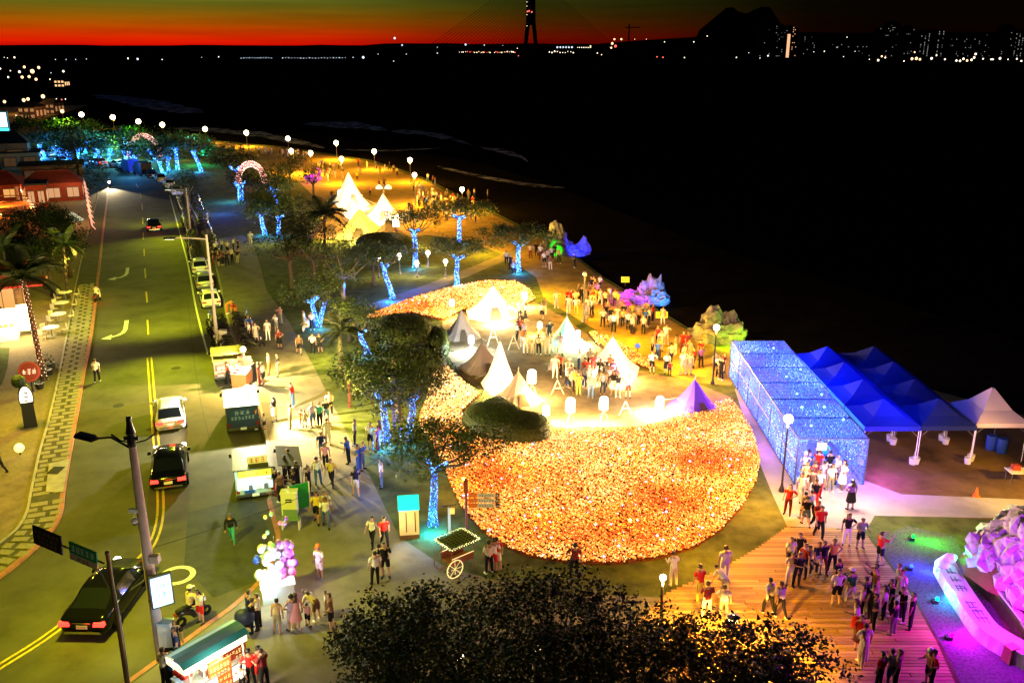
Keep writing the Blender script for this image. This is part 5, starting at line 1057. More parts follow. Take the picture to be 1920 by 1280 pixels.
mb = MB(); mb.tube([(-.05, -.1, q.z + .25), (q.x + .1, q.y, q.z + .25), (q.x, q.y, q.z + .1)], .03, 5); mb.box((q.x, q.y, q.z + .28), (.34, .12, .14)); mb.build('camera_bracket', m_signwhite, t)
mb = MB(); mb.ball((q.x, q.y, q.z - .12), .14, 12, 8); mb.build('dome_housing', m_signwhite, t, True); MB().ball((q.x, q.y, q.z - .19), .115, 12, 8).build('dome_glass', m_glass, t, True)
q = at_depth(303, 1107, p.y - .25) - p
o = thing('light_box', 'glowing blue-white light box sign fixed to the concrete pole', 'light box', p + q, face(p) + rad(8))
MB().box((0, .06, 0), (.80, .14, 1.32)).build('frame', m_darkpost, o); MB().box((0, -.02, 0), (.70, .03, 1.2)).build('panel', E('light_box_panel', (.60, .84, 1), .95), o)
mb = MB(); glyph_row(mb, 2, .4, .22, (-.2, -.04, -.25), (1, 0, 0), (0, 0, 1), .004, 31); glyph_row(mb, 3, .35, .14, (-.18, -.04, .15), (1, 0, 0), (0, 0, 1), .004, 32); mb.build('lettering', M('ink_blue', (.02, .12, .3), .5), o, kind='stuff')
point('light_box_spill', (-.1, -.7, -.3), 55, (.5, .8, 1), .3, o)
q = at_depth(306, 1048, p.y - .1) - p; MB().box((.28, -.05, q.z), (.34, .3, .28), 0, 0, .9).build('speaker', M('speaker_beige', (.5, .38, .3), .6), t)
q = at_depth(318, 1187, p.y - .1) - p
mb = MB(); mb.box((.34, -.05, q.z), (.5, .42, 1.0)); mb.build('control_box', m_signwhite, t); MB().box((.34, -.05, q.z + .515), (.46, .38, .03)).build('box_lid', M('lid_grey', (.12, .16, .18), .4), t)
mb = MB(); mb.box((.30, -.05, .85), (.34, .3, .5)); mb.build('meter_box', m_black, t)
# direction sign
p = G(247, 1335, 0); t = thing('direction_sign', 'tall direction sign post with a black board and a green-white board', 'road sign', p); h = at_depth(201, 1036, p.y).z
MB().lathe([(.085, 0), (.075, h * .5), (.07, h)], 10).build('post', M('sign_post_bronze', (.16, .10, .05), .5, .4, .3), t, True); MB().ball((0, 0, h), .09, 8, 6).build('post_cap', M('sign_post_bronze'), t, True)
a = at_depth(196, 1056, p.y) - p; b = at_depth(64, 1000, p.y + 1.35) - p; ux = (a - b).normalized()
MB().tube([a, b], .03, 6).build('arm', m_post, t)
MB().tube([a + Vector((0, 0, -.9)), a.lerp(b, .16)], .022, 5).build('brace', m_post, t)
uz = Vector((0, 0, 1)) - ux * ux.z; uz.normalize()
c = a.lerp(b, .29) - uz * .05 + Vector((0, -.05, 0)); flat_sign(t, c + uz * .16, 1.25, .42, ux, uz, M('sign_green', (.02, .28, .10), .5), m_inkwhite, [5], 41, 'green_board'); flat_sign(t, c - uz * .19, 1.25, .24, ux, uz, M('sign_tan', (.55, .42, .28), .5), m_inkblack, [3], 42, 'white_board')
c = a.lerp(b, .80) + Vector((0, -.05, 0)); flat_sign(t, c, 1.35, .72, ux, uz, M('sign_black', (.035, .02, .015), .5), M('ink_tan', (.35, .22, .15), .5), [6, 5, 5], 43, 'black_board')
MB().tube([(p.x * 0 + .09, -.02, 1.2), (.14, -.04, 3.0), (.05, -.02, h - .9)], .02, 5).build('cable', M('cable_grey', (.3, .28, .25), .6), t)
# unseen street light added at the near kerb, to light the sign boards
p2 = Vector((-9.5, 15, 0)); t = thing('street_light', 'unseen street light added at the near kerb beyond the bottom of the picture', 'street light', p2); MB().lathe([(.15, 0), (.09, 8)], 10).build('pole', m_post, t, True); MB().tube([(0, 0, 7.9), (1.2, .8, 8.2)], .05, 6).build('arm', m_post, t); MB().box((1.5, 1.0, 8.2), (.8, .3, .14), .6).build('lamp_head', m_darkpost, t); spot('added_near_light', (1.5, 1.0, 8.0), (4.0, 14, 0), 700, (1, .82, .3), 130, .6, .15, t)
# overhead wire across the road from the concrete pole
A = P0 + Vector((0, 0, H(304, 1241, 1030, 0))); Bp = G(880, 845) + Vector((0, 0, 3.2))
mb = MB(); pts = [A.lerp(Bp, k / 12) - Vector((0, 0, 1.0 * math.sin(math.pi * k / 12))) for k in range(13)]; mb.tube(pts, .012, 4); tag(mb.build('overhead_wire', m_black), 'thin black wire slung from the concrete pole across the walk', 'wire')
# ---- left forecourt furniture
p = G(62, 735); t = thing('round_sign', 'round dark red shop sign with white characters on a post', 'sign', p, face(p)); h = H(62, 735, 697)
MB().cyl((0, .1, 0), (0, .1, h), .06, .05, 8).build('post', m_darkpost, t)
mb = MB(); mb.lathe([(.001, 0), (.62, 0), (.70, .05), (.70, .14), (.001, .14)], 24); o = mb.build('disc', M('sign_maroon', (.16, .02, .015), .5), t, False, (0, .12, h)); o.rotation_euler = (rad(78), 0, rad(-12)); o.data.flip_normals()
mb = MB(); mb.lathe([(.60, .15), (.66, .16), (.60, .165)], 24); r_ = mb.build('rim', M('stall_red'), o)
mb = MB(); glyph_row(mb, 3, .9, .42, (-.45, -.21, .15), (1, 0, 0), (0, 1, 0), .01, 51); mb.build('lettering', E('neon_white_red', (1, .55, .45), 1.2), o, kind='stuff')
point('sign_light', (.2, -.9, h), 25, (1, .4, .3), .2, t)
p = G(58, 800); t = thing('lantern_sign', 'tall black sign stand with a glowing white oval panel', 'sign', p, face(p)); h = H(58, 800, 722)
MB().box((0, .1, h * .3), (.75, .5, h * .6), 0, 0, .9).build('stand', m_darkpost, t); mb = MB(); mb.ball((0, 0, h * .70), (.38, .10, h * .29), 18, 10); mb.build('panel', E('oval_panel', (1, .85, .6), 2.2), t, True)
mb = MB(); mb.lathe([(.36, -.12), (.42, -.12), (.42, .12), (.36, .12)], 20); o = mb.build('surround', m_darkpost, t, False, (0, .03, h * .70)); o.rotation_euler = (rad(90), 0, 0); o.scale = (1, h * .29 / .38, 1)
mb = MB(); glyph_row(mb, 1, .3, .8, (-.15, -.115, h * .58), (1, 0, 0), (0, 0, 1), .004, 52); mb.build('lettering', m_inkblack, t, kind='stuff')
mb = MB(); mb.ball((-.25, .25, h * 1.08), (.42, .38, .42), 9, 6); mb.build('shrub_top', m_shadedleaf[0], t)
p = G(38, 852); t = thing('globe_bollard', 'small yellow globe lamp on the forecourt lawn', 'lamp', p); MB().cyl((0, 0, 0), (0, 0, .2), .05, .05, 8).build('base', m_darkpost, t); MB().ball((0, 0, .42), .27, 12, 8).build('globe', E('yellow_globe', (1, .75, .2), 2.2), t, True); point('globe_light', (.2, -.3, .9), 25, (1, .75, .3), .1, t)
crowd('on the forecourt lawn', '3 888 k kt walk 90', 'people on the forecourt')
# planters along the pavement
for i, (px, py) in enumerate(((97, 690), (92, 702), (75, 728))):
    p = G(px, py); t = thing('planter', 'dark potted shrub on the forecourt edge by the round sign', 'planter', p, 0, 'potted shrubs by the round sign'); MB().lathe([(.001, 0), (.24, 0), (.32, .4), (.28, .4), (.001, .36)], 10).build('pot', m_darkpost, t); put('plant', leaf_mesh('plant', [((0, 0, .7), (.4, .4, .4))], 160, .14, i, m_shadedleaf), t)
# ---- white tables of the terrace
def table(px, py, label, r=.62):
    p = G(px, py); t = thing('cafe_table', label, 'table', p, 0, 'white terrace tables'); mb = MB(); mb.lathe([(.001, .74), (r, .74), (r, .78), (.001, .78)], 16); mb.build('tabletop', m_signwhite, t); MB().cyl((0, 0, .03), (0, 0, .74), .05, .05, 8).build('leg', m_post, t); mb = MB(); mb.lathe([(.3, 0), (.28, .03), (.001, .04)], 12); mb.build('foot', m_post, t)
    for k, a in enumerate((0.6, 2.6, 4.4)):
        c = thing('cafe_chair', label.replace('round white table', 'pale chair at the table'), 'chair', p + Vector((math.cos(a) * .95, math.sin(a) * .95, 0)), a + rad(90), 'pale terrace chairs'); MB().box((0, 0, .44), (.42, .42, .05)).build('seat', M('chair_cream', (.5, .42, .28), .6), c); MB().box((0, -.2, .68), (.42, .04, .42)).build('backrest', M('chair_cream'), c)
        for x, y in ((-.18, -.18), (.18, -.18), (.18, .18), (-.18, .18)): MB().cyl((x, y, 0), (x, y, .42), .018, .018, 5).build('leg', m_post, c)
for px, py, w in ((98, 630, 'nearest the palm'), (112, 604, 'second beyond the palm'), (118, 582, 'third beyond the palm'), (124, 562, 'farthest under the dark tree')): table(px, py, f'round white table on the narrow terrace, {w}', .62)
# ---- right side of the plaza
p = G(545, 966); t = thing('utility_cabinet', 'white electrical cabinet beside the kerb, in front of the green panel', 'cabinet', p); MB().box((0, 0, .72), (.75, .5, 1.15), rad(5)).build('box', m_signwhite, t); MB().box((0, 0, 1.33), (.82, .58, .06), rad(5)).build('lid', m_signwhite, t); MB().box((0, 0, .07), (.6, .4, .14), rad(5)).build('plinth', m_post, t)
mb = MB(); mb.box((.02, -.265, 1.0), (.3, .02, .06), rad(5)); mb.box((.02, -.265, .88), (.3, .02, .06), rad(5)); mb.build('vent', m_inkblack, t)
p = G(563, 955); t = thing('green_panel', 'upright green screen panel beside the white cabinet', 'panel', p, rad(32)); MB().box((0, 0, .75), (1.1, .05, 1.35)).build('board', M('panel_green', (.01, .22, .03), .5), t)
for s in (-1, 1): MB().box((s * .52, .0, .72), (.06, .1, 1.44)).build('upright', m_signwhite, t)
p = G(547, 990); t = thing('folding_stand', 'glass-topped display stand in front of the white cabinet', 'stand', p); MB().box((0, 0, .55), (.9, .45, .06)).build('tabletop', M('stand_glass', (.15, .25, .2), .15, .6), t)
for x in (-.4, .4): MB().box((x, 0, .27), (.05, .4, .54)).build('leg', m_signwhite, t)
MB().box((0, 0, .8), (.7, .04, .4)).build('display_board', M('stand_glass'), t)
# toy and balloon seller
p = G(522, 1112); t = thing('toy_stall', 'glittering toy stall heaped with white, blue and pink balloons', 'stall', p, face(p))
MB().box((0, -.4, .4), (1.3, .8, .8)).build('table', m_signwhite, t); MB().box((0, -.4, .83), (1.4, .9, .05)).build('tabletop', M('stall_cloth', (.6, .62, .65), .7), t)
bal = [('balloon_white', (.75, .75, .75), 0), ('balloon_ice', (.45, .65, .75), 0), ('balloon_lilac', (.5, .35, .7), 0), ('balloon_rose', (.75, .2, .4), 0), ('balloon_violet', (.25, .08, .6), 0), ('balloon_mint', (.3, .65, .5), 0), ('balloon_blue', (.03, .08, .45), 0), ('balloon_yellow', (.75, .65, .2), 0)]
bms = [MB().ball((0, 0, 0), (1, 1, 1.12), 12, 8).mesh('balloon', M(n_, c, .25, .5), True) for n_, c, _ in bal]
rr = random.Random(9)
for k in range(64):
    a = rr.uniform(0, 6.28); u = rr.random() ** .5; z = rr.uniform(.75, 2.25); w = (1.0 - abs(z - 1.4) * .35); x, y = u * w * math.cos(a) * .95, .25 + u * w * math.sin(a) * .6
    i = rr.choice((0, 0, 0, 1, 1, 5)) if x < .15 else rr.choice((2, 3, 3, 4, 4, 2)); 
    if x < -.75: i = rr.choice((0, 1, 6))
    o = put('balloon', bms[i], t, (x, y, z)); s = rr.uniform(.10, .2); o.scale = (s, s, s)
MB().cyl((0, .25, 0), (0, .25, 2.6), .03, .02, 6).build('pole', m_post, t)
for k in range(7): MB().tube([(0, .25, 1.1 + .18 * k), (.8 * math.cos(k * 1.7), .25 + .5 * math.sin(k * 1.7), 1.2 + .18 * k)], .012, 4).build('rod', m_post, t)
for k in range(10):
    o = put('balloon', bms[(2, 3, 4, 7, 5)[k % 5]], t, (rr.uniform(-.4, .7), .35 + rr.uniform(0, .3), 2.1 + .16 * k)); o.scale = (.09, .09, .09)
point('toy_light_front', (-.2, -.9, 1.9), 230, (.9, .95, 1), .12, t); point('toy_light_pink', (.9, -.5, 1.6), 60, (1, .25, .8), .1, t); point('toy_light_blue', (-.5, -1.0, .9), 70, (.6, .85, 1), .1, t)
MB().ball((-.2, -.3, 1.05), (.42, .3, .25), 12, 8).build('lit_bundle', E('lit_bundle', (.95, .97, 1), 2.2), t, True)
p = G(462, 1190); t = thing('folding_stool', 'folding stool with a blue and black bag beside the toy stall', 'stool', p)
for s in (-1, 1): mb = MB(); mb.tube([(-.22, s * .15, 0), (.22, s * .15, .5)], .015, 5); mb.tube([(.22, s * .15, 0), (-.22, s * .15, .5)], .015, 5); mb.build('leg_pair', M('chair_cream'), t)
MB().box((0, 0, .52), (.5, .4, .05)).build('seat', m_black, t); MB().ball((0, 0, .85), (.42, .32, .36), 10, 7).build('bag', M('bag_navy', (.012, .02, .06), .5), t, True)
# snack cart at the bottom
p = G(398, 1290); rz = rad(-38); t = thing('snack_cart', 'brightly lit snack cart with a teal awning and red menu boards', 'stall', p, rz)
MB().box((0, 0, .45), (1.0, 2.3, .8)).build('cabinet', M('cart_cream', (.6, .48, .28), .5), t); MB().box((0, 0, .88), (1.15, 2.45, .06)).build('counter', M('steel_counter'), t)
for x, y in ((-.5, -1.1), (.5, -1.1), (.5, 1.1), (-.5, 1.1)): MB().cyl((x, y, .9), (x, y, 1.85), .025, .025, 6).build('post', m_signwhite, t)
mb = MB()
for k in range(5): a, b = -.62 + 1.24 * k / 5, -.62 + 1.24 * (k + 1) / 5; za, zb = 2.08 - .22 * (a / .62) ** 2, 2.08 - .22 * (b / .62) ** 2; mb.quad((a, -1.35, za), (b, -1.35, zb), (b, 1.35, zb), (a, 1.35, za), (0, 1, 0, 1, 0)[k])
mb.build('awning', [M('awning_teal', (.03, .22, .26), .5), M('awning_ice', (.3, .55, .6), .5)], t)
MB().box((.56, 0, 1.72), (.04, 2.5, .26)).build('lit_valance', E('valance', (1, .85, .5), 1.8), t); MB().box((-.56, 0, 1.72), (.04, 2.5, .26)).build('valance', m_signwhite, t)
MB().box((0, -1.28, 1.72), (1.1, .04, .26)).build('valance', E('valance'), t)
MB().box((.525, 0, .5), (.03, 2.2, .6)).build('lit_front', E('cart_front', (1, .9, .7), 1.4), t)
for k in range(4): MB().box((-.25 + .4 * (k % 2), -.8 + .5 * k, 1.02), (.34, .34, .22), 0, 0, .8).build('tray', [M('stall_red'), m_signwhite, M('stall_orange', (.55, .2, .06), .6)][k % 3], t)
for k in range(3): MB().ball((-.15 + .2 * k, -1.2, 1.35), .12, 10, 7).build('lantern', M('lantern_red', (.55, .02, .02), .5), t, True)
point('cart_light', (.1, .2, 1.6), 220, (1, .80, .5), .2, t); point('cart_front_light', (1.3, -.3, 1.7), 320, (1, .8, .55), .2, t)
for k, (px, py, lab) in enumerate(((446, 1272, 'dark red menu board with small gold writing beside the snack cart'), (418, 1300, 'orange-red board leaning at the near end of the snack cart'))):
    p = G(px, py); t = thing('menu_board', lab, 'sign', p, rad(48)); flat_sign(t, (0, 0, .75), .9, 1.25, (1, 0, 0), (0, 0, 1), M('board_dark_red', (.13, .02, .015), .6) if k == 0 else M('board_orange', (.6, .12, .03), .6), m_inkgold, [6, 6, 5, 6], 60 + k, 'board'); MB().box((0, .12, .1), (.8, .4, .05)).build('foot', m_darkpost, t)
ribbon('kerb', [G(450, 1190), G(418, 1232), G(372, 1290), G(340, 1330)], .16, PK + .004, M('wall_white', (.62, .60, .55), .7), .16)
# yellow cabinet booth with a cyan roof
p = G(768, 1003); t = thing('lit_booth', 'pale yellow booth with a glowing cyan top behind the plaza', 'booth', p, rad(8)); h = H(768, 1003, 945)
MB().box((0, 0, .1), (.95, .7, .2)).build('plinth', M('booth_brown', (.12, .06, .02), .7), t); MB().box((0, 0, .2 + (h - .3) / 2), (.92, .66, h - .3)).build('body', M('booth_yellow', (.72, .56, .26), .5), t)
for x in (-.14, .28): MB().box((x, -.337, .2 + (h - .3) / 2), (.05, .02, h - .6)).build('seam', M('booth_brown'), t)
MB().add([(-.5, -.37, h - .08), (.5, -.37, h - .08), (.5, .37, h + .3), (-.5, .37, h + .3), (-.5, -.37, h - .14), (.5, -.37, h - .14), (.5, .37, h - .14), (-.5, .37, h - .14)], [(0, 1, 2, 3), (0, 4, 5, 1), (1, 5, 6, 2), (2, 6, 7, 3), (3, 7, 4, 0)]).build('roof', E('cyan_roof', (.02, .85, .85), .9), t)
point('booth_light', (-.5, -1.6, 1.2), 130, (1, .8, .45), .2, t)
# finger post with direction blades, solar lamp
p = G(875, 1000); t = thing('finger_post', 'brown finger post with orange, cream and black direction blades', 'signpost', p); h = H(875, 1000, 897)
MB().cyl((0, 0, 0), (0, 0, h), .06, .06, 8).build('post', m_rust, t); MB().box((0, 0, h * .86), (.2, .16, h * .2)).build('sleeve', M('sleeve_red', (.25, .05, .02), .6), t)
z1 = at_depth(900, 938, p.y).z - p.z
for k in range(3):
    zz = z1 + .28 - k * .27
    MB().box((.32, 0, zz), (.42, .05, .2)).build('arrow_blade', M('blade_orange', (.7, .16, .02), .6), t); fs_ = flat_sign(t, (.95, -.03, zz), .82, .2, (1, 0, 0), (0, 0, 1), M('blade_cream', (.6, .55, .42), .6), m_inkblack, [6], 70 + k, 'blade'); flat_sign(t, (1.48, -.03, zz), .2, .22, (1, 0, 0), (0, 0, 1), M('sign_black'), m_inkwhite, [1], 80 + k, 'symbol_tile')
p = G(843, 1000); t = thing('solar_lamp', 'cream post with a tilted black solar panel', 'solar lamp', p); h = H(843, 1000, 950); MB().box((0, 0, h / 2), (.12, .12, h)).build('post', M('blade_cream'), t); MB().box((-.02, 0, h + .1), (.62, .55, .04), rad(20), 0, 1, rad(-25)).build('solar_panel', M('solar_black', (.012, .008, .012), .25, .5), t); MB().box((.16, 0, h - .2), (.2, .16, .26)).build('lamp_box', E('solar_box', (1, .5, .1), 1), t)
# little flower cart with a trellis roof
p = G(858, 1066); t = thing('garden_cart', 'little wooden cart with a light-strung trellis roof at the field edge', 'cart', p, rad(40)); m_cart = M('cart_red_wood', (.22, .08, .05), .7); m_rope = E('rope_light', (1, .7, .3), 1.0); h = H(858, 1066, 1012)
MB().box((0, 0, .55), (1.2, .8, .08)).build('bed', m_cart, t)
for s in (-1, 1):
    MB().box((0, s * .4, .72), (1.2, .04, .3)).build('side_rail', m_cart, t); MB().tube([(-.6, s * .42, .88), (.6, s * .42, .88)], .02, 5).build('rope_light', m_rope, t)
for x, y in ((-.58, -.4), (.58, -.4), (.58, .4), (-.58, .4)): MB().cyl((x, y, .0 if x > 0 else .3), (x, y, h - .05), .025, .025, 6).build('post', m_cart, t)
mb = MB()
for k in range(9): mb.box((-.75 + 1.5 * k / 8, 0, h), (.03, 1.25, .03))
for k in range(8): mb.box((0, -.6 + 1.2 * k / 7, h + .035), (1.55, .03, .03))
mb.build('trellis', M('trellis_green', (.16, .18, .06), .7), t, kind='stuff')
MB().box((0, 0, h - .04), (1.5, 1.2, .02)).build('roof_sheet', M('trellis_sheet', (.03, .04, .015), .8), t)
rope = [Vector((x, y, h + .05)) for x, y in ((-.78, -.63), (.78, -.63), (.78, .63), (-.78, .63), (-.78, -.63))]; put('light_string', led_wrap([(rope, [.02] * 5)], 130, 3, [E('fairy_yellow', (.9, 1, .3), 1.6), E('fairy_warm', (1, .85, .5), 2)], .028), t, kind='stuff')
w = MB()
for k in range(20): a, b = math.tau * k / 20, math.tau * (k + 1) / 20; w.tube([(.42 * math.cos(a), 0, .42 * math.sin(a)), (.42 * math.cos(b), 0, .42 * math.sin(b))], .025, 5)
for k in range(8): a = math.tau * k / 8; w.tube([(0, 0, 0), (.42 * math.cos(a), 0, .42 * math.sin(a))], .012, 4)
for s in (-1, 1): w.build('wheel', m_rope if s < 0 else m_cart, t, False, (-.5, s * .5, .42))
# ================================================================== CAMP TENTS
m_canvas = M('tent_canvas_white', (.68, .63, .54), .85, .1); m_canvas_br = M('tent_canvas_brown', (.26, .15, .07), .85, .1); m_canvas_pu = M('tent_canvas_purple', (.14, .06, .40), .8, .15); m_canvas_gr = M('tent_canvas_grey', (.32, .24, .20), .85, .1); m_canvas_te = M('tent_canvas_teal', (.3, .55, .48), .8, .1)
def tipi(px, py, ptop, w, label, mat, rz=0, sides=4, light=0, lcol=(1, .78, .4), doormat=None, group='camp tents', flare=.86):
    p = G(px, py); h = H(px, py, ptop); t = thing('camp_tent', label, 'tent', p, rad(rz), group); mb = MB(); r = w / 2 * (1.414 if sides == 4 else 1)
    prof = [(1, 0), (flare * .72, h * .25), (.42 * flare, h * .55), (.03, h)]; ph = math.pi / 4 if sides == 4 else 0
    k = sides * 3
    def pt(a, u, z):
        if sides == 4: c = 1 / max(abs(math.cos(a)), abs(math.sin(a))) / 1.414
        else: c = 1
        return (r * u * c * math.cos(a), r * u * c * math.sin(a), z)
    vs = [pt(math.tau * i / k + .001, u, z) for u, z in prof for i in range(k)]
    mb.add(vs, [(a * k + i, a * k + (i + 1) % k, (a + 1) * k + (i + 1) % k, (a + 1) * k + i) for a in range(3) for i in range(k)]); mb.build('canvas', mat, t)
    d = MB(); f = r / (1.414 if sides == 4 else 1)
    d.add([(-w * .13, -f * .99 - .02, 0.02), (w * .13, -f * .99 - .02, .02), (w * .05, -f * .62 - .02, h * .36), (-w * .05, -f * .62 - .02, h * .36)], [(0, 1, 2, 3)]); d.build('door_flap', doormat or M('door_dark', (.08, .05, .03), .9), t)
    MB().cyl((0, 0, h - .15), (0, 0, h + .35), .035, .03, 6).build('pole', m_post, t)
    for i in range(4):
        a = i * math.pi / 2 + math.pi / 4; MB().tube([(f * .55 * math.cos(a), f * .55 * math.sin(a), h * .3), (f * 1.75 * math.cos(a), f * 1.75 * math.sin(a), .0)], .012, 4).build('guy_rope', M('rope_pale', (.5, .45, .35), .8), t)
    if light: point('tent_light', (0, -w * .75, .6), light, lcol, .2, t)
    return t
m_glowtent = M('tent_canvas_glowing', (.7, .65, .55), .85, .1, emit=1.0, ecol=(1, .78, .42), sampling='FRONT'); m_glowyel = M('tent_canvas_yellow_glow', (.6, .45, .15), .85, .1, emit=.9, ecol=(1, .66, .10), sampling='FRONT')  # canvas emits: lamplight on the tents put into the material
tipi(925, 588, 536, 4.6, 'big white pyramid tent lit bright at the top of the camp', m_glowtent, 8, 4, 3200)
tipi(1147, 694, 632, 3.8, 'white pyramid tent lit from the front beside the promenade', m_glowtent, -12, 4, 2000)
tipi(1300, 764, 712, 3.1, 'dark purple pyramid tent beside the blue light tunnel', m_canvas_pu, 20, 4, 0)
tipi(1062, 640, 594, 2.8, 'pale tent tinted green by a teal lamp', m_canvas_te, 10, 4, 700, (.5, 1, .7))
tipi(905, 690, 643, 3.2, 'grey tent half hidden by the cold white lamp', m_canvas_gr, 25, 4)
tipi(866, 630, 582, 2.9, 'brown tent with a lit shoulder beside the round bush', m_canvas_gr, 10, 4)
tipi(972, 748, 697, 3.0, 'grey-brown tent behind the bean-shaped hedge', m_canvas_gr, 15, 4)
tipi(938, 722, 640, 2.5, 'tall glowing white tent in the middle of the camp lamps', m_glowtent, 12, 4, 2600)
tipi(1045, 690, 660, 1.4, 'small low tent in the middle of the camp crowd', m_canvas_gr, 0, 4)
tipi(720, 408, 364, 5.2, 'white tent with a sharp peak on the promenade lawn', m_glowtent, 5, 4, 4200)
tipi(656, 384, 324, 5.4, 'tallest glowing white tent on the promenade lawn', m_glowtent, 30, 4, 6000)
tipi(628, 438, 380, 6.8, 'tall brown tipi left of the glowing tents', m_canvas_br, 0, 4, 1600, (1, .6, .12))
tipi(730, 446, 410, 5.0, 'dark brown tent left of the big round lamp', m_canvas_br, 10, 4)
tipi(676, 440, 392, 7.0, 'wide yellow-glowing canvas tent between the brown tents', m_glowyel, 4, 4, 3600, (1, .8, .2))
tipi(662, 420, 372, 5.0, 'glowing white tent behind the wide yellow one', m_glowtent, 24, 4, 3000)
# A-frame signs and swings on the camp
for px, py, ptop, lab in ((925, 648, 612, 'slim white wooden easel frame in the camp'), (1045, 740, 712, 'leaning white plank frame by the round lamps'), (1172, 776, 752, 'pale wooden post sign at the front of the camp'), (963, 655, 628, 'second pale easel frame behind the tall lamp')):
    p = G(px, py); h = H(px, py, ptop); t = thing('easel_frame', lab, 'frame', p, rad(R.uniform(-30, 30)))
    for s in (-1, 1): MB().tube([(s * .45, 0, 0), (0, 0, h)], .035, 5).build('leg', M('pale_wood', (.62, .5, .32), .7), t)
    MB().box((0, 0, h * .45), (.5, .04, .07)).build('crossbar', M('pale_wood'), t)
# ---- blue round marker and yellow notices on the promenade
for px, py, ptop, col, lab, w in ((1195, 662, 648, 'sign_blue', 'small round blue sign on a thin post by the flower band', .35), (1240, 606, 590, 'notice_yellow', 'yellow notice board at the beach edge', 1.0), (1172, 536, 524, 'notice_gold', 'small yellow notice beside the purple rock', .8)):
    p = G(px, py); h = H(px, py, ptop); t = thing('notice_sign', lab, 'sign', p); MB().cyl((0, 0, 0), (0, 0, h), .025, .025, 6).build('post', m_post, t)
    m_ = E(col, (.05, .12, .8) if 'blue' in col else (1, .75, .03), .8)
    if w < .5: o = MB().lathe([(.001, -.02), (.2, -.02), (.2, .02), (.001, .02)], 14).build('disc', m_, t, False, (0, 0, h)); o.rotation_euler = (rad(75), 0, 0)
    else: flat_sign(t, (0, -.03, h), w, .55, (1, 0, 0), (0, .2, 1), m_, m_inkblack, [4], 90)
# ================================================================== BLUE TUNNEL OF LIGHTS
TA, TB, TC = G(1489, 908), G(1613, 902), G(1367, 706)
ln = TC.y - TA.y; wd = TB.x - TA.x; ht = H(1489, 908, 822)
t = thing('light_tunnel', 'long box-shaped tunnel hung with a dense net of blue and white lights', 'light tunnel', TA); m_truss = M('truss_blue_white', (.06, .08, .25), .4, .4, .3)
dx = (TC.x - TA.x) / ln
def TP(x, y, z): return Vector((x + dx * y, y, z))
nb = 6
for i in range(nb + 1):
    y = ln * i / nb; mb = MB()
    mb.tube([TP(0, y, 0), TP(0, y, ht)], .05, 6); mb.tube([TP(wd, y, 0), TP(wd, y, ht)], .05, 6); mb.tube([TP(0, y, ht), TP(wd, y, ht)], .05, 6); mb.build('frame_hoop', m_truss, t)
for x, z in ((0, ht), (wd, ht), (0, ht * .5), (wd, ht * .5), (0, .06), (wd, .06)): MB().tube([TP(x, 0, z), TP(x, ln, z)], .045, 6).build('rail', m_truss, t)
leds = [E('net_blue', (.08, .18, 1), 1.0), E('net_sky', (.12, .36, 1), 1.05), E('net_white', (.42, .68, 1), 1.3), E('net_violet', (.16, .08, 1), .9)]
def net(name, o, u, v, su, sv, dens, seed):
    rr = random.Random(seed); mb = MB(); o = Vector(o); u = Vector(u); v = Vector(v); U, Vl = u.length, v.length; nu = int(U / su); nv = int(Vl / sv)
    for i in range(nu):
        for j in range(nv):
            if rr.random() > dens: continue
            q = o + u * ((i + rr.uniform(.2, .8)) / nu) + v * ((j + rr.uniform(.1, .9)) / nv); s = rr.uniform(.022, .040)
            w = noise.noise(q * .45) * .6 + rr.gauss(0, .33); mi = 2 if w > .58 else 1 if w > .10 else 3 if w < -.45 else 0
            mb.add([q + Vector(c) * s for c in ((1, 0, 0), (-.5, .87, 0), (-.5, -.87, 0), (0, 0, 1.3), (0, 0, -1.3))], [(0, 1, 3), (1, 2, 3), (2, 0, 3), (1, 0, 4), (2, 1, 4), (0, 2, 4)], mi)
    mb.build(name, leds, t, kind='stuff')
m_net = M('net_mesh', (.02, .04, .30), .8, .1)
X = Vector((wd, 0, 0)); Yv = Vector((dx * ln, ln, 0)); Z = Vector((0, 0, ht))
net('light_net', Z, X, Yv, .095, .085, .9, 1); net('light_net', (0, 0, 0), Yv, Z, .085, .095, .9, 2); net('light_net', X, Yv, Z, .10, .11, .85, 3)
net('light_net', (0, -.02, 0), X * .13, Z, .08, .10, .95, 4); net('light_net', X * .60 + Vector((0, -.02, 0)), X * .40, Z, .08, .10, .95, 5); net('light_net', Vector((0, -.02, ht * .93)), X, Z * .07, .08, .07, .95, 6)
mb = MB()                                            # the mesh cloth the lights are knotted into: open strings
for k in range(int(ln / .55)):
    y = (k + .5) * .55; mb.tube([TP(0, y, 0), TP(0, y, ht), TP(wd, y, ht), TP(wd, y, 0)], .012, 3)
for k in range(7): mb.tube([TP(wd * k / 6, 0, ht), TP(wd * k / 6, ln, ht)], .012, 3)
mb.build('net_strings', m_net, t, kind='stuff')
m_sheer = M('sheer_glow_cloth', (.03, .06, .45), .8, .1, emit=.9, ecol=(.08, .17, 1)); nt = m_sheer.node_tree; trn = nt.nodes.new('ShaderNodeBsdfTransparent'); mx = nt.nodes.new('ShaderNodeMixShader'); mx.inputs[0].default_value = .34; nt.links.new(trn.outputs[0], mx.inputs[1]); nt.links.new(nt.nodes['Principled BSDF'].outputs[0], mx.inputs[2]); nt.links.new(mx.outputs[0], nt.nodes['Material Output'].inputs[0]); m_sheer.cycles.emission_sampling = 'NONE'  # glow of the net lights put into the cloth as emission
e_ = .035
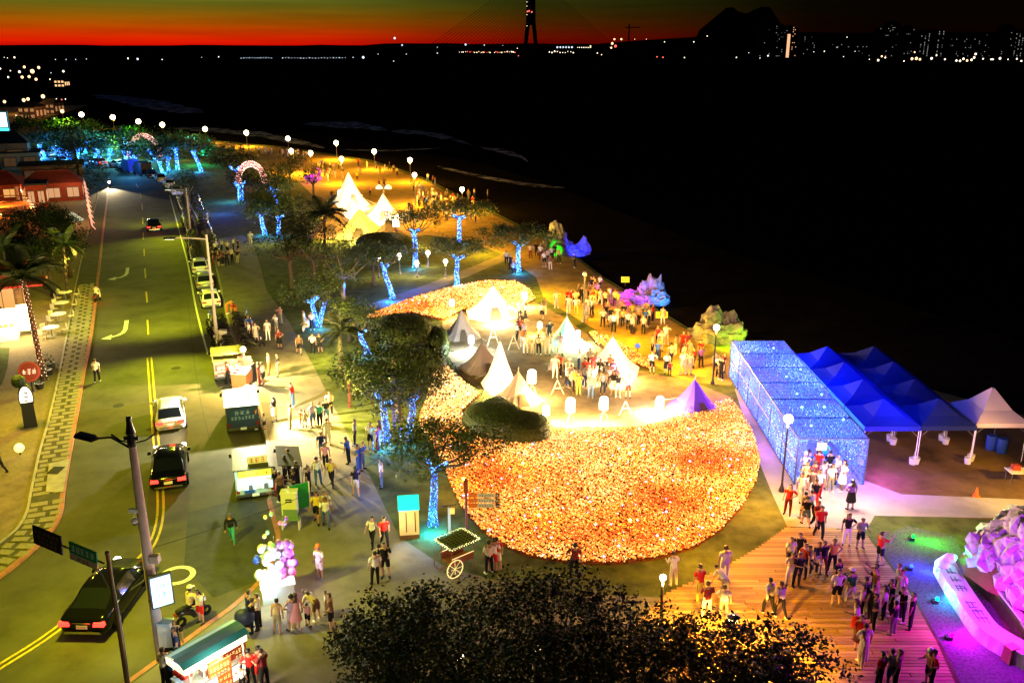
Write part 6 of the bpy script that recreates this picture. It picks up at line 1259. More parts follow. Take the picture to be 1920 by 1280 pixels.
MB().quad(TP(e_, 0, ht - e_), TP(wd - e_, 0, ht - e_), TP(wd - e_, ln, ht - e_), TP(e_, ln, ht - e_)).build('roof_glow_cloth', m_sheer, t); MB().quad(TP(e_, 0, 0), TP(e_, ln, 0), TP(e_, ln, ht - e_), TP(e_, 0, ht - e_)).build('side_glow_cloth', m_sheer, t); MB().quad(TP(wd - e_, 0, 0), TP(wd - e_, ln, 0), TP(wd - e_, ln, ht - e_), TP(wd - e_, 0, ht - e_)).build('side_glow_cloth', m_sheer, t)
for k in range(9):
    q = TP(wd * R.uniform(.1, .9), ln * R.uniform(.05, .95), ht + .03); MB().ball(q, .07, 8, 6).build('star_lamp', E('star_lamp', (.35, .8, 1), 3), t, True)
for k in range(5): q = TP(wd * .5, ln * (k + .3) / 5, ht * .72); point('tunnel_light', q, 420, (.06, .14, 1), .3, t)
point('tunnel_spill', TP(-1.6, ln * .25, 1.4), 420, (.45, .12, 1), .3, t); point('tunnel_spill', TP(-1.6, ln * .65, 1.4), 420, (.55, .14, 1), .3, t); point('tunnel_spill', TP(wd + 1.2, .2, 1.3), 620, (.40, .05, 1), .3, t); point('tunnel_spill', TP(wd * .5, -2.6, 2.6), 1100, (1, .72, .62), .3, t)
p = TA + Vector((wd * .33, 0, ht - .4)); o = thing('hanging_sign', 'small white notice hung in the tunnel mouth', 'sign', p + Vector((0, -.1, 0))); MB().box((0, 0, 0), (.5, .04, .4)).build('board', m_signwhite, o)
# ---- rows of blue market canopies beside the tunnel
m_cano = M('canopy_blue', (.010, .022, .42), .75, .2); m_cano2 = M('canopy_navy', (.012, .022, .12), .8, .15); m_cano_w = M('canopy_pale', (.55, .42, .36), .8, .15); m_band = M('canopy_band_cyan', (.08, .45, .65), .6, .2); m_bucket = M('bucket_white', (.75, .73, .68), .5)
def canopy(x, y, w, d, eave, peak, label, cloth_, band, group, buckets=(0, 1), posts=True):
    t = thing('canopy_tent', label, 'tent', (x, y, PK), 0, group); mb = MB(); k = 3
    prof = [(1, eave), (.55, eave + (peak - eave) * .32), (.04, peak)]; c4 = [(-1, -1), (1, -1), (1, 1), (-1, 1)]
    vs = [(cx * w / 2 * u, cy_ * d / 2 * u, z) for u, z in prof for cx, cy_ in c4]
    mb.add(vs, [(a * 4 + i, a * 4 + (i + 1) % 4, a * 4 + 4 + (i + 1) % 4, a * 4 + 4 + i) for a in range(2) for i in range(4)] + [(8, 9, 10, 11)]); mb.build('roof', cloth_, t)
    for i, nm in enumerate(('front', 'right', 'back', 'left')):
        a, b = c4[i], c4[(i + 1) % 4]; A = Vector((a[0] * w / 2, a[1] * d / 2, eave - .005)); B = Vector((b[0] * w / 2, b[1] * d / 2, eave - .005)); o_ = Vector((0, 0, -.26)); MB().quad(A + o_, B + o_, B, A).build('valance', band if nm == 'left' and band else cloth_, t)
    for i, (cx, cy_) in enumerate(c4):
        MB().cyl((cx * (w / 2 - .06), cy_ * (d / 2 - .06), 0), (cx * (w / 2 - .06), cy_ * (d / 2 - .06), eave), .03, .03, 6).build('post', m_signwhite if i < 2 else m_post, t)
        MB().tube([(cx * (w / 2 - .07), cy_ * (d / 2 - .07), eave - .65), (cx * (w / 2 - .7), cy_ * (d / 2 - .07), eave - .05)], .018, 5).build('brace', m_post, t)
    for i in buckets:
        cx, cy_ = c4[i]; b = MB(); b.lathe([(.001, .02), (.16, 0), (.21, .38), (.19, .38), (.001, .34)], 12, (cx * (w / 2 - .10), cy_ * (d / 2 - .2), 0)); b.build('bucket_weight', m_bucket, t)
        MB().tube([(cx * (w / 2 - .1), cy_ * (d / 2 - .2), .38), (cx * (w / 2 - .06), cy_ * (d / 2 - .06), 1.0)], .012, 4).build('strap', m_signwhite, t)
    return t
x1, y1 = 20.95, 47.65
NM = ['nearest', 'second', 'third', 'farthest']
for r_ in range(2):
    for k in range(4):
        canopy(x1 + r_ * 3.12, y1 + k * 3.2 + r_ * .06, 3.1, 3.1, 2.35, 3.35, f"{'blue' if r_ == 0 else 'dark navy'} peaked canopy tent, {NM[k]} in the row {'beside the tunnel' if r_ == 0 else 'on the beach side'}", m_cano if r_ == 0 else m_cano2, m_band if r_ == 0 else None, 'blue canopy tents', (0, 1, 2) if k == 0 else (1,) if k == 1 else ())
canopy(x1 + 6.3, y1 + .5, 2.95, 3.2, 2.35, 3.85, 'pale pagoda tent at the right edge beyond the navy canopies', m_cano_w, None, 'pale tents', (0,))
for x, e, y in ((x1 + .3, 190, y1 - 2.6), (x1 - 1.5, 330, y1 + 4), (x1 - 1.5, 330, y1 + 9.5)): point('canopy_blue_fill', (x, y, 3.9 if y > y1 else 1.0), e if y > y1 else 20, (.03, .10, 1), .3)  # unseen blue fill added around the canopies to deepen their blue
point('canopy_blue_fill', (x1 + 2.0, y1 + 6, 5.5), 330, (.01, .05, 1), .4); point('canopy_blue_fill', (x1 + .6, y1 - .3, 5.4), 700, (.0, .04, 1), .4)
spot('pagoda_light', (x1 + 4.5, y1 - 4.5, 2.8), (x1 + 7, y1 + .5, 3), 620, (1, .62, .45), 60, .7, .2)
p = G(1912, 905); t = thing('folding_table', 'white folding table at the right edge under the pale tent', 'table', p); MB().box((0, 0, .72), (1.5, .75, .05)).build('tabletop', m_signwhite, t)
for x, y in ((-.65, -.3), (.65, -.3), (.65, .3), (-.65, .3)): MB().cyl((x, y, 0), (x, y, .7), .02, .02, 5).build('leg', m_post, t)
MB().box((-.3, .1, .88), (.4, .3, .28)).build('box', M('stall_red'), t)
for px, py, lab in ((1857, 842, 'blue barrel standing under the pale tent, left one'), (1877, 848, 'blue barrel standing under the pale tent, right one')):
    p = G(px, py); t = thing('barrel', lab, 'barrel', p); mb = MB(); mb.lathe([(.001, 0), (.27, 0), (.29, .3), (.29, .6), (.27, .88), (.001, .88)], 12); mb.build('drum', M('barrel_blue', (.02, .06, .35), .5), t); mb = MB(); mb.lathe([(.30, .28), (.31, .3), (.30, .32)], 12); mb.build('rib', M('barrel_blue'), t)
p = G(1830, 930); t = thing('traffic_cone', 'small orange traffic cone on the soil before the canopies', 'cone', p); mb = MB(); mb.lathe([(.001, 0), (.2, 0), (.2, .04), (.13, .05), (.03, .5), (.001, .5)], 12); mb.build('cone', M('cone_orange', (.7, .16, .02), .6), t)
spot('yard_light', (x1 + 9.5, y1 - 9.0, 5.0), (x1 + 3.5, y1 - 3.0, 0), 5200, (1, .52, .05), 60, .8, .3)
# ================================================================== COLOURED ROCKS ON THE SHORE
def rock(name, px, py, w, h, d, label, seed, mat, peaks=(), jag=.35, cat='rock'):
    p = G(px, py); rr = random.Random(seed); mb = MB(); n, m = 30, 16; vs = []; off = Vector((seed * 3.1, seed * 1.7, 0))
    for j in range(m + 1):
        a = math.pi / 2 * j / m
        for k in range(n):
            b = math.tau * k / n; x, y, z = math.cos(a) * math.cos(b), math.cos(a) * math.sin(b), math.sin(a)
            q = Vector((x, y, z)); f = 1 + jag * noise.noise(q * 2.2 + off) + jag * .7 * noise.noise(q * 5 + off) + jag * .35 * noise.noise(q * 11 + off)
            zz = z * h * f
            for (cx, cy_, ph, pr) in peaks:
                dd = math.hypot(x - cx, y - cy_) / pr; zz += h * ph * max(0, 1 - dd) ** 1.2 * (z > .02)
            vs.append((x * w / 2 * f, y * d / 2 * f, zz - .08))
    mb.add(vs, [(j * n + k, j * n + (k + 1) % n, (j + 1) * n + (k + 1) % n, (j + 1) * n + k) for j in range(m) for k in range(n)])
    return tag(mb.build(name, mat, None, False, p), label, cat)
m_rock = M('shore_rock', (.12, .105, .085), .85, .15, var=.6, vscale=1.5, bump=.7, bscale=4); m_rockw = M('pale_quartz_rock', (.15, .14, .15), .7, .2, var=.5, vscale=2.5, bump=.8, bscale=5)
rock('shore_rock', 1348, 634, 4.6, 1.7, 3.4, 'jagged peaked rock lit yellow and green behind the tall lamp', 3, m_rock, [(-.1, 0, .75, .5), (.35, .1, .5, .35), (-.5, .1, .3, .3)], .35)
p = G(1348, 634); spot('rock_light_warm', p + Vector((-2.8, -2.6, .5)), p + Vector((-.3, 0, 1.4)), 1540, (1, .55, .02), 80, .6); spot('rock_light_green', p + Vector((2.6, -2.6, .4)), p + Vector((.8, 0, 1.2)), 1364, (.45, 1, .0), 80, .6); point('rock_ground_light', p + Vector((.2, -2.6, .5)), 286, (.6, 1, .02), .2)
rock('shore_rock', 1218, 566, 3.6, 1.8, 2.6, 'rock glowing pale blue and violet at the water side of the promenade', 5, m_rockw, [(.0, 0, .6, .4), (.5, 0, .6, .35)], .4)
p = G(1218, 566); spot('rock_light_blue', p + Vector((1.6, -2.8, .4)), p + Vector((.7, 0, 1.4)), 1760, (.01, .28, 1), 85, .6); spot('rock_light_violet', p + Vector((-1.4, -2.6, .4)), p + Vector((-.2, 0, 1.4)), 1540, (.38, .02, 1), 85, .6)
rock('low_rock', 1185, 558, 3.2, .7, 1.6, 'low rock washed in magenta light left of the pale blue rock', 6, m_rockw, [], .3)
p = G(1180, 558); point('rock_light_magenta', p + Vector((-.5, -1.2, 1.1)), 572, (.6, .0, 1), .1); point('rock_light_blue_low', p + Vector((2.2, -1.6, .4)), 88, (.1, .4, 1), .1)
rock('shore_rock', 1041, 476, 4.0, 2.4, 2.8, 'rock lit gold at the top and green below by the wide tree', 8, m_rock, [(0, 0, .7, .6)], .3)
p = G(1041, 476); spot('rock_light_gold', p + Vector((-2.4, -2.4, 3.2)), p + Vector((0, 0, 3.4)), 2420, (1, .62, .06), 60, .6); spot('rock_light_green', p + Vector((.4, -3, .3)), p + Vector((-.2, 0, .9)), 2860, (.0, 1, .01), 50, .6)
rock('shore_rock', 1066, 476, 5.0, 1.1, 2.2, 'long low rock curling upward in deep blue light', 9, m_rockw, [(.75, 0, 1.6, .45)], .22)
p = G(1066, 476); spot('rock_light_deep_blue', p + Vector((.4, -3.4, .5)), p + Vector((1.2, 0, 1.2)), 5720, (.0, .02, 1), 70, .6); pass
for px, py, e, c in ((1205, 576, 60, (.2, .6, 1)), (1100, 470, 0, 0)):
    if e: point('ground_light', G(px, py) + Vector((0, -.6, .4)), e, c, .1)
# purple rock garden in a curved planter at the bottom right
pl = [(1806, 1076), (1838, 1046), (1862, 1022), (1925, 1006), (2040, 1040), (2080, 1210), (2010, 1310), (1935, 1232), (1872, 1150), (1832, 1104)]
t = thing('rock_planter', 'curved raised planter filled with white rocks in purple light', 'planter', G(1900, 1080)); c0 = G(1900, 1080)
pw = [(p[0] - c0.x, p[1] - c0.y) for p in world_poly(pl)]; sm = smooth_line([Vector((x, y, 0)) for x, y in pw + [pw[0]]], 3)[:-1]
MB().prism([(p.x, p.y) for p in sm], 0, .95).build('planter_wall', M('planter_stone', (.16, .10, .07), .85, .15, var=.3), t)
ribbon('coping', [Vector((p.x, p.y, 0)) for p in sm + [sm[0]]], .28, .95, M('planter_coping', (.6, .6, .62), .6), .07, None, t)
cz = sum(sm, Vector()) / len(sm)
rk = []
for s in range(4):
    mb = MB(); rr = random.Random(s + 20); mb.ball((0, 0, 0), 1, 7, 5); mb.v = [tuple(Vector(v) * (1 + .38 * rr.uniform(-1, 1))) for v in mb.v[:]]; rk.append(mb.mesh('rock', M('planter_quartz', (.42, .40, .42), .75, .15, var=.5, vscale=2.5, bump=.8, bscale=5)))
for k in range(230):
    q = sm[R.randrange(len(sm))]; u = R.random() ** .55 * .92; v = cz.lerp(q, u); o = put('rock', rk[k % 4], t, (v.x, v.y, .85 + (1 - u) * 2.4 + R.uniform(-.1, .2))); s = R.uniform(.2, .62); o.scale = (s * 1.2, s, s * .9); o.rotation_euler = (R.uniform(-.5, .5), R.uniform(-.5, .5), R.uniform(0, 6))
MB().lathe([(2.6, .9), (1.7, 1.5), (.7, 2.4), (.001, 2.7)], 12, (cz.x, cz.y, 0)).build('rock_heap', m_soil, t)
for px, py, z, e, c in ((1862, 1014, 2.2, 240, (.25, .0, 1)), (1918, 1128, 2.3, 300, (1, .0, .9)), (1925, 1060, 4.2, 2100, (.50, .01, 1)), (1838, 1040, 1.5, 30, (.02, .5, .9)), (1812, 1040, 1.4, 30, (.0, 1, .35))): point('planter_light', G(px, py, z) , e, c, .12)
# long low name wall in front, washed in changing colours
wl_px = [(1768, 1078), (1792, 1122), (1822, 1168), (1850, 1204), (1900, 1236), (1990, 1290)]
t = thing('name_wall', 'low white curving wall with rows of characters washed in cyan and magenta', 'wall', (0, 0, PK)); w = LN(wl_px, 0, 3)
ribbon('wall', w, .85, 0, M('name_wall_white', (.72, .72, .74), .6, .2), .6, None, t)
mb = MB()
for k in range(6):
    a = w[min(int(k * 1.35) + 1, len(w) - 2)]; b = w[min(int(k * 1.35) + 2, len(w) - 1)]; u = (b - a).normalized(); nrm = Vector((-u.y, u.x, 0)); glyph_row(mb, 1, .66, .52, a + Vector((0, 0, .607)) - nrm * .26, u, nrm, .002, 200 + k)
mb.build('lettering', M('ink_slate', (.12, .14, .2), .6), t, kind='stuff')
mb = MB(); mb.tube([G(1768, 1078, .3), G(1770, 1060, .6), G(1782, 1050, .9), G(1790, 1048, 1.1)], [.36, .34, .26, .12], 10); mb.build('scroll_end', M('name_wall_white'), t, True)
for px, py, dx_, dy_, e, c, lab in ((1708, 1012, 2.6, -.9, 520, (.0, 1, .02), 'green'), (1704, 1068, 2.6, -.9, 1100, (.01, .03, 1), 'blue'), (1752, 1130, 1.9, .6, 520, (.0, .40, 1), 'cyan'), (1778, 1198, 2.2, .6, 950, (.75, .0, 1), 'magenta')):
    p = G(px, py); t = thing('ground_spotlight', f'small ground spotlight throwing {lab} light towards the name wall', 'spotlight', p); MB().box((0, 0, .08), (.24, .2, .16)).build('housing', m_black, t); MB().ball((.1, 0, .2), .085, 10, 6).build('lens', E('spot_lens_' + lab, c, 14), t, True)
    point('wash', (.45, -.1, .6), e * .30, c, .08, t); spot('beam', (.15, 0, .35), (dx_ * 1.6, dy_ * 1.6, .1), e * 2.5, c, 80, .8, .08, t)
p = G(1893, 1238); t = thing('stone_post', 'short tan stone post at the end of the name wall', 'post', p, rad(20)); MB().box((0, 0, .3), (.5, .4, .6), 0, 0, .85).build('stone', M('tan_stone', (.42, .26, .12), .8), t); MB().box((0, 0, .62), (.46, .38, .05)).build('cap', M('tan_stone'), t)
# ================================================================== BUILDINGS ON THE LEFT
m_wall = M('shop_wall', (.22, .11, .06), .8, .15, var=.3); m_rooft = M('roof_tile_red', (.15, .02, .012), .75, .2, var=.4, vscale=2); m_roofd = M('roof_dark', (.015, .016, .022), .7, .2); m_win = M('window_warm', (.04, .03, .02), .2, .4, emit=.9, ecol=(1, .45, .12), sampling='FRONT'); m_frame = M('window_frame', (.12, .06, .03), .6)
def house(px, py, w, d, h, rz, label, wall, roofm, ridge=1.2, wins=3, storeys=1, lit=m_win, name='shop_building', flat=False, over=.35):
    t = thing(name, label, 'building', G(px, py), rad(rz)); MB().box((0, d / 2, h / 2), (w, d, h)).build('wall', wall, t)
    if flat: MB().box((0, d / 2, h + .12), (w + over * 2, d + over * 2, .24)).build('roof', roofm, t)
    else:
        a, b = w / 2 + over, d + over; z = h + .02
        mb = MB(); mb.add([(-a, -over, z), (a, -over, z), (a, b, z), (-a, b, z), (-a * .55, d / 2, z + ridge), (a * .55, d / 2, z + ridge)], [(0, 1, 5, 4), (1, 2, 5), (2, 3, 4, 5), (3, 0, 4), (3, 2, 1, 0)]); rf = mb.build('roof', roofm, t)
        MB().tube([(-a * .55, d / 2, z + ridge + .04), (a * .55, d / 2, z + ridge + .04)], .1, 6).build('ridge_cap', roofm, rf)
    for s in range(storeys):
        for k in range(wins):
            x = -w / 2 + w * (k + .5) / wins; zc = h / storeys * (s + .48); f = MB(); f.box((x, -.02, zc), (w / wins * .7, .1, h / storeys * .6)); o = f.build('window', m_frame, t); MB().box((x, -.085, zc), (w / wins * .6, .03, h / storeys * .5)).build('pane', lit, o); MB().box((x, -.11, zc), (.06, .03, h / storeys * .5)).build('mullion', m_frame, o)
    for k in range(wins):
        y = d * (k + .5) / wins; zc = h * .48; f = MB(); f.box((w / 2 + .02, y, zc), (.1, d / wins * .6, h * .55)); o = f.build('window', m_frame, t); MB().box((w / 2 + .085, y, zc), (.03, d / wins * .5, h * .46)).build('pane', lit, o)
    return t
b1 = house(10, 318, 9, 8, 5.0, 24, 'dark-roofed shop under the glowing white sign at the left edge', m_wall, m_roofd, 2.0, 2, lit=M('window_dim', (.02, .015, .012), .25, .3, emit=.06, ecol=(1, .5, .2), sampling='NONE'))
p = G(8, 300); h = at_depth(8, 228, p.y).z; t = thing('roof_sign', 'glowing white and teal sign board over the dark roof', 'sign', (p.x, p.y, h)); MB().box((0, .15, 0), (4.4, .3, 4.2)).build('frame', M('sign_teal', (.01, .3, .3), .5), t); MB().box((0, -.03, .35), (3.9, .06, 3.0)).build('panel', E('sign_panel_white', (.75, 1, 1), 2.0), t); MB().box((0, -.03, -1.65), (4.2, .06, .6)).build('strip', E('sign_strip', (.1, .95, .9), 1.4), t)
mb = MB(); glyph_row(mb, 2, 2.4, 1.2, (-1.2, -.07, -.1), (1, 0, 0), (0, 0, 1), .01, 301); mb.build('lettering', M('ink_teal', (.02, .35, .35), .5), t, kind='stuff')
for s in (-1.5, 1.5): MB().cyl((s, .2, -h + PK), (s, .2, -2), .12, .12, 6).build('leg', m_post, t)
house(40, 318, 7, 6, 3.2, 24, 'low tan-walled building behind the dark-roofed shop', M('tan_wall', (.38, .24, .12), .8), m_roofd, .6, 2, lit=M('window_dim'), flat=True)
house(100, 342, 10, 6, 3.0, 24, 'long low building with a lit tan front beside the conifer', M('tan_wall'), m_roofd, .5, 3, lit=M('window_dim'), flat=True)
rest = house(-14, 408, 8, 8, 4.4, 24, 'red two-storey restaurant glowing orange at the left edge', M('restaurant_red', (.26, .035, .015), .8, .15, var=.3), m_rooft, 1.5, 3, 2)
for k in range(3): MB().lathe([(.34, 0), (.28, .2), (.26, 3.9), (.34, 4.3)], 12, (-2.6 + k * 3.1, -1.2, 0)).build('column', M('column_rose', (.5, .26, .18), .7), rest, True)
p = G(14, 436); t = thing('round_deck', 'round two-tier terrace deck glowing orange in front of the red restaurant', 'terrace', p); m_deck = M('deck_orange', (.5, .2, .07), .7, .2, var=.3)
mb = MB(); mb.lathe([(4.2, 0), (4.3, 2.4), (.001, 2.45)], 24); mb.build('lower_tier', m_deck, t); mb = MB(); mb.lathe([(3.0, 2.46), (3.0, 3.6), (.001, 3.65)], 24); mb.build('upper_tier', m_deck, t)
for z, r_ in ((3.2, 4.25), (2.85, 4.25), (4.3, 2.95)):
    mb = MB(); pts = [(r_ * math.cos(math.tau * k / 28), r_ * math.sin(math.tau * k / 28), z) for k in range(29)]; mb.tube(pts, .07, 5); mb.build('railing', m_frame, t)
for k in range(24): a = math.tau * k / 24; MB().cyl((4.25 * math.cos(a), 4.25 * math.sin(a), 2.4), (4.25 * math.cos(a), 4.25 * math.sin(a), 3.2), .05, .05, 5).build('baluster', m_frame, t)
for k in range(6):
    a = math.tau * k / 6 - 1.2; mb = MB(); mb.ball((3.3 * math.cos(a), 3.3 * math.sin(a), 2.75), .2, 8, 6); mb.build('deck_lamp', E('deck_lamp', (1, .5, .12), 6), t, True)
point('deck_light', (1.0, -2.6, 5.2), 1900, (1, .34, .05), .3, t); point('deck_light', (3.4, 3.0, 4.8), 1300, (1, .36, .08), .3, t); point('restaurant_light', tuple(G(48, 402) + Vector((0, 0, 3.4))), 700, (1, .55, .3), .3)
house(44, 392, 6.5, 4, 3.4, 24, 'glass-fronted dining room with pinkish lit panes beside the red restaurant', M('restaurant_red'), m_roofd, .8, 5, lit=M('window_rose', (.05, .03, .02), .2, .4, emit=.7, ecol=(1, .48, .22), sampling='FRONT'), flat=True)
house(104, 378, 8, 5, 2.8, 24, 'red-roofed pavilion behind the terrace of pink lights', M('restaurant_red'), m_rooft, 1.6, 3, lit=M('window_rose'))
# terrace: row of rose-lit posts with little pennants and parasols
m_rose = E('rose_string', (1, .42, .32), .8)
A, B = G(160, 366, 0), G(172, 442, 0)
for k in range(9):
    q = A.lerp(B, k / 8); t = thing('lit_post', 'rose-lit terrace post with a curved pennant along the pavement', 'post', (q.x, q.y, PK), 0, 'rose-lit terrace posts'); MB().cyl((0, 0, 0), (0, 0, 2.6), .05, .04, 6).build('post', M('stall_red'), t); MB().tube([(0, 0, 2.5), (.25, -.1, 1.9), (.32, -.15, 1.2), (.75, -.3, .75)], [.09, .11, .1, .05], 6).build('pennant', m_rose, t, True)
for px, py, w, lab in ((142, 446, 2.6, 'white pointed parasol at the near end of the rose-lit terrace'), (132, 372, 3.6, 'pale lit gazebo at the far end of the rose-lit terrace'), (60, 420, 2.2, 'small pale parasol beside the orange deck')):
    t = thing('parasol', lab, 'parasol', G(px, py)); mb = MB(); mb.lathe([(w / 2, 2.2), (w / 4, 2.75), (.02, 3.3)], 8); mb.build('canopy', M('parasol_white', (.72, .72, .66), .7, emit=.25, ecol=(.8, 1, .8)), t); MB().cyl((0, 0, 0), (0, 0, 3.3), .04, .04, 6).build('pole', m_post, t)  # parasol cloth emits faintly, lamplight put into its material
point('terrace_light', tuple(G(150, 420) + Vector((0, 0, 3))), 240, (1, .55, .4), .3); point('terrace_light', tuple(G(140, 380) + Vector((0, 0, 3))), 240, (1, .7, .45), .3)
# bright shop with a red canopy and a blazing forecourt
shop = house(-26, 600, 6, 6, 3.6, 24, 'shop with a deep red canopy at the left edge', m_wall, m_rooft, .8, 2, flat=True)
MB().box((1.6, -1.3, 3.3), (7.2, 3.4, .16), 0, 0, .97).build('canopy', M('canopy_red', (.30, .01, .012), .7), shop)
p = G(36, 640); t = thing('shop_counter', 'blazing white shop counter and display stand behind the tall palm', 'stall', p, rad(24)); MB().box((-1.2, .8, .55), (2.4, .8, 1.1)).build('counter', m_signwhite, t); MB().box((-1.2, 1.5, 1.3), (2.4, .2, 2.2)).build('back_wall', E('shop_back_lit', (1, .85, .6), 2.2, 'FRONT'), t)
for k in range(5): MB().box((-2.1 + k * .42, .75, 1.2), (.3, .4, .2)).build('jar', M('stall_orange'), t)
mb = MB(); mb.box((0.5, 1.6, 1.5), (.9, .1, 2.2)); mb.build('poster', E('shop_poster', (1, .8, .5), 1.2), t)
point('shop_light', (-.2, -.7, 2.6), 1500, (1, .78, .45), .3, t); point('shop_light', (.9, .9, 2.9), 700, (1, .78, .4), .3, t); point('terrace_shop_light', tuple(G(106, 600) + Vector((-.6, 0, 2.6))), 420, (1, .8, .35), .2)
crowd('under the red canopy', '8 612 r kt stand 90;6 590 a kt stand 100;12 632 w kt stand 80', 'people under the red canopy')
point('pavement_light', tuple(G(150, 560) + Vector((-.6, 0, 3.6))), 520, (1, .66, .06), .15)
# red arch gate and promenade sculptures
for px, py, w, h, lab in ((472, 345, 4.6, 3.5, 'rose-glowing arched gate above the dark trees'), (272, 294, 6.5, 4.6, 'distant rose-glowing arch beyond the bend of the road')):
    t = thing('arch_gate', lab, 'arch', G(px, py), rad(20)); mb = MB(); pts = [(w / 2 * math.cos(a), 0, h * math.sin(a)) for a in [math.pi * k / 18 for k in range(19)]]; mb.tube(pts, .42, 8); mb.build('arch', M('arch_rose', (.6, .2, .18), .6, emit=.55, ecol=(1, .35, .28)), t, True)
    pts = [Vector(q) for q in pts]; put('light_string', led_wrap([(pts, [.42] * 19)], 260, 5, [E('arch_led', (1, .6, .5), 3)], .1), t, kind='stuff')
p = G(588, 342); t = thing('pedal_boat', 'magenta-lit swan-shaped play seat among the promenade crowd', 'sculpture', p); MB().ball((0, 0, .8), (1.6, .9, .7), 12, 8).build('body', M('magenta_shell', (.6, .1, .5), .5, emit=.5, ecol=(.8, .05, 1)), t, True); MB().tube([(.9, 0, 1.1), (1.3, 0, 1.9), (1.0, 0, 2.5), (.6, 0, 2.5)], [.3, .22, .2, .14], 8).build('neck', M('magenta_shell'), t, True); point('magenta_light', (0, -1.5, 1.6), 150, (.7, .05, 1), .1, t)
t = thing('light_fountain', 'blue-white light sculpture on the dark upper lawn', 'sculpture', G(452, 376)); put('light_string', led_wrap([([Vector((0, 0, 0)), Vector((.1, 0, 2.4))], [.35, .3]), ([Vector((0, 0, 2)), Vector((.9, 0, 3.0))], [.25, .1]), ([Vector((0, 0, 2)), Vector((-.8, 0, 2.9))], [.25, .1])], 300, 4, [m_led_pale, m_led_blue], .08), t, kind='stuff'); MB().cyl((0, 0, 0), (0, 0, 2.2), .3, .25, 10).build('column', M('barrel_blue'), t); point('fountain_light', (-.5, -1.6, 1.5), 500, (.05, .3, 1), .2, t)
t = thing('light_fountain', 'small violet-blue light star above the dark upper lawn', 'sculpture', G(444, 352)); put('light_string', led_wrap([([Vector((-.9, 0, 3.6)), Vector((0, 0, 2.8)), Vector((.9, 0, 3.6))], [.1] * 3)], 60, 6, [m_led_pale, m_led_deep], .09), t, kind='stuff'); MB().cyl((0, 0, 0), (0, 0, 2.8), .06, .06, 6).build('post', m_post, t)
for px, py, e, c in ((415, 402, 1900, (.01, .07, 1)), (428, 380, 1200, (.02, .22, 1))): point('lawn_glow', tuple(G(px, py) + Vector((0, 0, 2.2))), e, c, .2)
# tarpaulin vans and dark trucks in the far parked row
for px, py, lab, c in ((252, 325, 'blue tarpaulin van in the far parked row', (.01, .03, .30)), (276, 331, 'black box van in the far parked row', (.008, .008, .02))):
    p = G(px, py, 0); t = thing('box_van', lab, 'van', p, rad(42)); MB().box((0, 1.6, 1.5), (2.0, 3.4, 2.2)).build('box', M('van_' + lab.split()[0], c, .6), t); MB().box((0, 3.9, 1.1), (1.9, 1.3, 1.5), 0, 0, .85).build('cab', m_black, t)
    for s in (-1, 1):
        for y in (.6, 3.8): MB().cyl((s * .8, y, .35), (s * 1.0, y, .35), .35, .35, 10).build('wheel', m_tyre, t)
point('van_blue_glow', tuple(G(262, 330, 0) + Vector((-.5, -2.5, 3))), 2200, (.06, .35, 1), .2)
# ================================================================== FAR SHORE, BRIDGE AND CITY
m_hill = M('far_land', (.004, .004, .005), 1, 0)
def ridge(pts, depth, name='far_hills'):
    mb = MB(); top = [at_depth(x, y, depth) for x, y in pts]; n = len(top)
    for a, b in zip(top, top[1:]):
        mb.add([(a.x, depth, -1), (b.x, depth, -1), (b.x, depth, b.z), (a.x, depth, a.z), (a.x, depth + 500, -1), (b.x, depth + 500, -1), (b.x, depth + 500, b.z * .7), (a.x, depth + 500, a.z * .7)], [(0, 1, 2, 3), (3, 2, 6, 7), (7, 6, 5, 4)])
    mb.build(name, m_hill, kind='structure')
rr = random.Random(4)
ridge([(-500, 84)] + [(x, 85 + rr.uniform(-1, 1) + (x > 700) * -3) for x in range(-400, 1140, 40)] + [(1150, 80), (1200, 76), (1300, 70), (1345, 62), (1400, 60), (1600, 62), (1800, 60), (2100, 62), (2600, 66)], 5200)
ridge([(1338, 70), (1345, 46), (1352, 26), (1362, 15), (1374, 14), (1384, 22), (1400, 26), (1412, 20), (1428, 13), (1444, 14), (1456, 32), (1470, 54), (1500, 70)], 4600, 'dark_headland')
ridge([(-700, 92), (-200, 90), (100, 93), (260, 96), (420, 99), (640, 101), (760, 102)], 2400, 'far_shore')
lampm = [E('far_lamp_white', (1, .82, .6), 2.6), E('far_lamp_cool', (.75, .85, 1), 1.5), E('far_lamp_red', (1, .15, .1), 2), E('far_lamp_warm', (1, .6, .28), 3)]
def far_lamps(name, pts, Y, seed):
    mb = MB()
    for x, y, s, mi in pts: c = at_depth(x, y, Y); r_ = s * Y / FPX; mb.ball(c, r_, 6, 4, mi)
    mb.build(name, lampm, kind='stuff')
P_ = [(8, 108, .7, 0), (14, 109, .7, 0), (27, 108, 1.6, 0), (104, 112, .8, 1), (124, 112, .8, 1), (142, 112, .8, 1), (162, 111, .8, 1), (240, 110, 1.4, 0), (258, 111, 2.0, 1), (304, 112, 1.1, 1), (410, 107, 1.2, 1), (612, 123, 1.7, 0), (378, 108, .6, 1), (378, 129, .6, 1), (442, 121, .6, 1)] + [(452 + i * 5.2, 109 + rr.uniform(-.6, .6), rr.uniform(.5, 1.0), 1) for i in range(12)] + [(530 + i * 5.6, 109 + rr.uniform(-.5, .5), rr.uniform(.5, 1.0), 1) for i in range(22)] + [(681, 108, 2.3, 1), (662, 108, .8, 1), (709, 102, .7, 1), (762, 102, .8, 1), (820, 100, 1.0, 1), (738, 115, .9, 1), (820, 126, .5, 1)]
far_lamps('far_shore_lights', P_, 2350, 1)
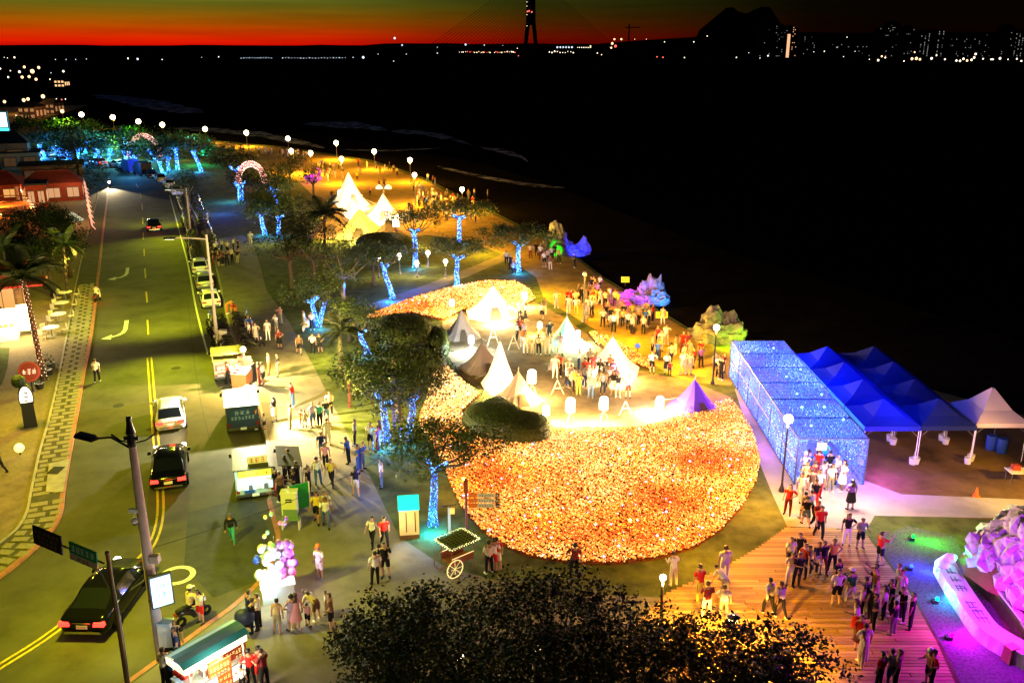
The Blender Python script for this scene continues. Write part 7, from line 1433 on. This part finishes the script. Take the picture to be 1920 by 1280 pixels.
P_ = [(740, 72, 2.0, 1), (754, 85, 1.4, 1), (873, 84, 1.8, 1), (908, 85, 1.0, 1), (943, 86, .7, 1), (820, 89, .7, 1)] + [(862 + i * 3.6 + rr.uniform(-1, 1), 98 + rr.uniform(-1, 1), rr.uniform(.5, 1.1), rr.choice((0, 2, 2, 0, 3))) for i in range(30)] + [(972, 105, .9, 2), (970, 91, .8, 0)] + [(1030 + i * 5, 98 + rr.uniform(-1.5, 1.5), rr.uniform(.6, 1.4), 0) for i in range(10)] + [(1045 + i * 5.5, 89, 1.6, 1) for i in range(6)] + [(1083 + i * 3.5, 89.5, .8, 0) for i in range(8)] + [(1107, 87, 1.4, 3), (1120, 100, 1, 0), (1128, 103, .9, 3), (1140, 100, .8, 0), (1152, 74, 1.6, 3), (1165, 74, 1.6, 3), (1148, 82, 2.2, 3), (1154, 87, 2.4, 2), (1146, 90, 1.6, 3), (1160, 93, 1.3, 0), (1190, 74, .6, 0), (1212, 74, .6, 0), (1246, 79, .9, 0), (1265, 93, 1.2, 0), (1232, 107, 1.1, 2), (1243, 108, 1.2, 2), (1301, 79, 1.0, 0), (1326, 68, .9, 0), (1283, 108, .8, 0), (1381, 108, .9, 0)]
far_lamps('bridge_shore_lights', P_, 3350, 2)
P_ = [(1280 + x / 3, y / 3, s, mi) for x, y, s, mi in [(1100, 340, 2.0, 0), (1120, 318, 1.6, 3), (1140, 325, 1.4, 0), (1245, 345, 1.2, 0), (1305, 295, 1.4, 3), (1290, 332, 2.4, 3), (1315, 330, 2.6, 3), (1335, 335, 2.0, 3), (1400, 330, 2.2, 0), (1428, 312, 1.4, 0), (1408, 358, 1.0, 0), (1475, 335, 1.6, 0), (1540, 342, 1.9, 0), (1560, 344, 2.0, 0), (1580, 332, 2.0, 0), (1600, 342, 2, 3), (1625, 338, 2.0, 0), (1640, 325, 2.0, 0), (1648, 305, 2.0, 0), (1690, 332, 1.4, 0), (1735, 335, 1.5, 0), (1745, 335, 1.5, 0), (1785, 330, 2.2, 0), (1830, 335, 1.1, 0), (1880, 332, 1.5, 0), (1905, 345, 1.8, 0), (1635, 365, 1.3, 0), (1775, 365, 1.2, 0), (1905, 365, 1.2, 0), (1295, 360, 1.2, 3), (1475, 362, .9, 0), (1050, 335, .8, 0), (970, 290, .8, 1), (905, 320, .9, 1), (868, 268, .8, 1), (925, 210, .8, 0), (797, 290, 1, 0), (738, 293, .8, 1), (480, 315, 1.6, 1), (435, 328, 1, 1), (372, 298, .8, 1), (302, 325, 1, 0), (10, 325, 1, 0)]]
far_lamps('city_shore_lights', P_, 2700, 3)
towers = [(1428, 1452, 42, 3), (1452, 1478, 48, 4), (1474, 1486, 60, 1), (1480, 1497, 50, 8), (1505, 1530, 68, 3), (1650, 1672, 52, 4), (1668, 1690, 42, 4), (1700, 1716, 50, 4), (1728, 1742, 58, 7), (1742, 1756, 58, 7), (1760, 1772, 58, 7), (1780, 1830, 72, 6), (1834, 1862, 64, 6), (1884, 1904, 48, 4), (1900, 1925, 58, 7), (1560, 1600, 82, 3), (1600, 1640, 86, 3)]
m_tower = M('tower_concrete', (.012, .012, .014), .9, .05); wlit = [E('tower_window', (.9, .9, .8), .30), E('tower_window_warm', (1, .5, .25), 1.2), E('tower_window_dim', (.6, .65, .6), .10)]
for i, (xa, xb, yt, dn) in enumerate(towers):
    Y = 2850 + 30 * (i % 5); a, b = at_depth(xa, yt, Y), at_depth(xb, yt, Y); w = b.x - a.x; h = a.z; t = thing('tower_block', f"dark apartment tower on the far shore, {NTH[sorted(q[0] for q in towers).index(xa)]} from the left", 'tower', ((a.x + b.x) / 2, Y, 0), 0, 'towers on the far shore')
    MB().box((0, 20, h / 2), (w, 40, h)).build('wall', m_tower, t); MB().box((0, 20, h + 2), (w * .5, 18, 4)).build('roof_house', m_tower, t); mb = MB()
    cols = max(3, int(w / 5)); rows = int(h / 6)
    for r_ in range(2, rows):
        for c in range(cols):
            if (dn == 7 and c % 2 == 0 and rr.random() < .62) or (dn != 7 and rr.random() < .022 * dn): mb.box((-w / 2 + w * (c + .5) / cols, -.4, h * (r_ + .5) / rows), (2.0, .6, 3.6 if dn == 7 else 2.2), 0, 1 if dn == 8 else rr.choice((0, 0, 2)))
    if dn == 1: mb.box((0, -.4, h * .52), (w * .45, .6, h * .8), 0, 1)
    if mb.v: mb.build('windows', wlit, t, kind='stuff')
# cable-stayed bridge
Y = 3200; base = at_depth(995, 96, Y); t = thing('cable_stayed_bridge', 'cable-stayed bridge with a single dark pylon and fans of cables before the sunset', 'bridge', (base.x, Y, 0)); m_py = M('pylon_concrete', (.03, .03, .035), .8, .1)
zt = at_depth(995, -60, Y).z; zs = at_depth(995, 44, Y).z; s_ = Y / FPX
for s in (-1, 1): MB().tube([(s * 13 * s_ * 1.0, 0, 0), (s * 9 * s_, 0, zs * .45), (s * 5 * s_, 0, zs)], [5.5 * s_ * .8, 4.6 * s_ * .8, 4.4 * s_ * .8], 8).build('pylon_leg', m_py, t, True)
mb = MB(); mb.tube([(0, 0, zs - 6), (0, 0, zt)], [8.6 * s_, 6.5 * s_], 8); mb.build('pylon_mast', m_py, t, True)
zd = at_depth(995, 93, Y).z
MB().box((0, 0, zd), (1500, 24, 5)).build('deck', m_py, t)
for k in range(-5, 6): 
    if k: MB().box((k * 130, 0, zd / 2 - 2), (8, 14, zd)).build('pier', m_py, t)
for s in (-1, 1):
    for k in range(22):
        x = s * (40 + k * (15 if s < 0 else 12)); MB().tube([(s * 6, 0, zs + 12 + (zt - zs - 20) * k / 22), (x, 0, zd + 2)], .55, 4).build('cable', M('cable_dark', (.02, .015, .012), .7), t)
for x, y in ((989, 22), (997, 23), (992, 21)): c = at_depth(x, y, Y - 20); MB().ball((c.x - base.x, -20, c.z), 1.3 * s_, 8, 6).build('beacon', lampm[2], t, True)
for y in (4, 12, 28, 49): c = at_depth(988, y, Y - 18); MB().ball((c.x - base.x, -18, c.z), .6 * s_, 6, 4).build('mast_lamp', lampm[0], t)
c = at_depth(1180, 45, 3300); t = thing('harbour_crane', 'thin dark crane mast on the horizon right of the bridge', 'crane', (c.x, 3300, 0)); MB().cyl((0, 0, 0), (0, 0, c.z), 3.5, 2, 6).build('mast', m_py, t); MB().box((12, 0, c.z - 12), (50, 3, 3)).build('jib', m_py, t)
# hillside lamps and lit houses far on the left
hl = -1
for px, py, s, c, lab in ((3, 129, 1.5, 0, 0), (22, 133, 1.0, 0, 0), (18, 145, 1.6, 0, 0), (39, 135, 2.2, 0, 0), (48, 126, 2.2, 3, 0), (63, 134, 3.6, 3, 0), (75, 127, 2.4, 3, 0), (44, 145, 2.4, 3, 0), (57, 144, 2.4, 3, 0), (70, 149, 2.4, 3, 0), (121, 134, 1.9, 0, 0), (98, 137, .8, 1, 0), (96, 149, 1.1, 0, 0), (11, 191, 2.6, 3, 0), (83, 181, 3.4, 3, 0), (75, 196, 2.5, 3, 0), (47, 188, 3.0, 3, 0), (55, 186, 2.8, 3, 0), (46, 205, 3.4, 3, 0), (119, 209, 3.4, 3, 0), (104, 223, 1.8, 0, 0), (118, 236, 2.8, 3, 0), (132, 231, 1.2, 0, 0), (145, 232, .9, 0, 0), (108, 186, 1.0, 0, 0), (118, 187, 1.2, 2, 0), (125, 186, 1.0, 0, 0), (33, 217, 1.6, 0, 0)):
    p = G(px, py + 16, 0); hl += 1; t = thing('hillside_lamp', f'distant warm lamp on the dark hillside at the left, {NTH[hl % 28]} of the scatter', 'lamp', (p.x, p.y, 0), 0, 'distant lamps on the left'); h = at_depth(px, py, p.y).z; r_ = s * p.y / FPX
    MB().cyl((0, 0, -.3), (0, 0, h), r_ * .15, r_ * .12, 5).build('post', m_post, t); MB().ball((0, 0, h), r_, 8, 6).build('globe', lampm[c], t, True)
for px, py, w, e in ((112, 164, 7, 0), (90, 214, 5.5, 1), (52, 224, 6, 1), (150, 272, 0, 0)):
    if w: house(px, py, w, 8, w * .7, 0, f"{'lit three-bay house front on the far dark hillside' if e == 0 else 'dim house among the distant lamps, ' + ('right one' if px == 90 else 'left one')}", M('hill_house', (.3, .2, .12), .8), m_roofd, 1.5, 3, 2, lit=E('hill_window', (1, .55, .25), 1.6) if e == 0 else E('hill_window_dim', (1, .5, .2), .35))
point('hillside_glow', tuple(G(52, 214) + Vector((0, 0, 8))), 5000, (1, .45, .08), .5); point('hillside_glow', tuple(G(120, 226) + Vector((0, 0, 8))), 3000, (1, .35, .12), .5)
# unseen fill lights added over the far-left lawn, the walks and the promenade
for px, py, z, e, c in ((130, 262, 6, 1300, (.4, 1, .04)), (190, 290, 4, 1800, (.05, .5, 1)), (222, 300, 3, 900, (.3, 1, .1)), (300, 262, 5, 1500, (1, .7, .05)), (240, 312, 3, 1400, (.15, .7, 1)), (250, 270, 4, 900, (.1, 1, .05)), (370, 310, 4, 1200, (.02, .8, .5)), (345, 300, 5, 500, (1, .85, .2)), (632, 600, 2, 150, (1, .80, .1)), (505, 458, 2, 130, (1, .9, .1)), (612, 678, 2.6, 420, (1, .85, .06)), (668, 800, 2.8, 380, (1, .85, .05)), (905, 478, 3, 1300, (1, .5, .02)), (1010, 555, 3, 900, (1, .62, .03)), (1110, 590, 3, 900, (1, .45, .02)), (1180, 645, 3, 1000, (1, .48, .02)), (1275, 695, 3, 950, (1, .5, .03)), (1425, 955, 2.2, 520, (1, .36, .005)), (1330, 1060, 2.5, 420, (1, .4, .01)), (780, 420, 5, 2200, (1, .48, .03)), (1730, 985, 2.5, 130, (1, .5, .03)), (1880, 948, 2, 90, (1, .66, .12)), (705, 935, 1.6, 60, (.0, .10, 1)), (650, 575, 2, 260, (.0, .07, 1)), (760, 545, 2, 260, (.0, .1, 1)), (40, 800, 5, 480, (1, .64, .04)), (40, 930, 5, 330, (1, .68, .04)), (640, 1090, 5, 60, (.85, .95, .03)), (610, 1010, 5, 70, (.78, 1, .03))):
    point('path_fill', tuple(G(px, py) + Vector((0, 0, z))), e * 3, c, .2)
